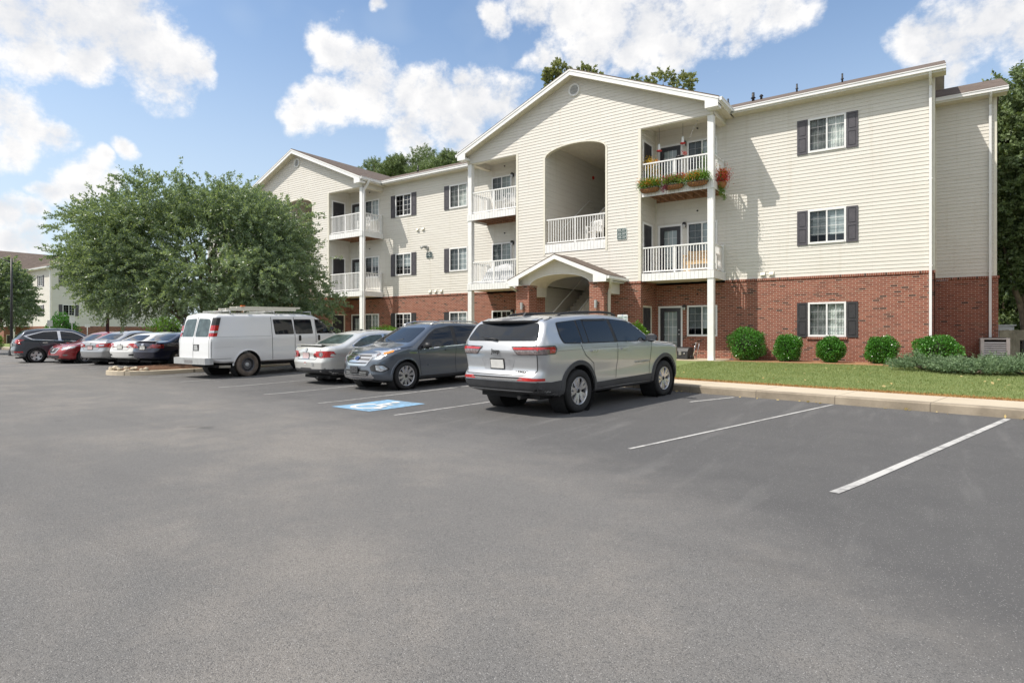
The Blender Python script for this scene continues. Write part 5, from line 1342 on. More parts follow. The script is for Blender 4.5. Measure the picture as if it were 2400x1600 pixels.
# ---- dark grey SUV, nose towards the camera
grey = carpaint('grey_paint', (.115,.135,.165), .60, .30, .05)
S = thing('grey_suv', 'dark grey SUV parked nose-out between the silver sedan and the silver SUV', 'suv')
P = dict(xr=-2.27, xf=2.25, w=.92, rw=.348, ra=.415, wheels=(-1.345,1.345), botz=.24, tum=.38, tuck=.08, rt=.11, rh=.20, rc=(.35,.2), fc=(.62,.34), bow=(.09,.20), zm=.55, scoop=.02,
    top=[(-2.27,.95),(-2.24,1.1),(-2.17,1.2),(-1.98,1.50),(-1.9,1.555),(-1.4,1.625),(-.6,1.66),(-.1,1.655),(.25,1.61),(.42,1.55),(1.12,1.16),(1.25,1.115),(1.7,1.03),(2.0,.94),(2.13,.86),(2.21,.72),(2.25,.55)],
    bot=[(-2.27,.38),(-1.9,.28),(0,.22),(1.7,.22),(2.0,.24),(2.25,.30)], belt=[(-2.3,1.16),(-1.5,1.12),(0,1.06),(1.2,1.01),(2.25,.98)],
    front_shape=[(0,-.12),(.30,-.03),(.42,.0),(.6,-.02),(.75,.0),(.95,-.08),(1.1,-.14)], rear_shape=[(0,.12),(.5,0),(1,.02)])
body_mesh(P, grey, S)
glasshouse(P, S, [(-2.02,1.33),(-1.9,1.16),(-1.5,1.10),(0,1.045),(1.02,.99),(.98,1.05),(.50,1.38),(.25,1.50),(-.3,1.575),(-1.1,1.56),(-1.8,1.46)],
    [[(-1.94,1.345),(-1.86,1.18),(-1.32,1.11),(-1.36,1.51),(-1.75,1.44)],[(-1.27,1.53),(-1.23,1.11),(-.36,1.075),(-.40,1.56),(-1.1,1.545)],[(-.27,1.56),(-.23,1.07),(.92,1.015),(.87,1.06),(.44,1.375),(.2,1.48)]],
    [(-.60,1.53),(.60,1.53),(.74,1.17),(-.74,1.17)], [(-.60,1.48),(.60,1.48),(.68,1.2),(-.68,1.2)], glass=MT['carglass'])
seam(P, [(-1.95,1.155),(-1.5,1.093),(0,1.038),(1.02,.982)], S, .022, name='window_chrome', mat=MT['chrome'], off=.008)
for s in (1,-1):
    q = lambda L: L if s > 0 else mirror_y(L)
    m = MB(); m.tube([(-1.55,s*.555,1.60),(-1.40,s*.56,1.665),(-.8,s*.57,1.70),(-.1,s*.57,1.695),(.15,s*.565,1.655),(.28,s*.56,1.60)], .020, 8); m.build('roof_rail', MT['alloy'], S)
    o = patch(P, 'headlight', q(rnd([(.44,.885),(.62,.965),(.86,1.04),(.90,1.0),(.80,.90),(.60,.83),(.49,.82)], .02)), 'front', MT['clearlens'], S, .008)
    patch(P, 'projector', q([(.62+.045*math.cos(a), .895+.04*math.sin(a)) for a in np.linspace(0,6.28,14)[:-1]]), 'front', MT['smokelens'], o, .012, .5)
    patch(P, 'headlight', rnd([(1.58,1.025),(1.62,1.0),(1.95,.90),(2.12,.84),(2.15,.88),(1.95,.96)], .02), 'side', MT['clearlens'], S, .007, side=s)
    patch(P, 'turn_signal', rnd([(1.69,.995),(1.74,.95),(1.92,.895),(1.90,.93)], .015), 'side', MT['amber'], S, .011, side=s)
    o = patch(P, 'fog_light_recess', q(rnd([(.50,.60),(.60,.66),(.80,.66),(.86,.54),(.78,.47),(.56,.50)], .03)), 'front', MT['blackplast'], S, .007)
    patch(P, 'fog_light', q(rnd([(.66,.64),(.79,.645),(.84,.55),(.76,.485),(.68,.52)], .02)), 'front', MT['clearlens'], o, .011)
    patch(P, 'fender_badge', rnd([(1.02,.92),(1.30,.935),(1.26,.905),(1.06,.895)], .01), 'side', MT['chrome'], S, .010, side=s)
    patch(P, 'tail_light', q(rnd([(.42,1.10),(.86,1.12),(.88,.95),(.48,.97)], .03)), 'rear', MT['redlens'], S, .008)
# grille: chrome frame, dark mouth, chrome bars, oval emblem
o = patch(P, 'grille', rnd([(-.48,.905),(.48,.905),(.52,.80),(.38,.62),(-.38,.62),(-.52,.80)], .04), 'front', MT['chrome'], S, .008)
for z0, z1, w0, w1 in ((.845,.875,.44,.46),(.765,.79,.44,.46),(.675,.70,.36,.41)):
    patch(P, 'grille_gap', rnd([(-w0,z0),(w0,z0),(w1,z1),(-w1,z1)], .012), 'front', MT['blackplast'], o, .012)
ring_badge(P, S, 'front', .80, .055, MT['chrome'], simple('badge_blue', (.02,.05,.16), .25), sx=1.9, off=.020)
patch(P, 'lower_grille', rnd([(-.52,.48),(-.45,.52),(.45,.52),(.52,.48),(.42,.36),(-.42,.36)], .03), 'front', MT['blackplast'], S, .008)
for z in (.41,.455): patch(P, 'lower_bar', [(-.42,z),(.42,z),(.42,z+.012),(-.42,z+.012)], 'front', MT['metal_grey'], S, .012)
patch(P, 'skid_plate', rnd([(-.64,.35),(-.56,.455),(-.47,.385),(.47,.385),(.56,.455),(.64,.35),(.50,.27),(-.50,.27)], .015), 'front', MT['alloy'], S, .012)
m = MB(); m.box(2.262,2.285,-.16,.16,.455,.61,0)
for y, z in ((-.1,.5),(.1,.5),(-.1,.57),(.1,.57),(0,.535)): m.box(2.285,2.288,y-.012,y+.012,z-.010,z+.010,1)
m.build('plate_bracket', [MT['cladding'], MT['seam']], S)
seam(P, [(-1.30,1.08),(-1.2,.8),(-.98,.50),(-.95,.34)], S); seam(P, [(-.30,1.03),(-.28,.7),(-.34,.34)], S); seam(P, [(1.0,.97),(.93,.7),(.86,.34)], S)
seam(P, [(.72,1.10),(.86,.99),(1.9,.90)] if False else [(1.15,1.06),(1.5,1.04),(1.9,.955)], S, .008, name='bonnet_seam')
both(P, 'sill_cladding', [(-.93,.22),(.93,.22),(.92,.32),(-.92,.32)], MT['cladding'], S, .008)
arch_trim(P, S, grey, .413, .46, .012)
handle(P, S, -1.0, .98, grey); handle(P, S, .0, .95, grey)
mirrors(P, S, .80, 1.06, MT['blackplast'], wd=.22)
m = MB(); m.tube([(1.20,-.2,1.145),(1.02,.32,1.235),(1.0,.36,1.245)], .012, 6); m.tube([(1.22,.35,1.13),(1.04,-.28,1.235)], .012, 6); m.build('wiper', MT['blackplast'], S)
finish(P, S, ('spoke', 10, 0, .045, .062), .235, .245)
place(S, -2.60, 15.0, 42+180, (1.345,.90))

# ---- sedans
def sedan(name, label, paint, L, wb, fo, wd, ht, rw, tail='band', front=False, wheel=('spoke',5,0,.07,.09), low=None, decal=None, spoiler=False, rimmat='alloy', plate_m='plate', lightglass=False, group=None, fast=0):
    S = thing(name, label, 'car', group=group)
    xf = wb/2+fo; xr = xf-L; k = ht/1.46; f_ = fast
    P = dict(xr=xr, xf=xf, w=wd/2, rw=rw, ra=rw+.055, wheels=(-wb/2,wb/2), botz=.20, tum=.46, tum2=.25, tuck=.09, rt=.10, rh=.20, rc=(.42,.20), fc=(.60,.34), bow=(.12,.20), zm=.50, scoop=.018, crown=.03,
        top=[(xr,.86*k),(xr+.03,.97*k),(xr+.10,1.04*k),(xr+.55,1.07*k+f_*.03),(xr+.72-f_*.3,1.10*k),(xr+1.36-f_*.25,1.385*k),(xr+1.62,1.43*k),(xr+2.15,1.455*k),(xr+2.6,1.44*k),(xr+2.85,1.38*k),(xr+3.48,1.02*k),(xr+3.66,.975*k),(xf-.5,.88*k),(xf-.22,.80*k),(xf-.06,.68*k),(xf,.55*k)],
        bot=[(xr,.36),(xr+.4,.26),(-wb/2,.20),(wb/2,.18),(xf-.3,.20),(xf,.27)], belt=[(xr,1.02*k),(-.6,.99*k),(.6,.955*k),(xf,.9*k)],
        rear_shape=[(0,.12),(.4,0),(.62,-.03),(.78,.02),(1.0,.0)], front_shape=[(0,-.1),(.32,0),(.6,-.02),(.8,-.08)])
    body_mesh(P, paint, S)
    g0 = xr+.92; gl = MT['carglass_light'] if lightglass else MT['carglass']
    glasshouse(P, S, [(g0,1.07*k),(g0+.06,1.00*k),(xr+2.2,.985*k),(xr+3.36,.965*k),(xr+3.28,1.03*k),(xr+2.78,1.29*k),(xr+2.5,1.355*k),(xr+2.0,1.375*k),(xr+1.6,1.345*k),(xr+1.25,1.25*k)],
        [[(g0+.05,1.065*k),(g0+.09,1.02*k),(xr+2.05,1.005*k),(xr+2.05,1.35*k),(xr+1.65,1.325*k),(xr+1.3,1.235*k)],[(xr+2.13,1.355*k),(xr+2.13,1.003*k),(xr+3.26,.985*k),(xr+3.2,1.03*k),(xr+2.74,1.27*k),(xr+2.48,1.335*k)]],
        [(-.52,1.35*k),(.52,1.35*k),(.66,1.04*k),(-.66,1.04*k)], [(-.50,1.35*k),(.50,1.35*k),(.64,1.11*k),(-.64,1.11*k)], trim=MT['chrome'] if decal == 'ring' else None, glass=gl)
    W = P['w']
    for s in (1,-1):
        q = lambda L_: L_ if s > 0 else mirror_y(L_)
        if tail == 'round':
            o = patch(P, 'tail_light', q(rnd([(W*.50,.92),(W*1.0,.93),(W*1.0,.76),(W*.72,.74),(W*.50,.78)], .04)), 'rear', MT['redlens'], S, .008)
            patch(P, 'lamp_ring', q([(W*.72+.075*math.cos(a), .835+.075*math.sin(a)) for a in np.linspace(0,6.28,18)[:-1]]), 'rear', MT['smokelens'], o, .012, .5)
            patch(P, 'lamp_core', q([(W*.72+.032*math.cos(a), .835+.032*math.sin(a)) for a in np.linspace(0,6.28,14)[:-1]]), 'rear', MT['clearlens'], o, .016, .5)
            patch(P, 'tail_light', rnd([(xr-.02,.93),(xr+.26,.92),(xr+.24,.78),(xr-.02,.75)], .03), 'side', MT['redlens'], S, .008, side=s)
        elif tail == 'claw':
            patch(P, 'tail_light', q(rnd([(W*.45,.93),(W*.62,.99),(W*1.0,.99),(W*1.0,.76),(W*.80,.76),(W*.76,.87)], .03)), 'rear', MT['redlens'], S, .008)
            patch(P, 'tail_light', rnd([(xr-.02,.98),(xr+.34,.98),(xr+.20,.86),(xr-.02,.80)], .02), 'side', MT['redlens'], S, .009, side=s)
            patch(P, 'bumper_vent', q(rnd([(W*.60,.52),(W*.95,.54),(W*.95,.44),(W*.56,.46)], .02)), 'rear', MT['blackplast'], S, .008)
        else:
            o = patch(P, 'tail_light', q(rnd([(W*.46,.93*k),(W*1.0,.97*k),(W*1.0,.80*k),(W*.60,.80*k)], .04)), 'rear', MT['redlens'], S, .008)
            if tail == 'band': patch(P, 'reverse_lamp', q(rnd([(W*.54,.90*k),(W*.86,.92*k),(W*.84,.855*k),(W*.60,.85*k)], .02)), 'rear', MT['clearlens'], o, .012)
            patch(P, 'tail_light', rnd([(xr-.02,.97*k),(xr+.36,.95*k),(xr+.22,.83*k),(xr-.02,.80*k)], .03), 'side', MT['redlens'], S, .008, side=s)
        patch(P, 'headlight', q(rnd([(W*.50,.70*k),(W*.66,.78*k),(W*1.0,.84*k),(W*1.0,.74*k),(W*.60,.63*k)], .02)), 'front', MT['clearlens'], S, .008)
        patch(P, 'headlight', rnd([(xf-.60,.84*k),(xf-.02,.74*k),(xf-.02,.66*k),(xf-.42,.745*k)], .02), 'side', MT['clearlens'], S, .008, side=s)
    if front:
        o = patch(P, 'grille', rnd([(-.36,.74*k),(.36,.74*k),(.30,.56*k),(.16,.49*k),(-.16,.49*k),(-.30,.56*k)], .03), 'front', MT['chrome'], S, .008)
        patch(P, 'grille_mesh', rnd([(-.27,.72*k),(.27,.72*k),(.22,.58*k),(.12,.52*k),(-.12,.52*k),(-.22,.58*k)], .03), 'front', MT['blackplast'], o, .012)
        ring_badge(P, S, 'front', .655*k, .055, MT['chrome'], MT['metal_grey'], off=.02)
        patch(P, 'lower_grille', rnd([(-.50,.40),(.50,.40),(.42,.28),(-.42,.28)], .03), 'front', MT['blackplast'], S, .008)
        for s in (1,-1): patch(P, 'fog_light', [(s*(W*.78)+.07*math.cos(a), .42+.045*math.sin(a)) for a in np.linspace(0,6.28,14)[:-1]], 'front', MT['smokelens'], S, .010, .5)
    if low:
        patch(P, 'lower_bumper', [(-W,.26),(W,.26),(W,.44),(.3,.44),(.24,.47),(-.24,.47),(-.3,.44),(-W,.44)], 'rear', low, S, .008)
        both(P, 'lower_bumper', [(xr-.02,.24),(-wb/2-rw-.05,.20),(-wb/2-rw-.05,.42),(xr-.02,.44)], low, S, .008)
    plate(P, S, 'rear', .80 if tail != 'claw' else .82, MT[plate_m], off=.010, frame='chrome' if decal == 'ring' else 'blackplast')
    seam(P, [(-W*.66,1.03*k),(-W*.68,.9),(-W*.5,.70),(W*.5,.70),(W*.68,.9),(W*.66,1.03*k)], S, .010, 'rear', 'boot_seam')
    seam(P, [(-wb/2+.20,1.0*k),(-wb/2+rw+.03,.72),(-wb/2+rw+.10,.30)], S); seam(P, [(xr+2.09,.98*k),(xr+2.09,.6),(xr+2.03,.30)], S); seam(P, [(xr+3.25,.95*k),(xr+3.2,.6),(xr+3.1,.30)], S)
    handle(P, S, xr+1.30, .88*k, paint); handle(P, S, xr+2.32, .87*k, paint)
    mirrors(P, S, xr+3.02, 1.0*k, paint, wd=.19)
    if decal == 'ring': ring_badge(P, S, 'rear', .955, .055, MT['chrome'], MT['metal_grey'], off=.012); 
    elif decal: ring_badge(P, S, 'rear', .955*k, .045, MT['chrome'], MT['metal_grey'] if decal != 'bow' else MT['chrome'], sx=1.0 if decal != 'bow' else 2.0, off=.012)
    if spoiler:
        m = MB(); pr = [(xr+.30,1.075*k),(xr+.06,1.105*k),(xr+.04,1.09*k),(xr+.16,1.06*k)]
        yy = np.linspace(-W*.72, W*.72, 11)
        for a, b in zip(yy, yy[1:]):
            A = [(x+.10*(a/W)**2, a, z-.03*(a/W)**4) for x, z in pr]; B_ = [(x+.10*(b/W)**2, b, z-.03*(b/W)**4) for x, z in pr]
            for i in range(3): m.face([A[i],B_[i],B_[i+1],A[i+1]], 0, False)
        m.build('spoiler', paint, S)
    m = MB(); m.slab([(xr+1.78,-.016,1.455*k),(xr+1.96,-.016,1.462*k),(xr+1.84,-.016,1.505*k),(xr+1.80,-.016,1.505*k)], (0,.032,0)); m.build('roof_antenna', MT['blackplast'], S)
    finish(P, S, wheel, .205, rw*.64, rimmat)
    return S, P
palep = carpaint('pale_silver_paint', (.66,.66,.63), .5, .36, .05)
S, P = sedan('silver_sedan', 'pale silver sedan with boot spoiler and stickers on its bumper, beside the white van', palep, 4.55, 2.58, .90, 1.78, 1.46, .317, 'round', low=MT['cladding'], decal='ring', spoiler=True, plate_m='plate_pink', lightglass=True)
for y, z, w_, h_, mt in ((-.02,.585,.085,.05,'signwhite'),(-.36,.565,.075,.10,'metal_grey')): patch(P, 'bumper_sticker', [(y-w_/2,z-h_/2),(y+w_/2,z-h_/2),(y+w_/2,z+h_/2),(y-w_/2,z+h_/2)], 'rear', MT[mt], S, .009, .5)
patch(P, 'bumper_sticker', [(-.06,.60),(.02,.60),(.02,.622),(-.06,.622)], 'rear', MT['red'], S, .012, .5)
patch(P, 'tailpipe_cutout', [(.52,.31),(.66,.31),(.66,.36),(.52,.36)], 'rear', MT['seam'], S, .014, .5)
place(S, -5.57, 18.05, 41, (-1.29,.76))
navy = carpaint('navy_paint', (.008,.010,.035), .3, .25, .04); white = carpaint('white_paint_car', (.74,.74,.73), .05, .35, .05); sil2 = carpaint('mid_silver_paint', (.42,.43,.44), .7, .35, .05); red = carpaint('red_paint_car', (.28,.016,.022), .35, .28, .05); blu = carpaint('blue_grey_paint', (.055,.065,.085), .5, .3, .05)
cars = []
S, P = sedan('navy_sedan', 'dark navy sedan with round-edged red tail lights, hidden partly by the white van', navy, 4.58, 2.62, .93, 1.72, 1.43, .31, 'plain', decal='bow', spoiler=True, wheel=('spoke',5,.22,.05,.06)); cars.append(S)
S, P = sedan('white_sedan', 'white sedan with hooked red tail lights between the navy and silver ones', white, 4.63, 2.70, .90, 1.80, 1.43, .32, 'claw', decal='h', fast=.6, wheel=('spoke',10,0,.05,.05)); cars.append(S)
S, P = sedan('silver_sedan', 'mid-silver sedan with thin wide tail lights, right behind the red car', sil2, 4.63, 2.70, .93, 1.76, 1.50, .318, 'band', decal='n', plate_m='plate_pink', wheel=('spoke',7,0,.05,.06)); cars.append(S)
S, P = sedan('red_sedan', 'dark red sedan facing the camera with chrome-edged grille', red, 4.87, 2.775, .97, 1.83, 1.47, .328, 'band', front=True, wheel=('spoke',5,.2,.05,.06)); cars.append(S)
place(cars[0], -15.55, 26.0, 24, (-1.99,0)); place(cars[1], -17.0, 26.5, 22, (-2.2,0)); place(cars[2], -18.75, 27.1, 20, (-2.2,0)); place(cars[3], -21.4, 28.4, 28+180, (2.2,0))
# ---- blue-grey compact SUV at the far left
S = thing('blue_grey_suv', 'blue-grey compact SUV at the far left end of the parked row', 'suv')
P = dict(xr=-2.13, xf=2.12, w=.885, rw=.338, ra=.40, wheels=(-1.28,1.28), botz=.25, tum=.38, tuck=.08, rt=.11, rh=.2, rc=(.4,.22), fc=(.6,.34), bow=(.12,.2),
    top=[(-2.13,.92),(-2.10,1.08),(-2.02,1.18),(-1.74,1.50),(-1.64,1.56),(-1.2,1.625),(-.5,1.65),(.0,1.63),(.32,1.54),(1.08,1.14),(1.22,1.09),(1.7,.99),(1.95,.88),(2.08,.74),(2.12,.56)],
    bot=[(-2.13,.38),(-1.8,.27),(0,.23),(1.8,.23),(2.12,.32)], belt=[(-2.13,1.16),(-1.2,1.10),(0,1.03),(1.2,.99),(2.1,.95)], rear_shape=[(0,.12),(.45,0),(.6,-.03),(.8,0)])
body_mesh(P, blu, S)
glasshouse(P, S, [(-1.78,1.30),(-1.45,1.11),(0,1.03),(1.0,.985),(.95,1.04),(.45,1.36),(.2,1.48),(-.3,1.55),(-1.0,1.52)], [[(-1.66,1.28),(-1.42,1.14),(-.42,1.07),(-.45,1.52),(-1.0,1.49)],[(-.33,1.52),(-.30,1.065),(.90,1.01),(.85,1.05),(.42,1.345),(.18,1.455)]],
    [(-.55,1.50),(.55,1.50),(.70,1.16),(-.70,1.16)], [(-.54,1.50),(.54,1.50),(.66,1.20),(-.66,1.20)], trim=MT['chrome'])
for s in (1,-1):
    q = lambda L_: L_ if s > 0 else mirror_y(L_)
    patch(P, 'tail_light', q(rnd([(.56,1.12),(.90,1.14),(.90,.90),(.62,.95)], .03)), 'rear', MT['redlens'], S, .008); patch(P, 'tail_light', rnd([(-2.15,1.12),(-1.72,1.12),(-1.86,1.03),(-2.15,.93)], .03), 'side', MT['redlens'], S, .008, side=s)
    patch(P, 'headlight', q(rnd([(.46,.86),(.86,.98),(.88,.84),(.54,.78)], .03)), 'front', MT['clearlens'], S, .008)
    patch(P, 'bumper_reflector', q([(.55,.55),(.84,.56),(.84,.50),(.58,.50)]), 'rear', MT['redlens'], S, .010)
patch(P, 'lower_bumper', [(-.88,.34),(.88,.34),(.88,.46),(-.88,.46)], 'rear', MT['metal_grey'], S, .008); both(P, 'lower_bumper', [(-2.15,.34),(-1.72,.26),(-1.72,.40),(-2.15,.46)], MT['cladding'], S, .008)
plate(P, S, 'rear', .86, MT['plate']); ring_badge(P, S, 'rear', 1.08, .05, MT['chrome'], MT['metal_grey'])
seam(P, [(-1.22,1.06),(-1.1,.8),(-.9,.34)], S); seam(P, [(-.37,1.03),(-.35,.7),(-.4,.34)], S); seam(P, [(.95,.97),(.9,.7),(.82,.34)], S)
arch_trim(P, S, MT['cladding'], .398, .435, .01); handle(P, S, -.95, .97, MT['chrome']); handle(P, S, -.02, .94, MT['chrome']); mirrors(P, S, .76, 1.05, blu)
finish(P, S, ('spoke',5,.0,.10,.12), .215, .225)
place(S, -22.95, 29.2, 45, (-1.28,-.85))

# ---- white cargo van
vanp = carpaint('van_white', (.70,.71,.72), .0, .38, .25)
S = thing('white_van', 'white cargo van with a ladder on its roof, under the big tree', 'van')
P = dict(xr=-3.0, xf=2.66, w=1.005, rw=.385, ra=.475, wheels=(-1.715,1.715), botz=.38, tum=.10, tum2=.10, tuck=.03, rt=.13, rh=.20, rc=(.20,.10), fc=(.55,.28), bow=(.03,.14), zm=.95, scoop=.012, crown=.05,
    top=[(-3.0,1.88),(-2.985,1.95),(-2.92,2.01),(-2.7,2.04),(-1,2.06),(.6,2.06),(.98,2.02),(1.2,1.93),(1.78,1.42),(1.92,1.36),(2.3,1.24),(2.5,1.14),(2.6,1.0),(2.66,.7)],
    bot=[(-3.0,.56),(-2.6,.47),(0,.42),(2.2,.40),(2.66,.46)], belt=[(-3,1.30),(2.0,1.30),(2.66,1.2)],
    rear_shape=[(0,0),(.8,0),(1.2,.02),(1.9,.20)], front_shape=[(0,-.05),(.7,0),(1.2,-.05)])
body_mesh(P, vanp, S)
for p in ([(-.30,1.38),(.48,1.38),(.42,1.86),(-.34,1.86)],[(.66,1.38),(1.0,1.38)] and [(.62,1.38),(1.36,1.38),(1.31,1.86),(.58,1.86)] ):
    pass
gp_ = [[(-.62,1.37),(.10,1.37),(.06,1.85),(-.66,1.85)],[(.20,1.37),(.90,1.37),(.86,1.85),(.16,1.85)],[(1.10,1.37),(1.86,1.37),(1.80,1.43),(1.36,1.80),(1.26,1.85),(1.06,1.85)]]
gp_ = [[(x-.06, z) for x, z in p] for p in gp_]
for p in gp_:
    both(P, 'window_gasket', rnd([(x + (-.02 if x < sum(q[0] for q in p)/len(p) else .02), z + (-.02 if z < 1.6 else .02)) for x, z in p], .05), MT['blackplast'], S, .003); both(P, 'side_window', rnd(p, .05), MT['carglass'], S, .006)
patch(P, 'windscreen', rnd([(-.70,1.86),(.70,1.86),(.84,1.44),(-.84,1.44)], .08), 'front', MT['carglass'], S, .004)
for s in (1,-1):
    q = lambda L_: L_ if s > 0 else mirror_y(L_)
    patch(P, 'rear_window', q(rnd([(.05,1.32),(.765,1.32),(.74,1.80),(.66,1.88),(.06,1.90)], .07)), 'rear', MT['carglass_light'], S, .005)
    def corner(z0, z1, nm, mt, par, g=0.0):
        L_ = lambda z: .26*(z-1.2); f = lambda z: [(-2.972-g+L_(z), s*.80), (-2.965-g+L_(z), s*.90), (-2.92+L_(z), s*(.975+g-.02*(z-1.4))), (-2.80+L_(z), s*(.988+g-.03*(z-1.4))), (-2.78+L_(z), s*.90), (-2.86+L_(z), s*.80)]
        m = MB(); a, b = f(z0), f(z1)
        for i in range(6): j = (i+1) % 6; m.face([(*a[i],z0),(*a[j],z0),(*b[j],z1),(*b[i],z1)], 0, i in (0,1,2))
        m.face([(*v,z0) for v in a]); m.face([(*v,z1) for v in b]); return m.build(nm, mt, par)
    o = corner(1.33, 1.68, 'tail_light', MT['redlens'], S); corner(1.445, 1.51, 'reverse_lamp', MT['clearlens'], o, .006); corner(1.681, 1.92, 'corner_cover', MT['blackplast'], S, -.004)
    patch(P, 'headlight', q([(.56,1.08),(.90,1.08),(.92,.80),(.58,.80)]), 'front', MT['clearlens'], S, .01)
patch(P, 'grille', rnd([(-.52,1.06),(.52,1.06),(.52,.80),(-.52,.80)], .03), 'front', MT['blackplast'], S, .01)
seam(P, [(0,1.95),(0,.62)], S, .014, 'rear', 'rear_door_seam'); seam(P, [(-.84,1.9),(-.86,1.3),(-.88,.62)], S, .012, 'rear', 'rear_door_seam'); seam(P, [(.84,1.9),(.86,1.3),(.88,.62)], S, .012, 'rear', 'rear_door_seam')
patch(P, 'plate_recess', [(-.34,1.08),(-.02,1.08),(-.02,.88),(-.34,.88)], 'rear', MT['blackplast'], S, .006); patch(P, 'rear_handle', [(-.24,1.06),(-.05,1.06),(-.05,.90),(-.29,.90)], 'rear', MT['metal_grey'], S, .010)
m = MB(); pr = [(-3.02,-1.0),(-3.13,-.93),(-3.15,-.5),(-3.15,.5),(-3.13,.93),(-3.02,1.0),(-2.9,1.0),(-2.9,-1.0)]; m.slab([(x,y,.46) for x, y in pr], (0,0,.20)); m.box(-3.156,-3.13,-.24,.24,.50,.60,1)
m.build('rear_bumper', [MT['metal_grey'], MT['chrome']], S)
for xs in ((-2.93),): seam(P, [(xs,1.85),(xs,.66)], S, .010)
for xs in (-.80,.10,.99): seam(P, [(xs,1.95),(xs-.02,1.2),(xs,.46)], S, .016)
seam(P, [(1.90,1.36),(1.86,.9),(1.80,.8)] if False else [(1.98,1.30),(1.96,1.0)], S, .012); seam(P, [(-2.9,.62),(-2.3,.62)], S, .010); seam(P, [(-1.1,.47),(.95,.47)], S, .010, name='rust_seam', mat=simple('rust', (.16,.07,.03), .9, var=.5))
seam(P, [(-2.85,.98),(-2.2,.99)] , S, .006, mat=simple('van_crease_shade', (.5,.5,.5), .5)); seam(P, [(-2.85,1.31),(-.85,1.31)], S, .012, name='body_crease_shade', mat=MT['metal_grey'])  # grey strips paint the shading of the side creases
for x in (.28,1.10):
    for s in (1,-1): patch(P, 'door_handle', rnd([(x-.05,1.11),(x+.05,1.11),(x+.05,1.30),(x-.05,1.30)], .03), 'side', MT['blackplast'], S, .014, side=s)
arch_trim(P, S, vanp, .472, .515, .014)
mirrors(P, S, 1.58, 1.50, MT['blackplast'], wd=.22)
finish(P, S, ('steel',), .25, .225, 'steelrim')
for x in (-2.2,-.6,.9):
    m = MB()
    m.tube([(x,-.80,1.98),(x,-.80,2.14),(x,.80,2.14),(x,.80,1.98)], .02, 8); m.build('roof_rack_bar', MT['metal_grey'], S)
m = MB(); m.tube([(-2.35,-.62,.44),(-2.0,-.95,.36),(-1.0,-.98,.38)] if False else [(-2.55,-.70,.36),(-2.25,-.86,.35)], .045, 10); m.build('exhaust_pipe', MT['concrete'], S)
VAN = S
place(S, -8.72, 19.9, 34, (-1.715,-.90))
# ladder lying on the van's roof
Ld = thing('ladder', 'aluminium extension ladder lying on the roof of the white van', 'ladder')
Ld.matrix_world = VAN.matrix_world
Ld.location = VAN.location; Ld.rotation_euler = VAN.rotation_euler
for y in (-.70,-.32):
    m = MB(); m.box(-2.3,.35,y-.015,y+.015,2.165,2.235); m.box(-1.9,.55,y+.018,y+.042,2.237,2.30) ; m.build('side_rail', MT['cream_trim'], Ld)
m = MB()
for i in range(10): m.tube([(-2.2+i*.26,-.69,2.20),(-2.2+i*.26,-.33,2.20)], .014, 6)
m.build('rung', MT['metal_grey'], Ld)
m = MB(); m.box(-1.75,-1.62,-.72,-.64,2.30,2.335); m.build('ladder_foot', simple('orange_plastic', (.7,.16,.03), .5), Ld)
# ------------------------------------------------------------------ trees and shrubs
def limb_tree(mb, base, tips, r0, rg, fork=.35, wob=.25):
    """trunk and limbs: one tube per limb from the fork to each tip, bent and tapered"""
    base = Vector(base)
    for tp, f, ra in tips:
        tp = Vector(tp); st = base + (Vector((base.x, base.y, tp.z))-base)*f*fork; pts = []; rad = []
        n = 7
        for i in range(n+1):
            q = i/n; p = st.lerp(tp, q); up = math.sin(q*math.pi)*wob*(tp-st).length
            p += Vector((rg.normal()*.06, rg.normal()*.06, 0))*(tp-st).length*.25*math.sin(q*math.pi) + Vector((0,0,up*.35)); pts.append(p); rad.append(ra*(1-.85*q)+.008)
        mb.tube(pts, rad, 7)
def crown_points(lobes, n, rg, shell=.55, center=None):
    """spray origins filling a set of ellipsoid lobes (centre, radii), denser towards the skin, with their outward directions"""
    vol = np.array([l[1][0]*l[1][1]*l[1][2] for l in lobes])**(2/3); pick = rg.choice(len(lobes), n, p=vol/vol.sum())
    C = np.array([l[0] for l in lobes])[pick]; Rr = np.array([l[1] for l in lobes])[pick]
    d = rg.normal(size=(n,3)); d /= np.linalg.norm(d, axis=1, keepdims=True)
    r = shell + (1-shell)*rg.random((n,1))**.6
    P = C + d*Rr*r; ctr = np.array(center if center is not None else C.mean(0))
    out = (P-ctr); out /= np.maximum(np.linalg.norm(out, axis=1, keepdims=True), .01); D = d*.6 + out*.6 + rg.normal(size=(n,3))*.35
    return P, D/np.linalg.norm(D, axis=1, keepdims=True)
def sprays(P, D, per, length, rg, ll, lw, droop=.25, spread=.9, flat=.4):
    """leaves set along twigs that start at P and run along D"""
    n = len(P); t_ = rg.random((n, per, 1))**.8; L = length*rg.uniform(.5,1.25,(n,1,1))
    pos = P[:,None,:] + D[:,None,:]*t_*L; pos[...,2] -= droop*(t_[...,0]**2)*L[...,0]*.5
    pos += rg.normal(size=pos.shape)*.035*length
    side = rg.normal(size=pos.shape)*spread; dir_ = D[:,None,:]*.8 + side
    return leaf_quads(pos.reshape(-1,3), dir_.reshape(-1,3), ll, lw, rg, flat)
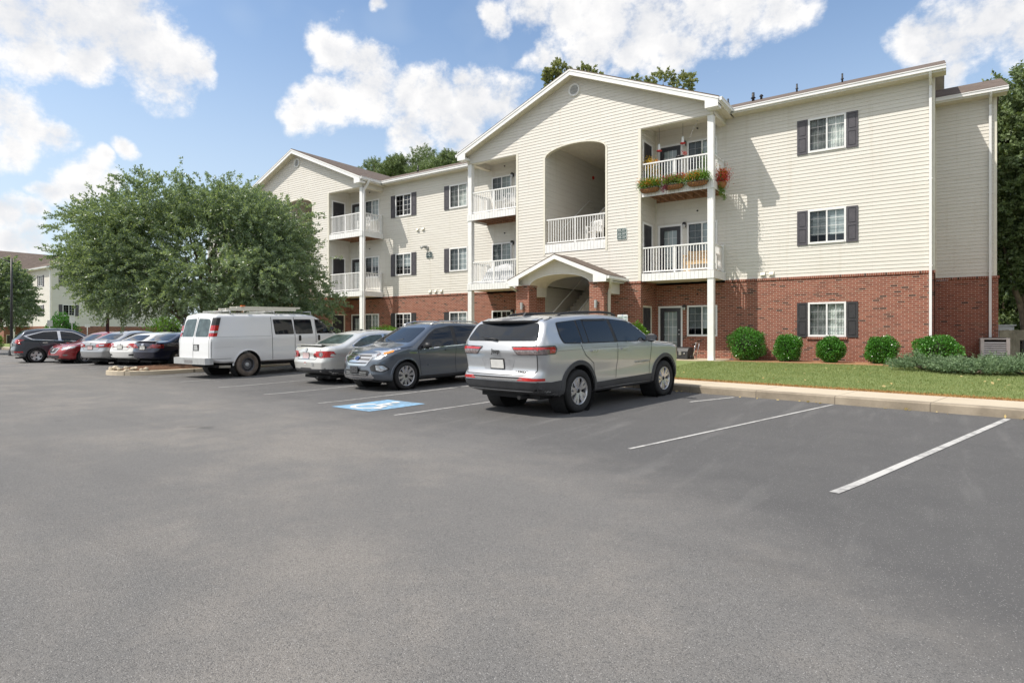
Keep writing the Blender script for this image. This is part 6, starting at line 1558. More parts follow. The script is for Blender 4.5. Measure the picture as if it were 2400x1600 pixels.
def tree(name, label, base, lobes, n, per, ln, ll, lw, mat, bark, tips, r0, group=None, shell=.5, droop=.25, seed=1, extra=None, trunk_h=None):
    rg = np.random.default_rng(seed); b = Vector(base); T = thing(name, label, 'tree', tuple(b), group=group)
    ctr = np.mean([np.array(l[0]) for l in lobes], axis=0); ctr[2] -= .8
    P, D = crown_points(lobes, n, rg, shell, ctr); V = sprays(P, D, per, ln, rg, ll, lw, droop)
    if extra is not None: V = np.concatenate([V, extra(rg)])
    o = quads_mesh('crown', V, mat, T)
    m = MB(); limb_tree(m, (0,0,-.1), tips, r0, rg)
    if trunk_h: m.tube([(0,0,-.15),(.02,.01,trunk_h*.4),(-.02,.0,trunk_h)], [r0*1.25, r0, r0*.9], 12)
    m.build('trunk', bark, T)
    return T
MT['leaf_oak'] = leafmat('oak_leaf', (.100,.165,.095), (.335,.425,.290), rough=.36, trans=.45, spec=.6)
MT['leaf_dark'] = leafmat('dark_leaf', (.085,.135,.055), (.250,.320,.150), rough=.4)
MT['leaf_pine'] = leafmat('pine_needles', (.11,.175,.080), (.29,.36,.18), rough=.55, trans=.2)
MT['leaf_maple'] = leafmat('broad_leaf', (.13,.165,.065), (.36,.39,.20), rough=.4, trans=.38)
MT['leaf_holly'] = leafmat('holly_leaf', (.030,.115,.014), (.105,.31,.040), rough=.25, trans=.15, spec=.6, nscale=6)
MT['leaf_lime'] = leafmat('bright_leaf', (.05,.14,.012), (.16,.30,.03), rough=.35, trans=.3)
MT['leaf_juniper'] = leafmat('juniper_needles', (.065,.13,.062), (.23,.32,.17), rough=.6, trans=.1, nscale=3)
MT['core'] = simple('shrub_core_shade', (.018,.022,.010), .95, var=.4, vscale=12)

# big spreading oak in the island: lobes given as (right, back, height) from the trunk seen from the car park
def RB(r, b, z, base): x, y = cam2w(r, b); return (x, y, z)
ob = (-23.9, 12.75, .12)
rgo = np.random.default_rng(44)
lob = [((0,.3,4.3),(3.2,2.6,2.0)),((-.2,-.3,3.8),(4.0,2.4,1.6)),((.2,-.6,3.4),(3.4,2.0,1.1)),((-2.9,0,3.4),(1.8,1.6,1.3)),((3.0,0,3.3),(1.6,1.6,1.3)),((-2.2,.2,3.6),(1.9,1.8,1.5)),((1.9,.2,3.6),(1.8,1.8,1.5)),((0,.2,5.8),(1.7,1.7,1.2))]
for i in range(84):
    a = rgo.uniform(-.22, math.pi+.22); q = rgo.uniform(.62,1.0); fb = rgo.uniform(-1,.75)
    rr = 4.95 if math.cos(a) < 0 else 4.5
    lob.append(((math.cos(a)*rr*q*math.sqrt(1-.55*fb*fb)-.15, fb*2.5*q, 3.85+math.sin(a)*(3.55 if math.sin(a) > 0 else 2.0)*q*math.sqrt(1-.5*fb*fb)), (rgo.uniform(.75,1.2), rgo.uniform(.7,1.1), rgo.uniform(.38,.62))))
for r, b_, z in ((-3.6,-.9,2.9),(-2.6,-1.5,2.7),(-1.5,-1.8,2.8),(-.4,-2.0,2.75),(.8,-1.9,2.8),(1.9,-1.7,2.6),(2.9,-1.2,2.5),(3.6,-.8,2.3),(-4.0,-.2,2.9),(-2.9,-.9,2.25),(3.2,-1.0,1.9),(4.2,-.6,2.2),(4.6,-.3,2.6),(4.4,-.9,1.9),(2.4,-1.6,2.0)): lob.append(((r,b_,z),(.95,.8,.5)))
lobes = [(RB(*c, ob), r) for c, r in lob]
def oak_wisps(rg):
    """long loose shoots that break the outline"""
    Vs = []; n = 190; P = []; D = []
    for i in range(n):
        a = rg.uniform(-.25, math.pi+.25); r = RB(math.cos(a)*(4.6 if math.cos(a) < 0 else 4.1)*rg.uniform(.75,.98)-.1, rg.normal()*1.0, 3.8+math.sin(a)*3.0*rg.uniform(.75,.98), ob); P.append(r)
        x, y = cam2w(math.cos(a), rg.normal()*.3); D.append((x, y, math.sin(a)*.7+.28))
    P = np.array(P); D = np.array(D); D /= np.linalg.norm(D, axis=1, keepdims=True)
    return sprays(P, D, 44, 1.05, rg, .095, .040, droop=.35, spread=.55)
tips = [(RB(r, b, z, ob), f, ra) for r, b, z, f, ra in [(-3.2,0,4.2,.35,.09),(3.2,0,4.1,.38,.09),(-1.2,.5,6.2,.45,.08),(1.0,-.3,6.6,.45,.09),(.2,.8,7.0,.5,.08),(-2.2,-.8,3.2,.3,.07),(2.4,-.9,3.0,.3,.07),(-4.4,.3,4.6,.4,.05),(4.3,-.2,3.3,.38,.05),(0,-1.6,4.2,.35,.06),(1.9,.6,5.6,.45,.06)]]
tree('oak_tree', 'broad oak tree with a wide ragged crown in the mulch island behind the white van', ob, lobes, 7600, 42, .56, .092, .042, MT['leaf_oak'], MT['bark'], tips, .17, shell=.35, droop=.3, seed=5, extra=oak_wisps, trunk_h=2.0)
# smaller tree at the far left edge
x, y = cam2w(-35.2, 41); lb = [((0,0,4.4),(2.3,2.0,1.9)),((.8,0,3.4),(1.9,1.7,1.4)),((-1.5,0,4.0),(2.2,1.9,1.9)),((.3,0,5.2),(1.5,1.4,1.1))]
tree('street_tree', 'smaller round green tree cut off by the left edge of the photo', (x,y,0), [(RB(*c, 0), r) for c, r in lb], 1500, 36, .6, .15, .07, MT['leaf_oak'], MT['bark'], [((0,0,5),.4,.08),((1.2,.4,4),.3,.06),((-1.3,.2,4.2),.3,.06)], .13, seed=8, trunk_h=2.2)
# tall tree beyond the right-hand corner of the block
x, y = cam2w(23.0, 27.0); lb = [((-.3,.3,8.6),(2.2,2.2,2.4)),((0,.3,11.0),(1.8,1.8,1.6)),((.8,0,7.0),(2.6,2.8,2.6)),((1.2,0,9.6),(2.4,2.6,2.2)),((2.5,1,5.5),(3,3,2.2)),((.6,.5,4.6),(1.9,2.2,1.5)),((.9,.2,11.2),(1.5,1.8,1.2)),((3.5,.5,8.5),(3,3,3))]
tree('tall_tree', 'tall leafy tree with a pale leaning trunk beyond the right corner of the block', (x,y,.3), [(RB(*c, 0), r) for c, r in lb], 4800, 36, .8, .16, .09, MT['leaf_dark'], MT['bark_light'],
     [(RB(-1.1,.2,5.6,0),.35,.16),(RB(1.0,.3,7.5,0),.42,.18),(RB(2.8,1,6.5,0),.40,.14),(RB(.2,-.2,9.5,0),.45,.12),(RB(-.7,.3,4.6,0),.25,.10)], .26, seed=9, trunk_h=2.9)
# further trees behind the fence on the right
for i, (xc, zc, h, lab) in enumerate(((27.6,34,6.0,'low dense green tree behind the wooden fence at the right'),(33,40,11,'tall dark tree standing behind the leaning tree at the right'))):
    x, y = cam2w(xc, zc); lb = [((0,0,h*.45),(2.6,2.4,h*.40)),((1.4,0,h*.6),(2.2,2.2,h*.32))]
    tree('background_tree', lab, (x,y,.2), [(RB(*c, 0), r) for c, r in lb], 1500, 34, .8, .18, .10, MT['leaf_dark'], MT['bark'], [((0,0,h*.7),.4,.1),((1,.5,h*.6),.4,.08)], .16, seed=30+i, trunk_h=h*.3)
# pines showing over the roof between the two bays
for i, (px, py, Y, w_, h_, lab) in enumerate(((905,372,62,3.4,2.6,'dark green pine crown over the roof, left of the taller one'),(962,352,66,4.6,3.6,'tallest rounded pine crown over the roof between the gables'),(1010,378,64,3.2,2.6,'small pine crown over the roof, right of the tallest one'),(1058,362,60,2.6,2.6,'pine crown half hidden by the big central gable'))):
    p = atY(px, py, Y); H = p.z; rg = np.random.default_rng(50+i); lobes = []
    for k in range(16):
        a = rg.uniform(0, 6.28); rr = rg.uniform(.1,1)**.6; lobes.append(((math.cos(a)*w_*rr, math.sin(a)*w_*rr, H-h_*.9+rg.uniform(-.2,.8)*h_*(1.1-rr*.6)), (w_*.34, w_*.34, h_*.24)))
    tree('pine_tree', lab, (p.x, p.y, 0), lobes, 900, 40, .70, .26, .06, MT['leaf_pine'], MT['bark'], [(l[0],.8,.10) for l in lobes[:8]], .22, group='trees beyond the roof', shell=.35, droop=-.1, seed=60+i, trunk_h=H*.75)
# broadleaf tops over the central gable
for i, (px, py, Y, w_, lab) in enumerate(((1325,170,52,2.1,'leafy treetop to the left of the central gable peak'),(1400,166,52,2.2,'leafy treetop just right of the central gable peak'),(1558,188,54,2.3,'leafy treetop further right over the gable slope'),(1470,186,56,1.5,'small leafy sprig over the gable slope'))):
    p = atY(px, py, Y); H = p.z; rg = np.random.default_rng(80+i); lobes = []
    for k in range(9):
        a = rg.uniform(0, 6.28); lobes.append(((math.cos(a)*w_*rg.uniform(.1,.9), math.sin(a)*w_*.6, H-.6-rg.uniform(-.5,2.6)), (w_*.36, w_*.36, w_*.30)))
    lobes.append(((0,0,H-4),(w_*1.2,w_,2.0)))
    tree('broadleaf_tree', lab, (p.x, p.y, 0), lobes, 620, 30, .60, .22, .13, MT['leaf_maple'], MT['bark'], [(l[0],.85,.07) for l in lobes[:7]], .25, group='trees beyond the roof', shell=.3, seed=90+i, trunk_h=H*.8)
# trees across the car park, out of view behind and to the right (they show in glass and paint)
for i, (x, y, h) in enumerate(((30,-6,9),(34,6,10),(27,-18,9),(18,-32,10),(4,-38,9),(-12,-40,10),(38,18,9),(-30,-36,10),(13,27,10),(19,20,9),(27,15,10),(24,30,11),(15,38,11),(33,26,11))):
    lb = [((0,0,h*.62),(3.6,3.4,h*.30)),((1.6,.8,h*.48),(2.6,2.6,h*.22)),((-1.7,-.6,h*.5),(2.6,2.6,h*.22))]
    tree('shade_tree', 'leafy shade tree standing outside the photo, right of the block or across the car park', (x,y,0), lb, 420, 24, .9, .30, .16, MT['leaf_dark'], MT['bark'], [((0,0,h*.8),.4,.1),((1.6,.8,h*.55),.35,.08)], .2, group='shade trees around the car park', seed=130+i, trunk_h=h*.35)
# clipped round shrubs
def shrub(name, label, x, y, z, rx, rz, mat, n, ll, lw, seed, group=None, cone=False, rough=.13, stems=True, cat='shrub'):
    rg = np.random.default_rng(seed); T = thing(name, label, cat, (x,y,z), group=group)
    d = rg.normal(size=(n,3)); d /= np.linalg.norm(d, axis=1, keepdims=True)
    r = (1 - rg.random((n,1))**1.6*.38); lump = 1 + rough*np.sin(d[:,:1]*5+seed)*np.cos(d[:,2:]*4+seed*2) + rough*.5*np.sin(d[:,1:2]*9+seed*3)
    sup = np.abs(d)**.85*np.sign(d); P = sup*r*lump*np.array([rx, rx*.85, rz])
    if cone: P[:,:2] *= (1.15-.75*np.clip((P[:,2:]/rz+1)/2, 0, 1))
    P[:,2] += rz*1.04 ; P[:,2] = np.maximum(P[:,2], .06)
    V = leaf_quads(P, d*.7 + rg.normal(size=(n,3))*.8 + np.array([0,0,.3]), ll, lw, rg, 1.0); quads_mesh('foliage', V, mat, T)
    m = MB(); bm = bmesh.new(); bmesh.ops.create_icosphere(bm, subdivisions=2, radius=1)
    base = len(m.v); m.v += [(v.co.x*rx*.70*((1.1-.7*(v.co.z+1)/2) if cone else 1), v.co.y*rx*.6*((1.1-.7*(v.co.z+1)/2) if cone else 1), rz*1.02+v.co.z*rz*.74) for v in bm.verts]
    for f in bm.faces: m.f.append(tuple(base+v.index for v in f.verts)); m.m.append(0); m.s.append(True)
    bm.free(); m.build('shade_core', MT['core'], T)  # near-black solid, puts the shade deep in the foliage into colour
    if stems:
        m = MB()
        for k in range(5): a = k*1.26; m.tube([(rx*.18*math.cos(a), rx*.18*math.sin(a), -.03),(rx*.4*math.cos(a), rx*.35*math.sin(a), rz*.7)], .014, 5)
        m.build('stem', MT['bark'], T)
    return T
for i, (px, w_, h_, lab) in enumerate(((1752,88,76,'large round clipped shrub nearest the white post'),(1847,63,63,'round clipped shrub below the left shutter, second from the post'),(1947,64,60,'round clipped shrub right under the ground floor window'),(2066,70,66,'round clipped shrub to the right of the ground floor window'),(2195,104,72,'wide clipped shrub at the brick corner under the downspout'))):
    Y = 23.0 if i < 4 else 22.6; c = atY(px, 845, Y); k = Y/cam2w((px-1200)/1418, 1)[1]/1418
    shrub('round_shrub', lab, c.x, c.y, .43, w_*k/2*.92, h_*k/2*.97, MT['leaf_holly'], 8500, .052, .032, 100+i, 'clipped shrubs along the brick wall')
for px, py, Y, rx, rz, mt, lab, nm in ((1490,770,19.6,.42,.42,'leaf_lime','bright green shrub beside the reserved parking sign','shrub'),(905,772,21.3,.85,.50,'leaf_lime','left bright green shrub behind the silver sedan, below the window','shrub'),(975,770,21.3,.70,.52,'leaf_lime','yellow-green shrub behind the grey SUV, below the shuttered window','shrub'),(700,775,21.0,.7,.55,'leaf_lime','bright shrub seen through the white van windows','shrub')):
    c = atY(px, py, Y); gz = lawnz(c.x, Y); rz2 = max(.35, (c.z+rz*.3-gz)/2); shrub(nm, lab, c.x, c.y, gz-.02, rx, rz2, MT[mt], 4500, .085, .045, int(px))
c = cam2w(-17.3, 30.5); shrub('leafy_bush', 'sunlit bright green bush between the navy sedan and the white van', c[0], c[1], 0, .95, 1.15, MT['leaf_lime'], 5200, .10, .05, 7, rough=.25)
c = cam2w(-43.2, 58); shrub('cone_shrub', 'tall cone-shaped clipped shrub at the corner of the distant block', c[0], c[1], -.3, 2.2, 1.75, MT['leaf_holly'], 5200, .14, .08, 12, cone=True)
c = cam2w(-44.5, 52); shrub('shrub', 'low green shrub behind the blue-grey SUV at the far left', c[0], c[1], -.2, .7, .75, MT['leaf_lime'], 2200, .10, .06, 13)
# spreading junipers
def juniper(label, x, y, z, rx, ry, rz, n, seed):
    rg = np.random.default_rng(seed); T = thing('juniper', label, 'shrub', (x,y,z), group='spreading junipers by the right corner')
    a = rg.uniform(0, 6.283, n); r = np.sqrt(rg.random(n)); P = np.stack([np.cos(a)*r*rx*.8, np.sin(a)*r*ry*.8, rz*(1-r**1.7)*rg.uniform(.25,.9,n)+.04], 1)
    D = np.stack([np.cos(a)*(.35+r), np.sin(a)*(.35+r), rg.uniform(.25,1.0,n)], 1); D /= np.linalg.norm(D, axis=1, keepdims=True)
    V = sprays(P, D, 26, .34, rg, .075, .016, droop=.1, spread=.6); quads_mesh('foliage', V, MT['leaf_juniper'], T)
    m = MB()
    for k in range(9): b = k*.7; m.tube([(0,0,.0),(math.cos(b)*rx*.4, math.sin(b)*ry*.4, rz*.45),(math.cos(b)*rx*.8, math.sin(b)*ry*.8, rz*.5)], [.03,.02,.008], 5)
    m.build('stem', MT['bark'], T)
for i, (px, py, rx, ry, rz, lab) in enumerate(((2170,868,.80,.5,.30,'grey-green juniper in front of the widest clipped shrub'),(2290,876,.8,.45,.18,'low juniper in front of the large air conditioner'),(2400,878,.85,.5,.24,'juniper at the right edge of the photo'),(2235,872,.5,.35,.14,'small juniper between its two larger neighbours'),(2350,868,.5,.35,.18,'juniper just behind the right-hand ones, by the black air conditioner'))):
    zc = (CAMZ-.42)*1418/(py-779); c = cam2w((px-1200)/1418*zc, zc); zc2 = min(zc, 20.5); c = cam2w((px-1200)/1418*zc2, zc2); juniper(lab, c[0], c[1], lawnz(*c)+.02, rx, ry, rz, 300, 200+i)
# lawn blades, straw edge
def blades(name, label, n, region, hmin, hmax, wd, mat, seed):
    rg = np.random.default_rng(seed); X = []
    x = rg.uniform(region[0], region[1], n); e = rg.random(n)*(region[3]-region[2])+region[2]
    y = np.array([kerbY(a) for a in x]) + e; keep = y < 22.15 - np.maximum(0, x+1)*.55; x, y = x[keep], y[keep]
    z = np.array([lawnz(a, b) for a, b in zip(x, y)]); n = len(x); P = np.stack([x, y, z-.005], 1)
    D = rg.normal(size=(n,3))*.5; D[:,2] = 1; D /= np.linalg.norm(D, axis=1, keepdims=True); h = rg.uniform(hmin, hmax, (n,1))
    S = rg.normal(size=(n,3)); S[:,2] = 0; S /= np.linalg.norm(S, axis=1, keepdims=True)
    V = np.stack([P-S*wd/2, P+S*wd/2, P+D*h+S*wd*.15, P+D*h-S*wd*.15], 1); o = quads_mesh(name, V, mat); kind(o, 'stuff'); o['label'] = label; o['category'] = 'grass'
MT['blade'] = leafmat('grass_blade', (.155,.225,.080), (.36,.39,.19), rough=.6, trans=.35, spec=.2, nscale=1.3)
MT['strawblade'] = leafmat('straw_blade', (.26,.13,.05), (.52,.32,.14), rough=.8, trans=.1, spec=.1)
blades('grass', 'short mown green lawn in front of the right wing', 110000, (-7,7.5,1.72,10.3), .025, .055, .012, MT['blade'], 3)
blades('dead_grass', 'dry straw-coloured edge of the lawn along the sidewalk', 14000, (-7,7.5,1.27,1.80), .015, .050, .012, MT['strawblade'], 4)
# fallen leaves
rg = np.random.default_rng(21); P = []
for i in range(70): x = rg.uniform(-6,6); P.append((x, kerbY(x)+rg.uniform(1.8,7.5), 0))
for i in range(26): x = rg.uniform(-5,2.5); P.append((x, kerbY(x)-abs(rg.normal())*.10-.02, -1))
P = np.array([(x, y, (lawnz(x,y)+.045) if z == 0 else zl(x,y)+.012) for x, y, z in P]); D = rg.normal(size=P.shape); D[:,2] *= .25
o = quads_mesh('fallen_leaves', leaf_quads(P, D, .075, .045, rg, 3.0), leafmat('dry_leaf', (.45,.33,.12), (.62,.52,.28), rough=.7)); kind(o, 'stuff'); o['label'] = 'dry fallen leaves scattered on the lawn and along the kerb'; o['category'] = 'leaves'
# ------------------------------------------------------------------ island, street furniture, balcony things
m = MB(); pts = []
ic = [(-24.75,9.75)]
def cap(cx, cy, r, a0, a1, n): return [(cx+r*math.cos(R(a0+(a1-a0)*i/n)), cy+r*math.sin(R(a0+(a1-a0)*i/n))) for i in range(n+1)]
outer = cap(-23.2, 10.1, 1.15, 180, 360, 16) + [(-22.15,13.0),(-22.4,16.9),(-25.2,16.9),(-24.6,13.0)]
cxy = Vector((-23.4, 12.8)); inner = [tuple(Vector(p) + (cxy-Vector(p)).normalized()*.17) for p in outer]
n = len(outer)
for i in range(n):
    j = (i+1) % n; a, b, c, d = outer[i], outer[j], inner[j], inner[i]; z = .02
    m.face([(*a,-.05),(*b,-.05),(*b,z+.12),(*a,z+.12)], 0, True); m.face([(*a,z+.12),(*b,z+.12),(*c,z+.14),(*d,z+.14)], 0, True)
kind(m.build('island_kerb', MT['sidewalk']), 'structure')
m = MB(); k = len(inner); m.face([(*p,.13) for p in inner]); 
rg = np.random.default_rng(3)
rings = [[(cxy.x+(p[0]-cxy.x)*q, cxy.y+(p[1]-cxy.y)*q, .14+.16*(1-q)**.5+rg.uniform(-.03,.03)) for p in inner] for q in (.99,.85,.6,.3)]
for A, B_ in zip(rings, rings[1:]):
    for i in range(k): j = (i+1) % k; m.face([A[i],A[j],B_[j],B_[i]], 0, False)
kind(m.build('mulch_island', MT['mulch']), 'structure')
for i in range(14):
    bm = bmesh.new(); bmesh.ops.create_icosphere(bm, subdivisions=2, radius=1); s = .065+.035*rg.random(); ph = rg.uniform(0,6,3)
    for v in bm.verts:
        v.co *= s*(1+.18*math.sin(v.co.x*3+ph[0])+.15*math.sin(v.co.y*4+ph[1])); v.co.z *= .6
    me = bpy.data.meshes.new('edging_stone'); bm.to_mesh(me); bm.free(); me.materials.append(MT['sidewalk']); o = bpy.data.objects.new('edging_stone', me); COL.objects.link(o)
    a = 232+i*8.2; r = .86+.14*(i%2); o.location = (-23.2+r*math.cos(R(a)), 10.1+r*math.sin(R(a)), .17+.04*(i%3)); tag(o, 'pale rough stone in the low pile at the tip of the mulch island', 'stone', 'stones on the mulch island')
# air conditioners
def aircon(label, x, y, z, w_, h_, case, slat, rz):
    T = thing('air_conditioner', label, 'air conditioner', (x,y,z), rz); m = MB(); m.box(-w_/2-.1,w_/2+.1,-w_/2-.1,w_/2+.1,-.3,.02); m.build('base_pad', MT['patio'], T)
    m = MB(); hw = w_/2
    for sx in (-1,1):
        for sy in (-1,1): m.box(sx*hw, sx*(hw-.10), sy*hw, sy*(hw-.10), .02, h_)
    m.box(-hw-.005,hw+.005,-hw-.005,hw+.005,h_,h_+.045); m.box(-hw+.002,hw-.002,-hw+.002,hw-.002,.021,.10); m.build('casing', case, T)
    m = MB(); m.box(-hw+.06,hw-.06,-hw+.06,hw-.06,.05,h_-.01); m.build('coil', MT['dark'], T)
    m = MB(); n = int((h_-.16)/.075)
    for i in range(n):
        zz = .13+i*.075
        for sx, sy in ((0,-1),(0,1),(1,0),(-1,0)):
            if sx == 0: m.slab([(-hw+.10,sy*hw*.995,zz),(hw-.10,sy*hw*.995,zz),(hw-.10,sy*(hw-.03),zz+.045),(-hw+.10,sy*(hw-.03),zz+.045)], (0,0,.006))
            else: m.slab([(sx*hw*.995,-hw+.10,zz),(sx*hw*.995,hw-.10,zz),(sx*(hw-.03),hw-.10,zz+.045),(sx*(hw-.03),-hw+.10,zz+.045)], (0,0,.006))
    m.build('louvre', slat, T)
    m = MB(); m.lathe([(.001,0),(hw*.8,0),(hw*.8,.02),(.001,.02)], 24, 0, Matrix.Translation((0,0,h_+.046))); m.build('fan_grille', MT['dark'], T)
c = cam2w(16.9, 21.2); aircon('pale grey air conditioner with white louvres beside the brick wall', c[0], c[1], .42, .80, .80, MT['ac_case'], MT['ac_case'], 0)
c = cam2w(18.9, 21.8); aircon('dark air conditioner at the right edge of the photo', c[0], c[1], .42, .85, .72, MT['pole_black'], MT['blackplast'], 0)
# board fence on the right
F = thing('board_fence', 'weathered grey-tan board fence behind the air conditioners', 'fence', (0,0,0)); a = Vector((*cam2w(20.2,25.0),.3)); b = Vector((*cam2w(33,26.5),.3)); L = (b-a).length; d = (b-a)/L
mf = simple('fence_board', (.33,.28,.22), .85, var=.3, vscale=3)
for i in range(int(L/.150)):
    p = a+d*(i*.150); m = MB(); m.beam(p+Vector((0,0,.0)), p+Vector((0,0,1.25+.01*(i%3))), .143, .02, 0, (d.y,-d.x,0)) 
    m.build('board', mf, F)
m = MB()
for z in (.35,1.0): m.beam(a+Vector((-d.y*.0+.03,.03,z)), b+Vector((.03,.03,z)), .04, .09)
m.build('rail', mf, F)
c = cam2w(22.2, 27.5); T = thing('utility_box', 'white box-topped unit showing above the board fence', 'utility box', (c[0],c[1],.3)); m = MB(); m.box(-.45,.45,-.4,.4,0,1.45); m.slab([(-.52,-.47,1.45),(.52,-.47,1.45),(.52,.47,1.45),(-.52,.47,1.45)], (0,0,.06)); m.box(-.3,.3,-.47,-.40,1.25,1.4); m.build('housing', MT['white'], T)
# signs
def signpost(name, label, x, y, z, ang, w_, h_, top, lines, board='signwhite'):
    T = thing(name, label, 'sign', (x,y,z), ang); m = MB(); m.tube([(0,.03,-.1),(0,.03,top)], .025, 8); m.build('post', MT['metal_grey'], T)
    m = MB(); pr = rnd([(-w_/2,top-h_),(w_/2,top-h_),(w_/2,top),(-w_/2,top)], .03); m.slab([(px_,0,pz) for px_, pz in pr], (0,.006,0)); o = m.build('board', MT[board], T)
    return T, o
MZ = lambda x, y, z: Matrix.Translation((x,y,z)) @ Matrix.Rotation(R(90), 4, 'X')
zc = 18.2; c = cam2w((1459-1200)/1418*zc, zc); gz = lawnz(*c)
T, o = signpost('parking_sign', 'white reserved parking sign with blue square behind the silver SUV', c[0], c[1], gz, R(20), .305, .457, (779-737)/1418*zc+CAMZ-gz, None)
tz = (779-737)/1418*zc+CAMZ-gz
text_mesh('RESERVED', .062, MT['textgreen'], MZ(0,-.004,tz-.085), 'lettering', o, .001); text_mesh('PARKING', .062, MT['textgreen'], MZ(0,-.004,tz-.155), 'lettering', o, .001)
m = MB(); m.box(-.08,.08,-.004,0,tz-.39,tz-.21); m.box(-.012,.012,-.006,0,tz-.03,tz-.015); m.build('blue_square', MT['signblue'], o)
m = MB()
def b2(p, q, w_): m.beam((p[0],-.006,tz-.30+p[1]), (q[0],-.006,tz-.30+q[1]), .002, w_, 0, (0,0,1) if abs(q[1]-p[1]) < abs(q[0]-p[0]) else (1,0,0))
b2((-.015,.05),(-.01,0),.015); b2((-.01,0),(.03,0),.014); b2((.03,0),(.045,-.05),.014)
m.face([(-.018+.012*math.cos(q), -.0065, tz-.238+.012*math.sin(q)) for q in np.linspace(0,6.28,12)[:-1]])
for a0 in range(120, 360, 20): b2((-.008+.045*math.cos(R(a0)), -.02+.045*math.sin(R(a0))), (-.008+.045*math.cos(R(a0+20)), -.02+.045*math.sin(R(a0+20))), .012)
m.build('wheelchair_symbol', MT['signwhite'], o)
for px, top, zc, lab in ((117,750,44,'narrow sign seen edge-on in front of the cone shrub'),(169,742,44,'tall narrow white sign seen edge-on behind the blue-grey SUV'),(205,760,44,'thin sign post behind the red and silver cars')):
    c = cam2w((px-1200)/1418*zc, zc); tz = (779-top)/1418*zc+CAMZ; signpost('sign_post', lab, c[0], c[1], 0, R(78), .32, .46 if px != 205 else .2, tz, None)
def wallsign(label, x, y, z, w_, h_, lines, size):
    T = thing('wall_sign', label, 'sign', (x,y,z)); m = MB(); pr = rnd([(-w_/2,-h_/2),(w_/2,-h_/2),(w_/2,h_/2),(-w_/2,h_/2)], .05); m.slab([(a_,0,b_) for a_, b_ in pr], (0,.025,0)); o = m.build('board', MT['signwhite'], T)
    m = MB(); pr = rnd([(-w_/2+.015,-h_/2+.015),(w_/2-.015,-h_/2+.015),(w_/2-.015,h_/2-.015),(-w_/2+.015,h_/2-.015)], .045); m.slab([(a_,-.004,b_) for a_, b_ in pr], (0,.004,0)); m.build('field', MT['signgreen'], o)
    n = len(lines)
    for i, t_ in enumerate(lines): text_mesh(t_, size, MT['signwhite'], MZ(0,-.006,(n-1)/2*.145-i*.145 if n > 1 else 0), 'number', o, .001)
    if n > 1:
        m = MB()
        for i in (1,2): m.box(-w_/2+.03,w_/2-.03,-.0055,-.0042,.145*(1.5-i)-.004,.145*(1.5-i)+.004)
        m.build('divider', MT['signwhite'], o)
p = atY(1458, 548.5, 23.8+YG); wallsign('dark green directory sign with three lines of apartment numbers on the central bay', p.x, 23.8+YG-.04, p.z, .42, .46, ['305-307','205-207','105-107'], .105)
p = atY(1007, 598, 23.8); wallsign('small dark green building number sign between the left wing windows', p.x, 23.76, p.z, .44, .30, ['3421'], .20)
# street lamps
def lamp(label, x, y, h, arm, ang):
    T = thing('street_lamp', label, 'street lamp', (x,y,0), ang); m = MB(); m.tube([(0,0,-.2),(0,0,h*.55),(0,0,h)], [.085,.07,.05], 12); m.lathe([(.16,0),(.16,.25),(.09,.45)], 14, 0); m.build('pole', MT['pole_black'], T)
    m = MB(); m.tube([(0,0,h-.25),(arm*.35,0,h+.0),(arm*.75,0,h+.25),(arm,0,h+.30)], [.04,.035,.03,.03], 8); m.build('arm', MT['pole_black'], T)
    m = MB(); m.slab([(arm-.05,-.13,h+.25),(arm+.62,-.10,h+.25),(arm+.62,.10,h+.25),(arm-.05,.13,h+.25)], (0,0,.11)); m.build('lamp_head', MT['pole_black'], T)
zc = 38; c = cam2w((27-1200)/1418*zc, zc); lamp('black street lamp at the far left, its arm reaching out of the photo', c[0], c[1], (779-606)/1418*zc+CAMZ, 1.9, R(205))
zc = 31; c = cam2w((252-1200)/1418*zc, zc); lamp('street lamp whose arm pokes out of the left side of the oak crown', c[0], c[1], (779-522)/1418*zc+CAMZ, 1.6, R(215))
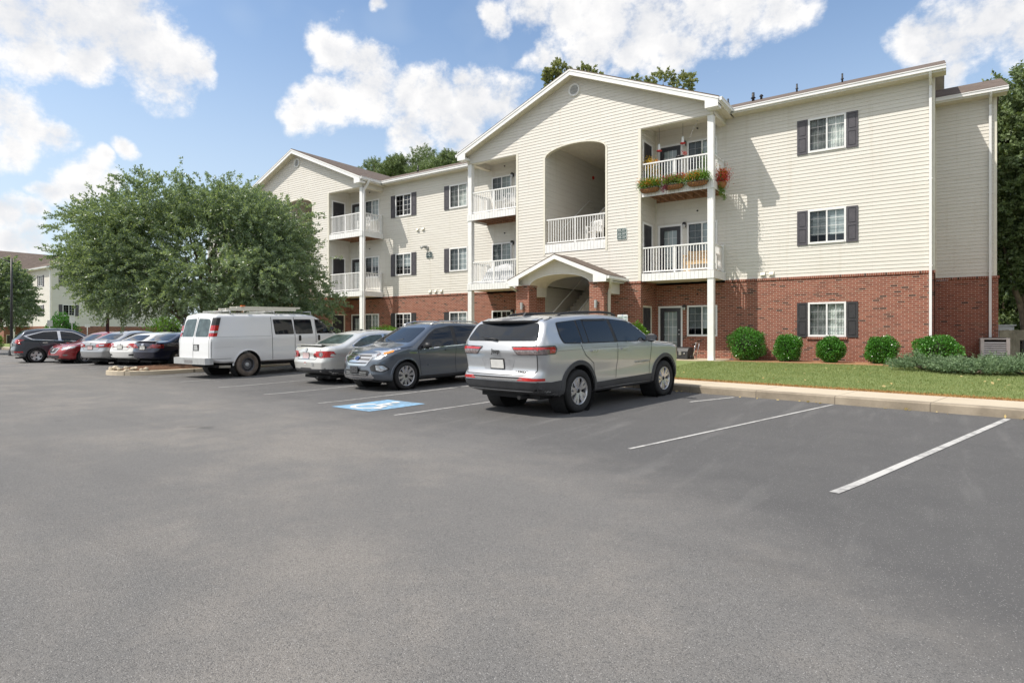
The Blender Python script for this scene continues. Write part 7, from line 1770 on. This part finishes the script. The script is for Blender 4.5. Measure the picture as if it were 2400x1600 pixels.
# --- things on the right-hand balconies: deck x -9.5..-6.75, y 22.3..23.8
def flowers(parent, name, P, n, sc_, mat, seed, ll=.045, lw=.03):
    rg = np.random.default_rng(seed); Q = np.array(P)[rg.integers(0, len(P), n)] + rg.normal(size=(n,3))*sc_; D = rg.normal(size=(n,3)); D[:,2] += .5
    return quads_mesh(name, leaf_quads(Q, D, ll, lw, rg, 1.0), mat, parent)
FM = {k: leafmat('petal_'+k, a, b, rough=.5, trans=.3, nscale=5) for k, a, b in (('yellow',(.55,.33,.03),(.80,.60,.08)),('red',(.35,.02,.03),(.60,.06,.05)),('purple',(.10,.015,.04),(.26,.05,.10)),('orange',(.55,.16,.02),(.75,.35,.05)),('lime',(.08,.18,.02),(.22,.34,.05)))}
YF = 23.8+YG
for i, (xc_, cols, lab) in enumerate(((-9.10,('orange','lime'),'left flower trough with green and rust foliage on the top right balcony'),(-8.15,('purple','red'),'middle flower trough with purple and pink flowers on the top right balcony'),(-7.25,('orange','lime'),'right flower trough with bushy green foliage on the top right balcony'))):
    T = thing('flower_trough', lab, 'planter', (xc_, YF-.17, 7.0), group='flower troughs hung on the balcony front'); hw = .38
    m = MB(); NS = 14
    prof = lambda q: [(-.14,.0),(-.13,-.07),(-.09,-.14),(0,-.17),(.09,-.14),(.13,-.07),(.14,0)]
    rows = []
    for k in range(NS+1):
        u = -1+2*k/NS; s = math.sqrt(max(.05, 1-abs(u)**5)); rows.append([(u*hw, y*s, z*s) for y, z in prof(u)])
    for A, B_ in zip(rows, rows[1:]):
        for q in range(6): m.face([A[q],A[q+1],B_[q+1],B_[q]], 0, True)
    m.face(rows[0]); m.face(rows[-1][::-1]); m.build('liner', MT['basket'], T)
    m = MB()
    for k in range(13):
        u = -.95+1.9*k/12; s = math.sqrt(max(.05, 1-abs(u)**5)); m.tube([(u*hw, y*s*1.05, z*s*1.05) for y, z in prof(u)], .006, 5, caps=False)
    m.tube([(-hw,-.15,0),(hw,-.15,0),(hw,.15,0),(-hw,.15,0),(-hw,-.15,0)], .008, 5); m.build('wire_frame', MT['pole_black'], T)
    base = [(u, v, .12+.08*math.cos(u*4)) for u in np.linspace(-.36,.36,14) for v in (-.10,0,.1)]
    flowers(T, 'foliage', base, 2600, .085, MT['leaf_lime'] if i != 1 else FM['lime'], 300+i); flowers(T, 'blossom', [(u,-.10,.22) for u in np.linspace(-.38,.1 if i == 2 else .38,9)], 420, .07, FM[cols[0]], 310+i); flowers(T, 'blossom', [(u,-.08,.27) for u in np.linspace(-.3,.38,8)], 300, .06, FM[cols[1]], 320+i)
    if i == 1: flowers(T, 'blossom', [(-.3,-.14,-.05),(-.34,-.14,-.15),(-.2,-.14,-.03)], 260, .06, FM['purple'], 335)
T = thing('hanging_flowers', 'red and orange flowers trailing from the right side of the top right balcony', 'flowers', (-6.58, YF+.55, 7.0))
m = MB(); M = Matrix.Translation((0,0,-.02)); m.lathe([(.001,-.20),(.10,-.18),(.16,-.06),(.17,.04)], 14, 0, M); m.build('liner', MT['basket'], T)
flowers(T, 'blossom', [(0,0,.18),(.05,.05,.25),(-.02,-.1,.12),(.06,-.02,.3),(.0,.1,.1)], 1500, .12, FM['red'], 340); flowers(T, 'blossom', [(.0,.0,.40),(.04,.1,.36),(.02,-.08,.25)], 520, .08, FM['orange'], 341); flowers(T, 'foliage', [(0,0,.12),(0,.1,.2),(0,-.1,.2)], 500, .09, MT['leaf_holly'], 342)
for k, (dx, dy, L_) in enumerate(((-.02,-.10,.42),(.06,.10,.55),(.02,-.05,.30))): flowers(T, 'trailing_stem', [(dx, dy, -.05-L_*q) for q in np.linspace(0,1,10)], 380, .035, FM['lime'], 343+k, .05, .018)
T = thing('potted_flowers', 'yellow and orange flowers behind the rail at the left end of the top right balcony', 'flowers', (-9.2, YF+.35, 7.03))
m = MB(); m.lathe([(.001,0),(.13,0),(.17,.32),(.15,.32),(.14,.28)], 16, 0); m.build('pot', MT['basket'], T)
flowers(T, 'foliage', [(u,0,.45+.12*k) for u in (-.15,0,.2) for k in range(5)], 700, .10, MT['leaf_lime'], 350); flowers(T, 'blossom', [(-.12,-.05,1.08),(-.05,-.1,1.12),(-.1,-.1,.8),(.0,-.1,.95)], 520, .10, FM['yellow'], 351); flowers(T, 'blossom', [(.15,-.05,1.1),(.1,-.1,.6),(.2,0,.7)], 200, .08, FM['orange'], 352)
T = thing('potted_plant', 'leafy green plant behind the rail near the post of the top right balcony', 'plant', (-7.1, YF+.5, 7.03)); m = MB(); m.lathe([(.001,0),(.12,0),(.16,.3),(.14,.3)], 16, 0); m.build('pot', MT['white'], T); flowers(T, 'foliage', [(0,0,.4+.1*k) for k in range(7)], 900, .14, MT['leaf_lime'], 355)
for i, (x, z, lab) in enumerate(((-9.0,8.62,'left red-based hummingbird feeder hanging under the balcony ceiling'),(-8.05,8.75,'right red-based hummingbird feeder hanging under the balcony ceiling'))):
    T = thing('bird_feeder', lab, 'bird feeder', (x, YF+.55, z), group='feeders under the balcony ceiling'); m = MB(); m.tube([(0,0,.25),(0,0,9.69-z)], .006, 5); m.build('wire', MT['pole_black'], T)
    m = MB(); m.lathe([(.001,.26),(.035,.25),(.05,.2),(.055,.04),(.05,0)], 14, 0); m.build('bottle', MT['signwhite'], T); m = MB(); m.lathe([(.05,.005),(.10,.0),(.11,-.03),(.001,-.05)], 16, 0); m.build('base', MT['red'], T)
T = thing('feeder_tray', 'dark bowl on a thin pole behind the rail of the top right balcony', 'bird feeder', (-8.12, YF+.45, 7.03)); m = MB(); m.tube([(0,0,0),(0,0,1.12)], .014, 6); m.build('pole', MT['pole_black'], T); m = MB(); m.lathe([(.001,1.1),(.12,1.12),(.17,1.19),(.16,1.19),(.001,1.13)], 18, 0); m.build('bowl', MT['blackplast'], T); flowers(T, 'blossom', [(.16,0,1.28)], 60, .05, FM['red'], 361)
m = MB(); pts = [(-7.0+.0*k, YF+.4, 9.45-.08*k) for k in range(9)]
for k in range(9): M = Matrix.Translation((-7.45-.04*k+.02*math.sin(k), YF+.5, 9.55-.085*k)); m.lathe([(.001,.022),(.02,.01),(.02,-.01),(.001,-.022)], 8, 0, M)
m.tube([(-7.45-.04*k+.02*math.sin(k), YF+.5, 9.55-.085*k) for k in range(-1,9)], .003, 4); tag(m.build('bead_string', MT['chrome']), 'string of pale beads hanging near the post of the top right balcony', 'ornament')
# wooden bench on the middle balcony
T = thing('wooden_bench', 'light wooden bench on the middle right balcony', 'bench', (-7.45, YF+.95, 3.75))
m = MB()
for k in range(5): m.box(-.55,.55,-.28+.11*k,-.19+.11*k,.42,.445)
m.build('seat', MT['wood_light'], T); m = MB()
for z in (.52,.62,.72,.82): m.box(-.55,.55,.27,.295,z,z+.07)
m.build('backrest', MT['wood_light'], T)
for sx in (-.58,.58):
    for y, h in ((-.26,.66),(.28,.92)): m = MB(); m.box(sx-.035,sx+.035,y-.035,y+.035,0,h); m.build('leg', MT['wood_light'], T)
    m = MB(); m.box(sx-.05,sx+.05,-.34,.30,.66,.69); m.build('armrest', MT['wood_light'], T)
m = MB(); m.box(-.55,.55,-.27,-.24,.33,.41); m.build('apron', MT['wood_light'], T)
# covered furniture, chairs on other balconies
def cover(label, x, y, z, w_, d_, h_, mat, seed):
    rg = np.random.default_rng(seed); bm = bmesh.new(); bmesh.ops.create_grid(bm, x_segments=26, y_segments=20, size=1); 
    for v in bm.verts:
        u, q = v.co.x, v.co.y; e = max(abs(u), abs(q)); k = 1 if e < .6 else max(0, 1-((e-.6)/.4)**1.3)
        zz = h_*k*(.86+.14*math.sin(u*3+1)*math.cos(q*2)) + .03*math.sin(u*14+q*9)*(1-k+.3); s = .72 if e < .6 else .72+.28*((e-.6)/.4)**.5
        v.co = Vector((u*w_/2*(.6+.4*s), q*d_/2*(.6+.4*s), max(0.02, zz)))
    me = bpy.data.meshes.new('furniture_cover'); bm.to_mesh(me); bm.free(); me.materials.append(mat); me.polygons.foreach_set('use_smooth', [True]*len(me.polygons)); o = bpy.data.objects.new('furniture_cover', me); COL.objects.link(o); o.location = (x,y,z); tag(o, label, 'cover')
clothm = simple('grey_cover', (.50,.52,.55), .6, var=.25, vscale=6)
cover('pale sheet draped over furniture on the middle balcony left of the porch', -16.7, YF+.75, 3.76, 2.1, 1.0, .92, clothm, 1)
def chair(label, x, y, z, rz, mat=None, group=None):
    mat = mat or MT['white']; T = thing('balcony_chair', label, 'chair', (x,y,z), rz, group); m = MB(); m.box(-.24,.24,-.24,.22,.42,.445); m.build('seat', mat, T)
    m = MB()
    for k in range(6): m.box(-.22+.08*k-.018,-.22+.08*k+.018,.20,.222,.47,.92)
    m.box(-.25,.25,.195,.225,.90,.96); m.build('backrest', mat, T)
    for sx in (-.24,.24):
        for y_ in (-.22,.21): m = MB(); m.box(sx-.02,sx+.02,y_-.02,y_+.02,0,.66 if y_ < 0 else .92); m.build('leg', mat, T)
        m = MB(); m.box(sx-.03,sx+.03,-.25,.22,.66,.69); m.build('armrest', mat, T)
chair('white slatted chair on the top balcony left of the big arch', -16.3, YF+.7, 7.04, R(20)); chair('white chair standing on the stair landing inside the big arch', -11.85, YF+.55, 5.25, R(-20)); chair('white chair on the top balcony of the left bay', -26.5, YF+.8, 7.04, R(10))
# kettle of things by the ground floor patio door: small grill, broom leaning behind the post
T = thing('portable_grill', 'small black portable grill with silver knobs standing by the patio door', 'grill', (-8.0, 22.75, .445), R(-10)); m = MB()
prof = [(-.26,.0),(-.24,.30),(-.16,.42),(.12,.46),(.24,.34),(.26,0)]; m.slab([(-.30,y,z) for y, z in prof], (.60,0,0)); m.build('lid', MT['blackplast'], T)
m = MB(); m.box(-.06,.06,-.275,-.25,.16,.30); m.lathe([(.001,.02),(.05,.02),(.05,0)], 14, 0, Matrix.Translation((-.19,-.255,.27)) @ Matrix.Rotation(R(90),4,'X')); m.lathe([(.001,.02),(.03,.02),(.03,0)], 14, 0, Matrix.Translation((.17,-.255,.22)) @ Matrix.Rotation(R(90),4,'X')); m.build('knob', MT['chrome'], T)
m = MB(); m.tube([(.36,0,0),(.50,.05,.62)], .014, 6); m.tube([(.36,.3,0),(.50,.3,.62)], .014, 6); m.tube([(.50,.0,.62),(.50,.35,.62)], .016, 6); m.build('leg_frame', MT['chrome'], T)
for sx in (.38,): m = MB(); m.lathe([(.001,.02),(.075,.02),(.075,-.02),(.001,-.02)], 16, 0, Matrix.Translation((sx,-.08,.075)) @ Matrix.Rotation(R(90),4,'Y')); m.build('wheel', MT['dark'], T)
T = thing('garden_hoe', 'long wooden handle leaning on the wall behind the white post', 'tool', (-6.45, 23.2, .43)); m = MB(); m.tube([(.15,-.1,0),(-.05,.52,1.0)], .014, 6); m.build('handle', MT['wood_light'], T); m = MB(); m.box(.08,.24,-.14,-.06,0,.05); m.build('blade', MT['metal_grey'], T)
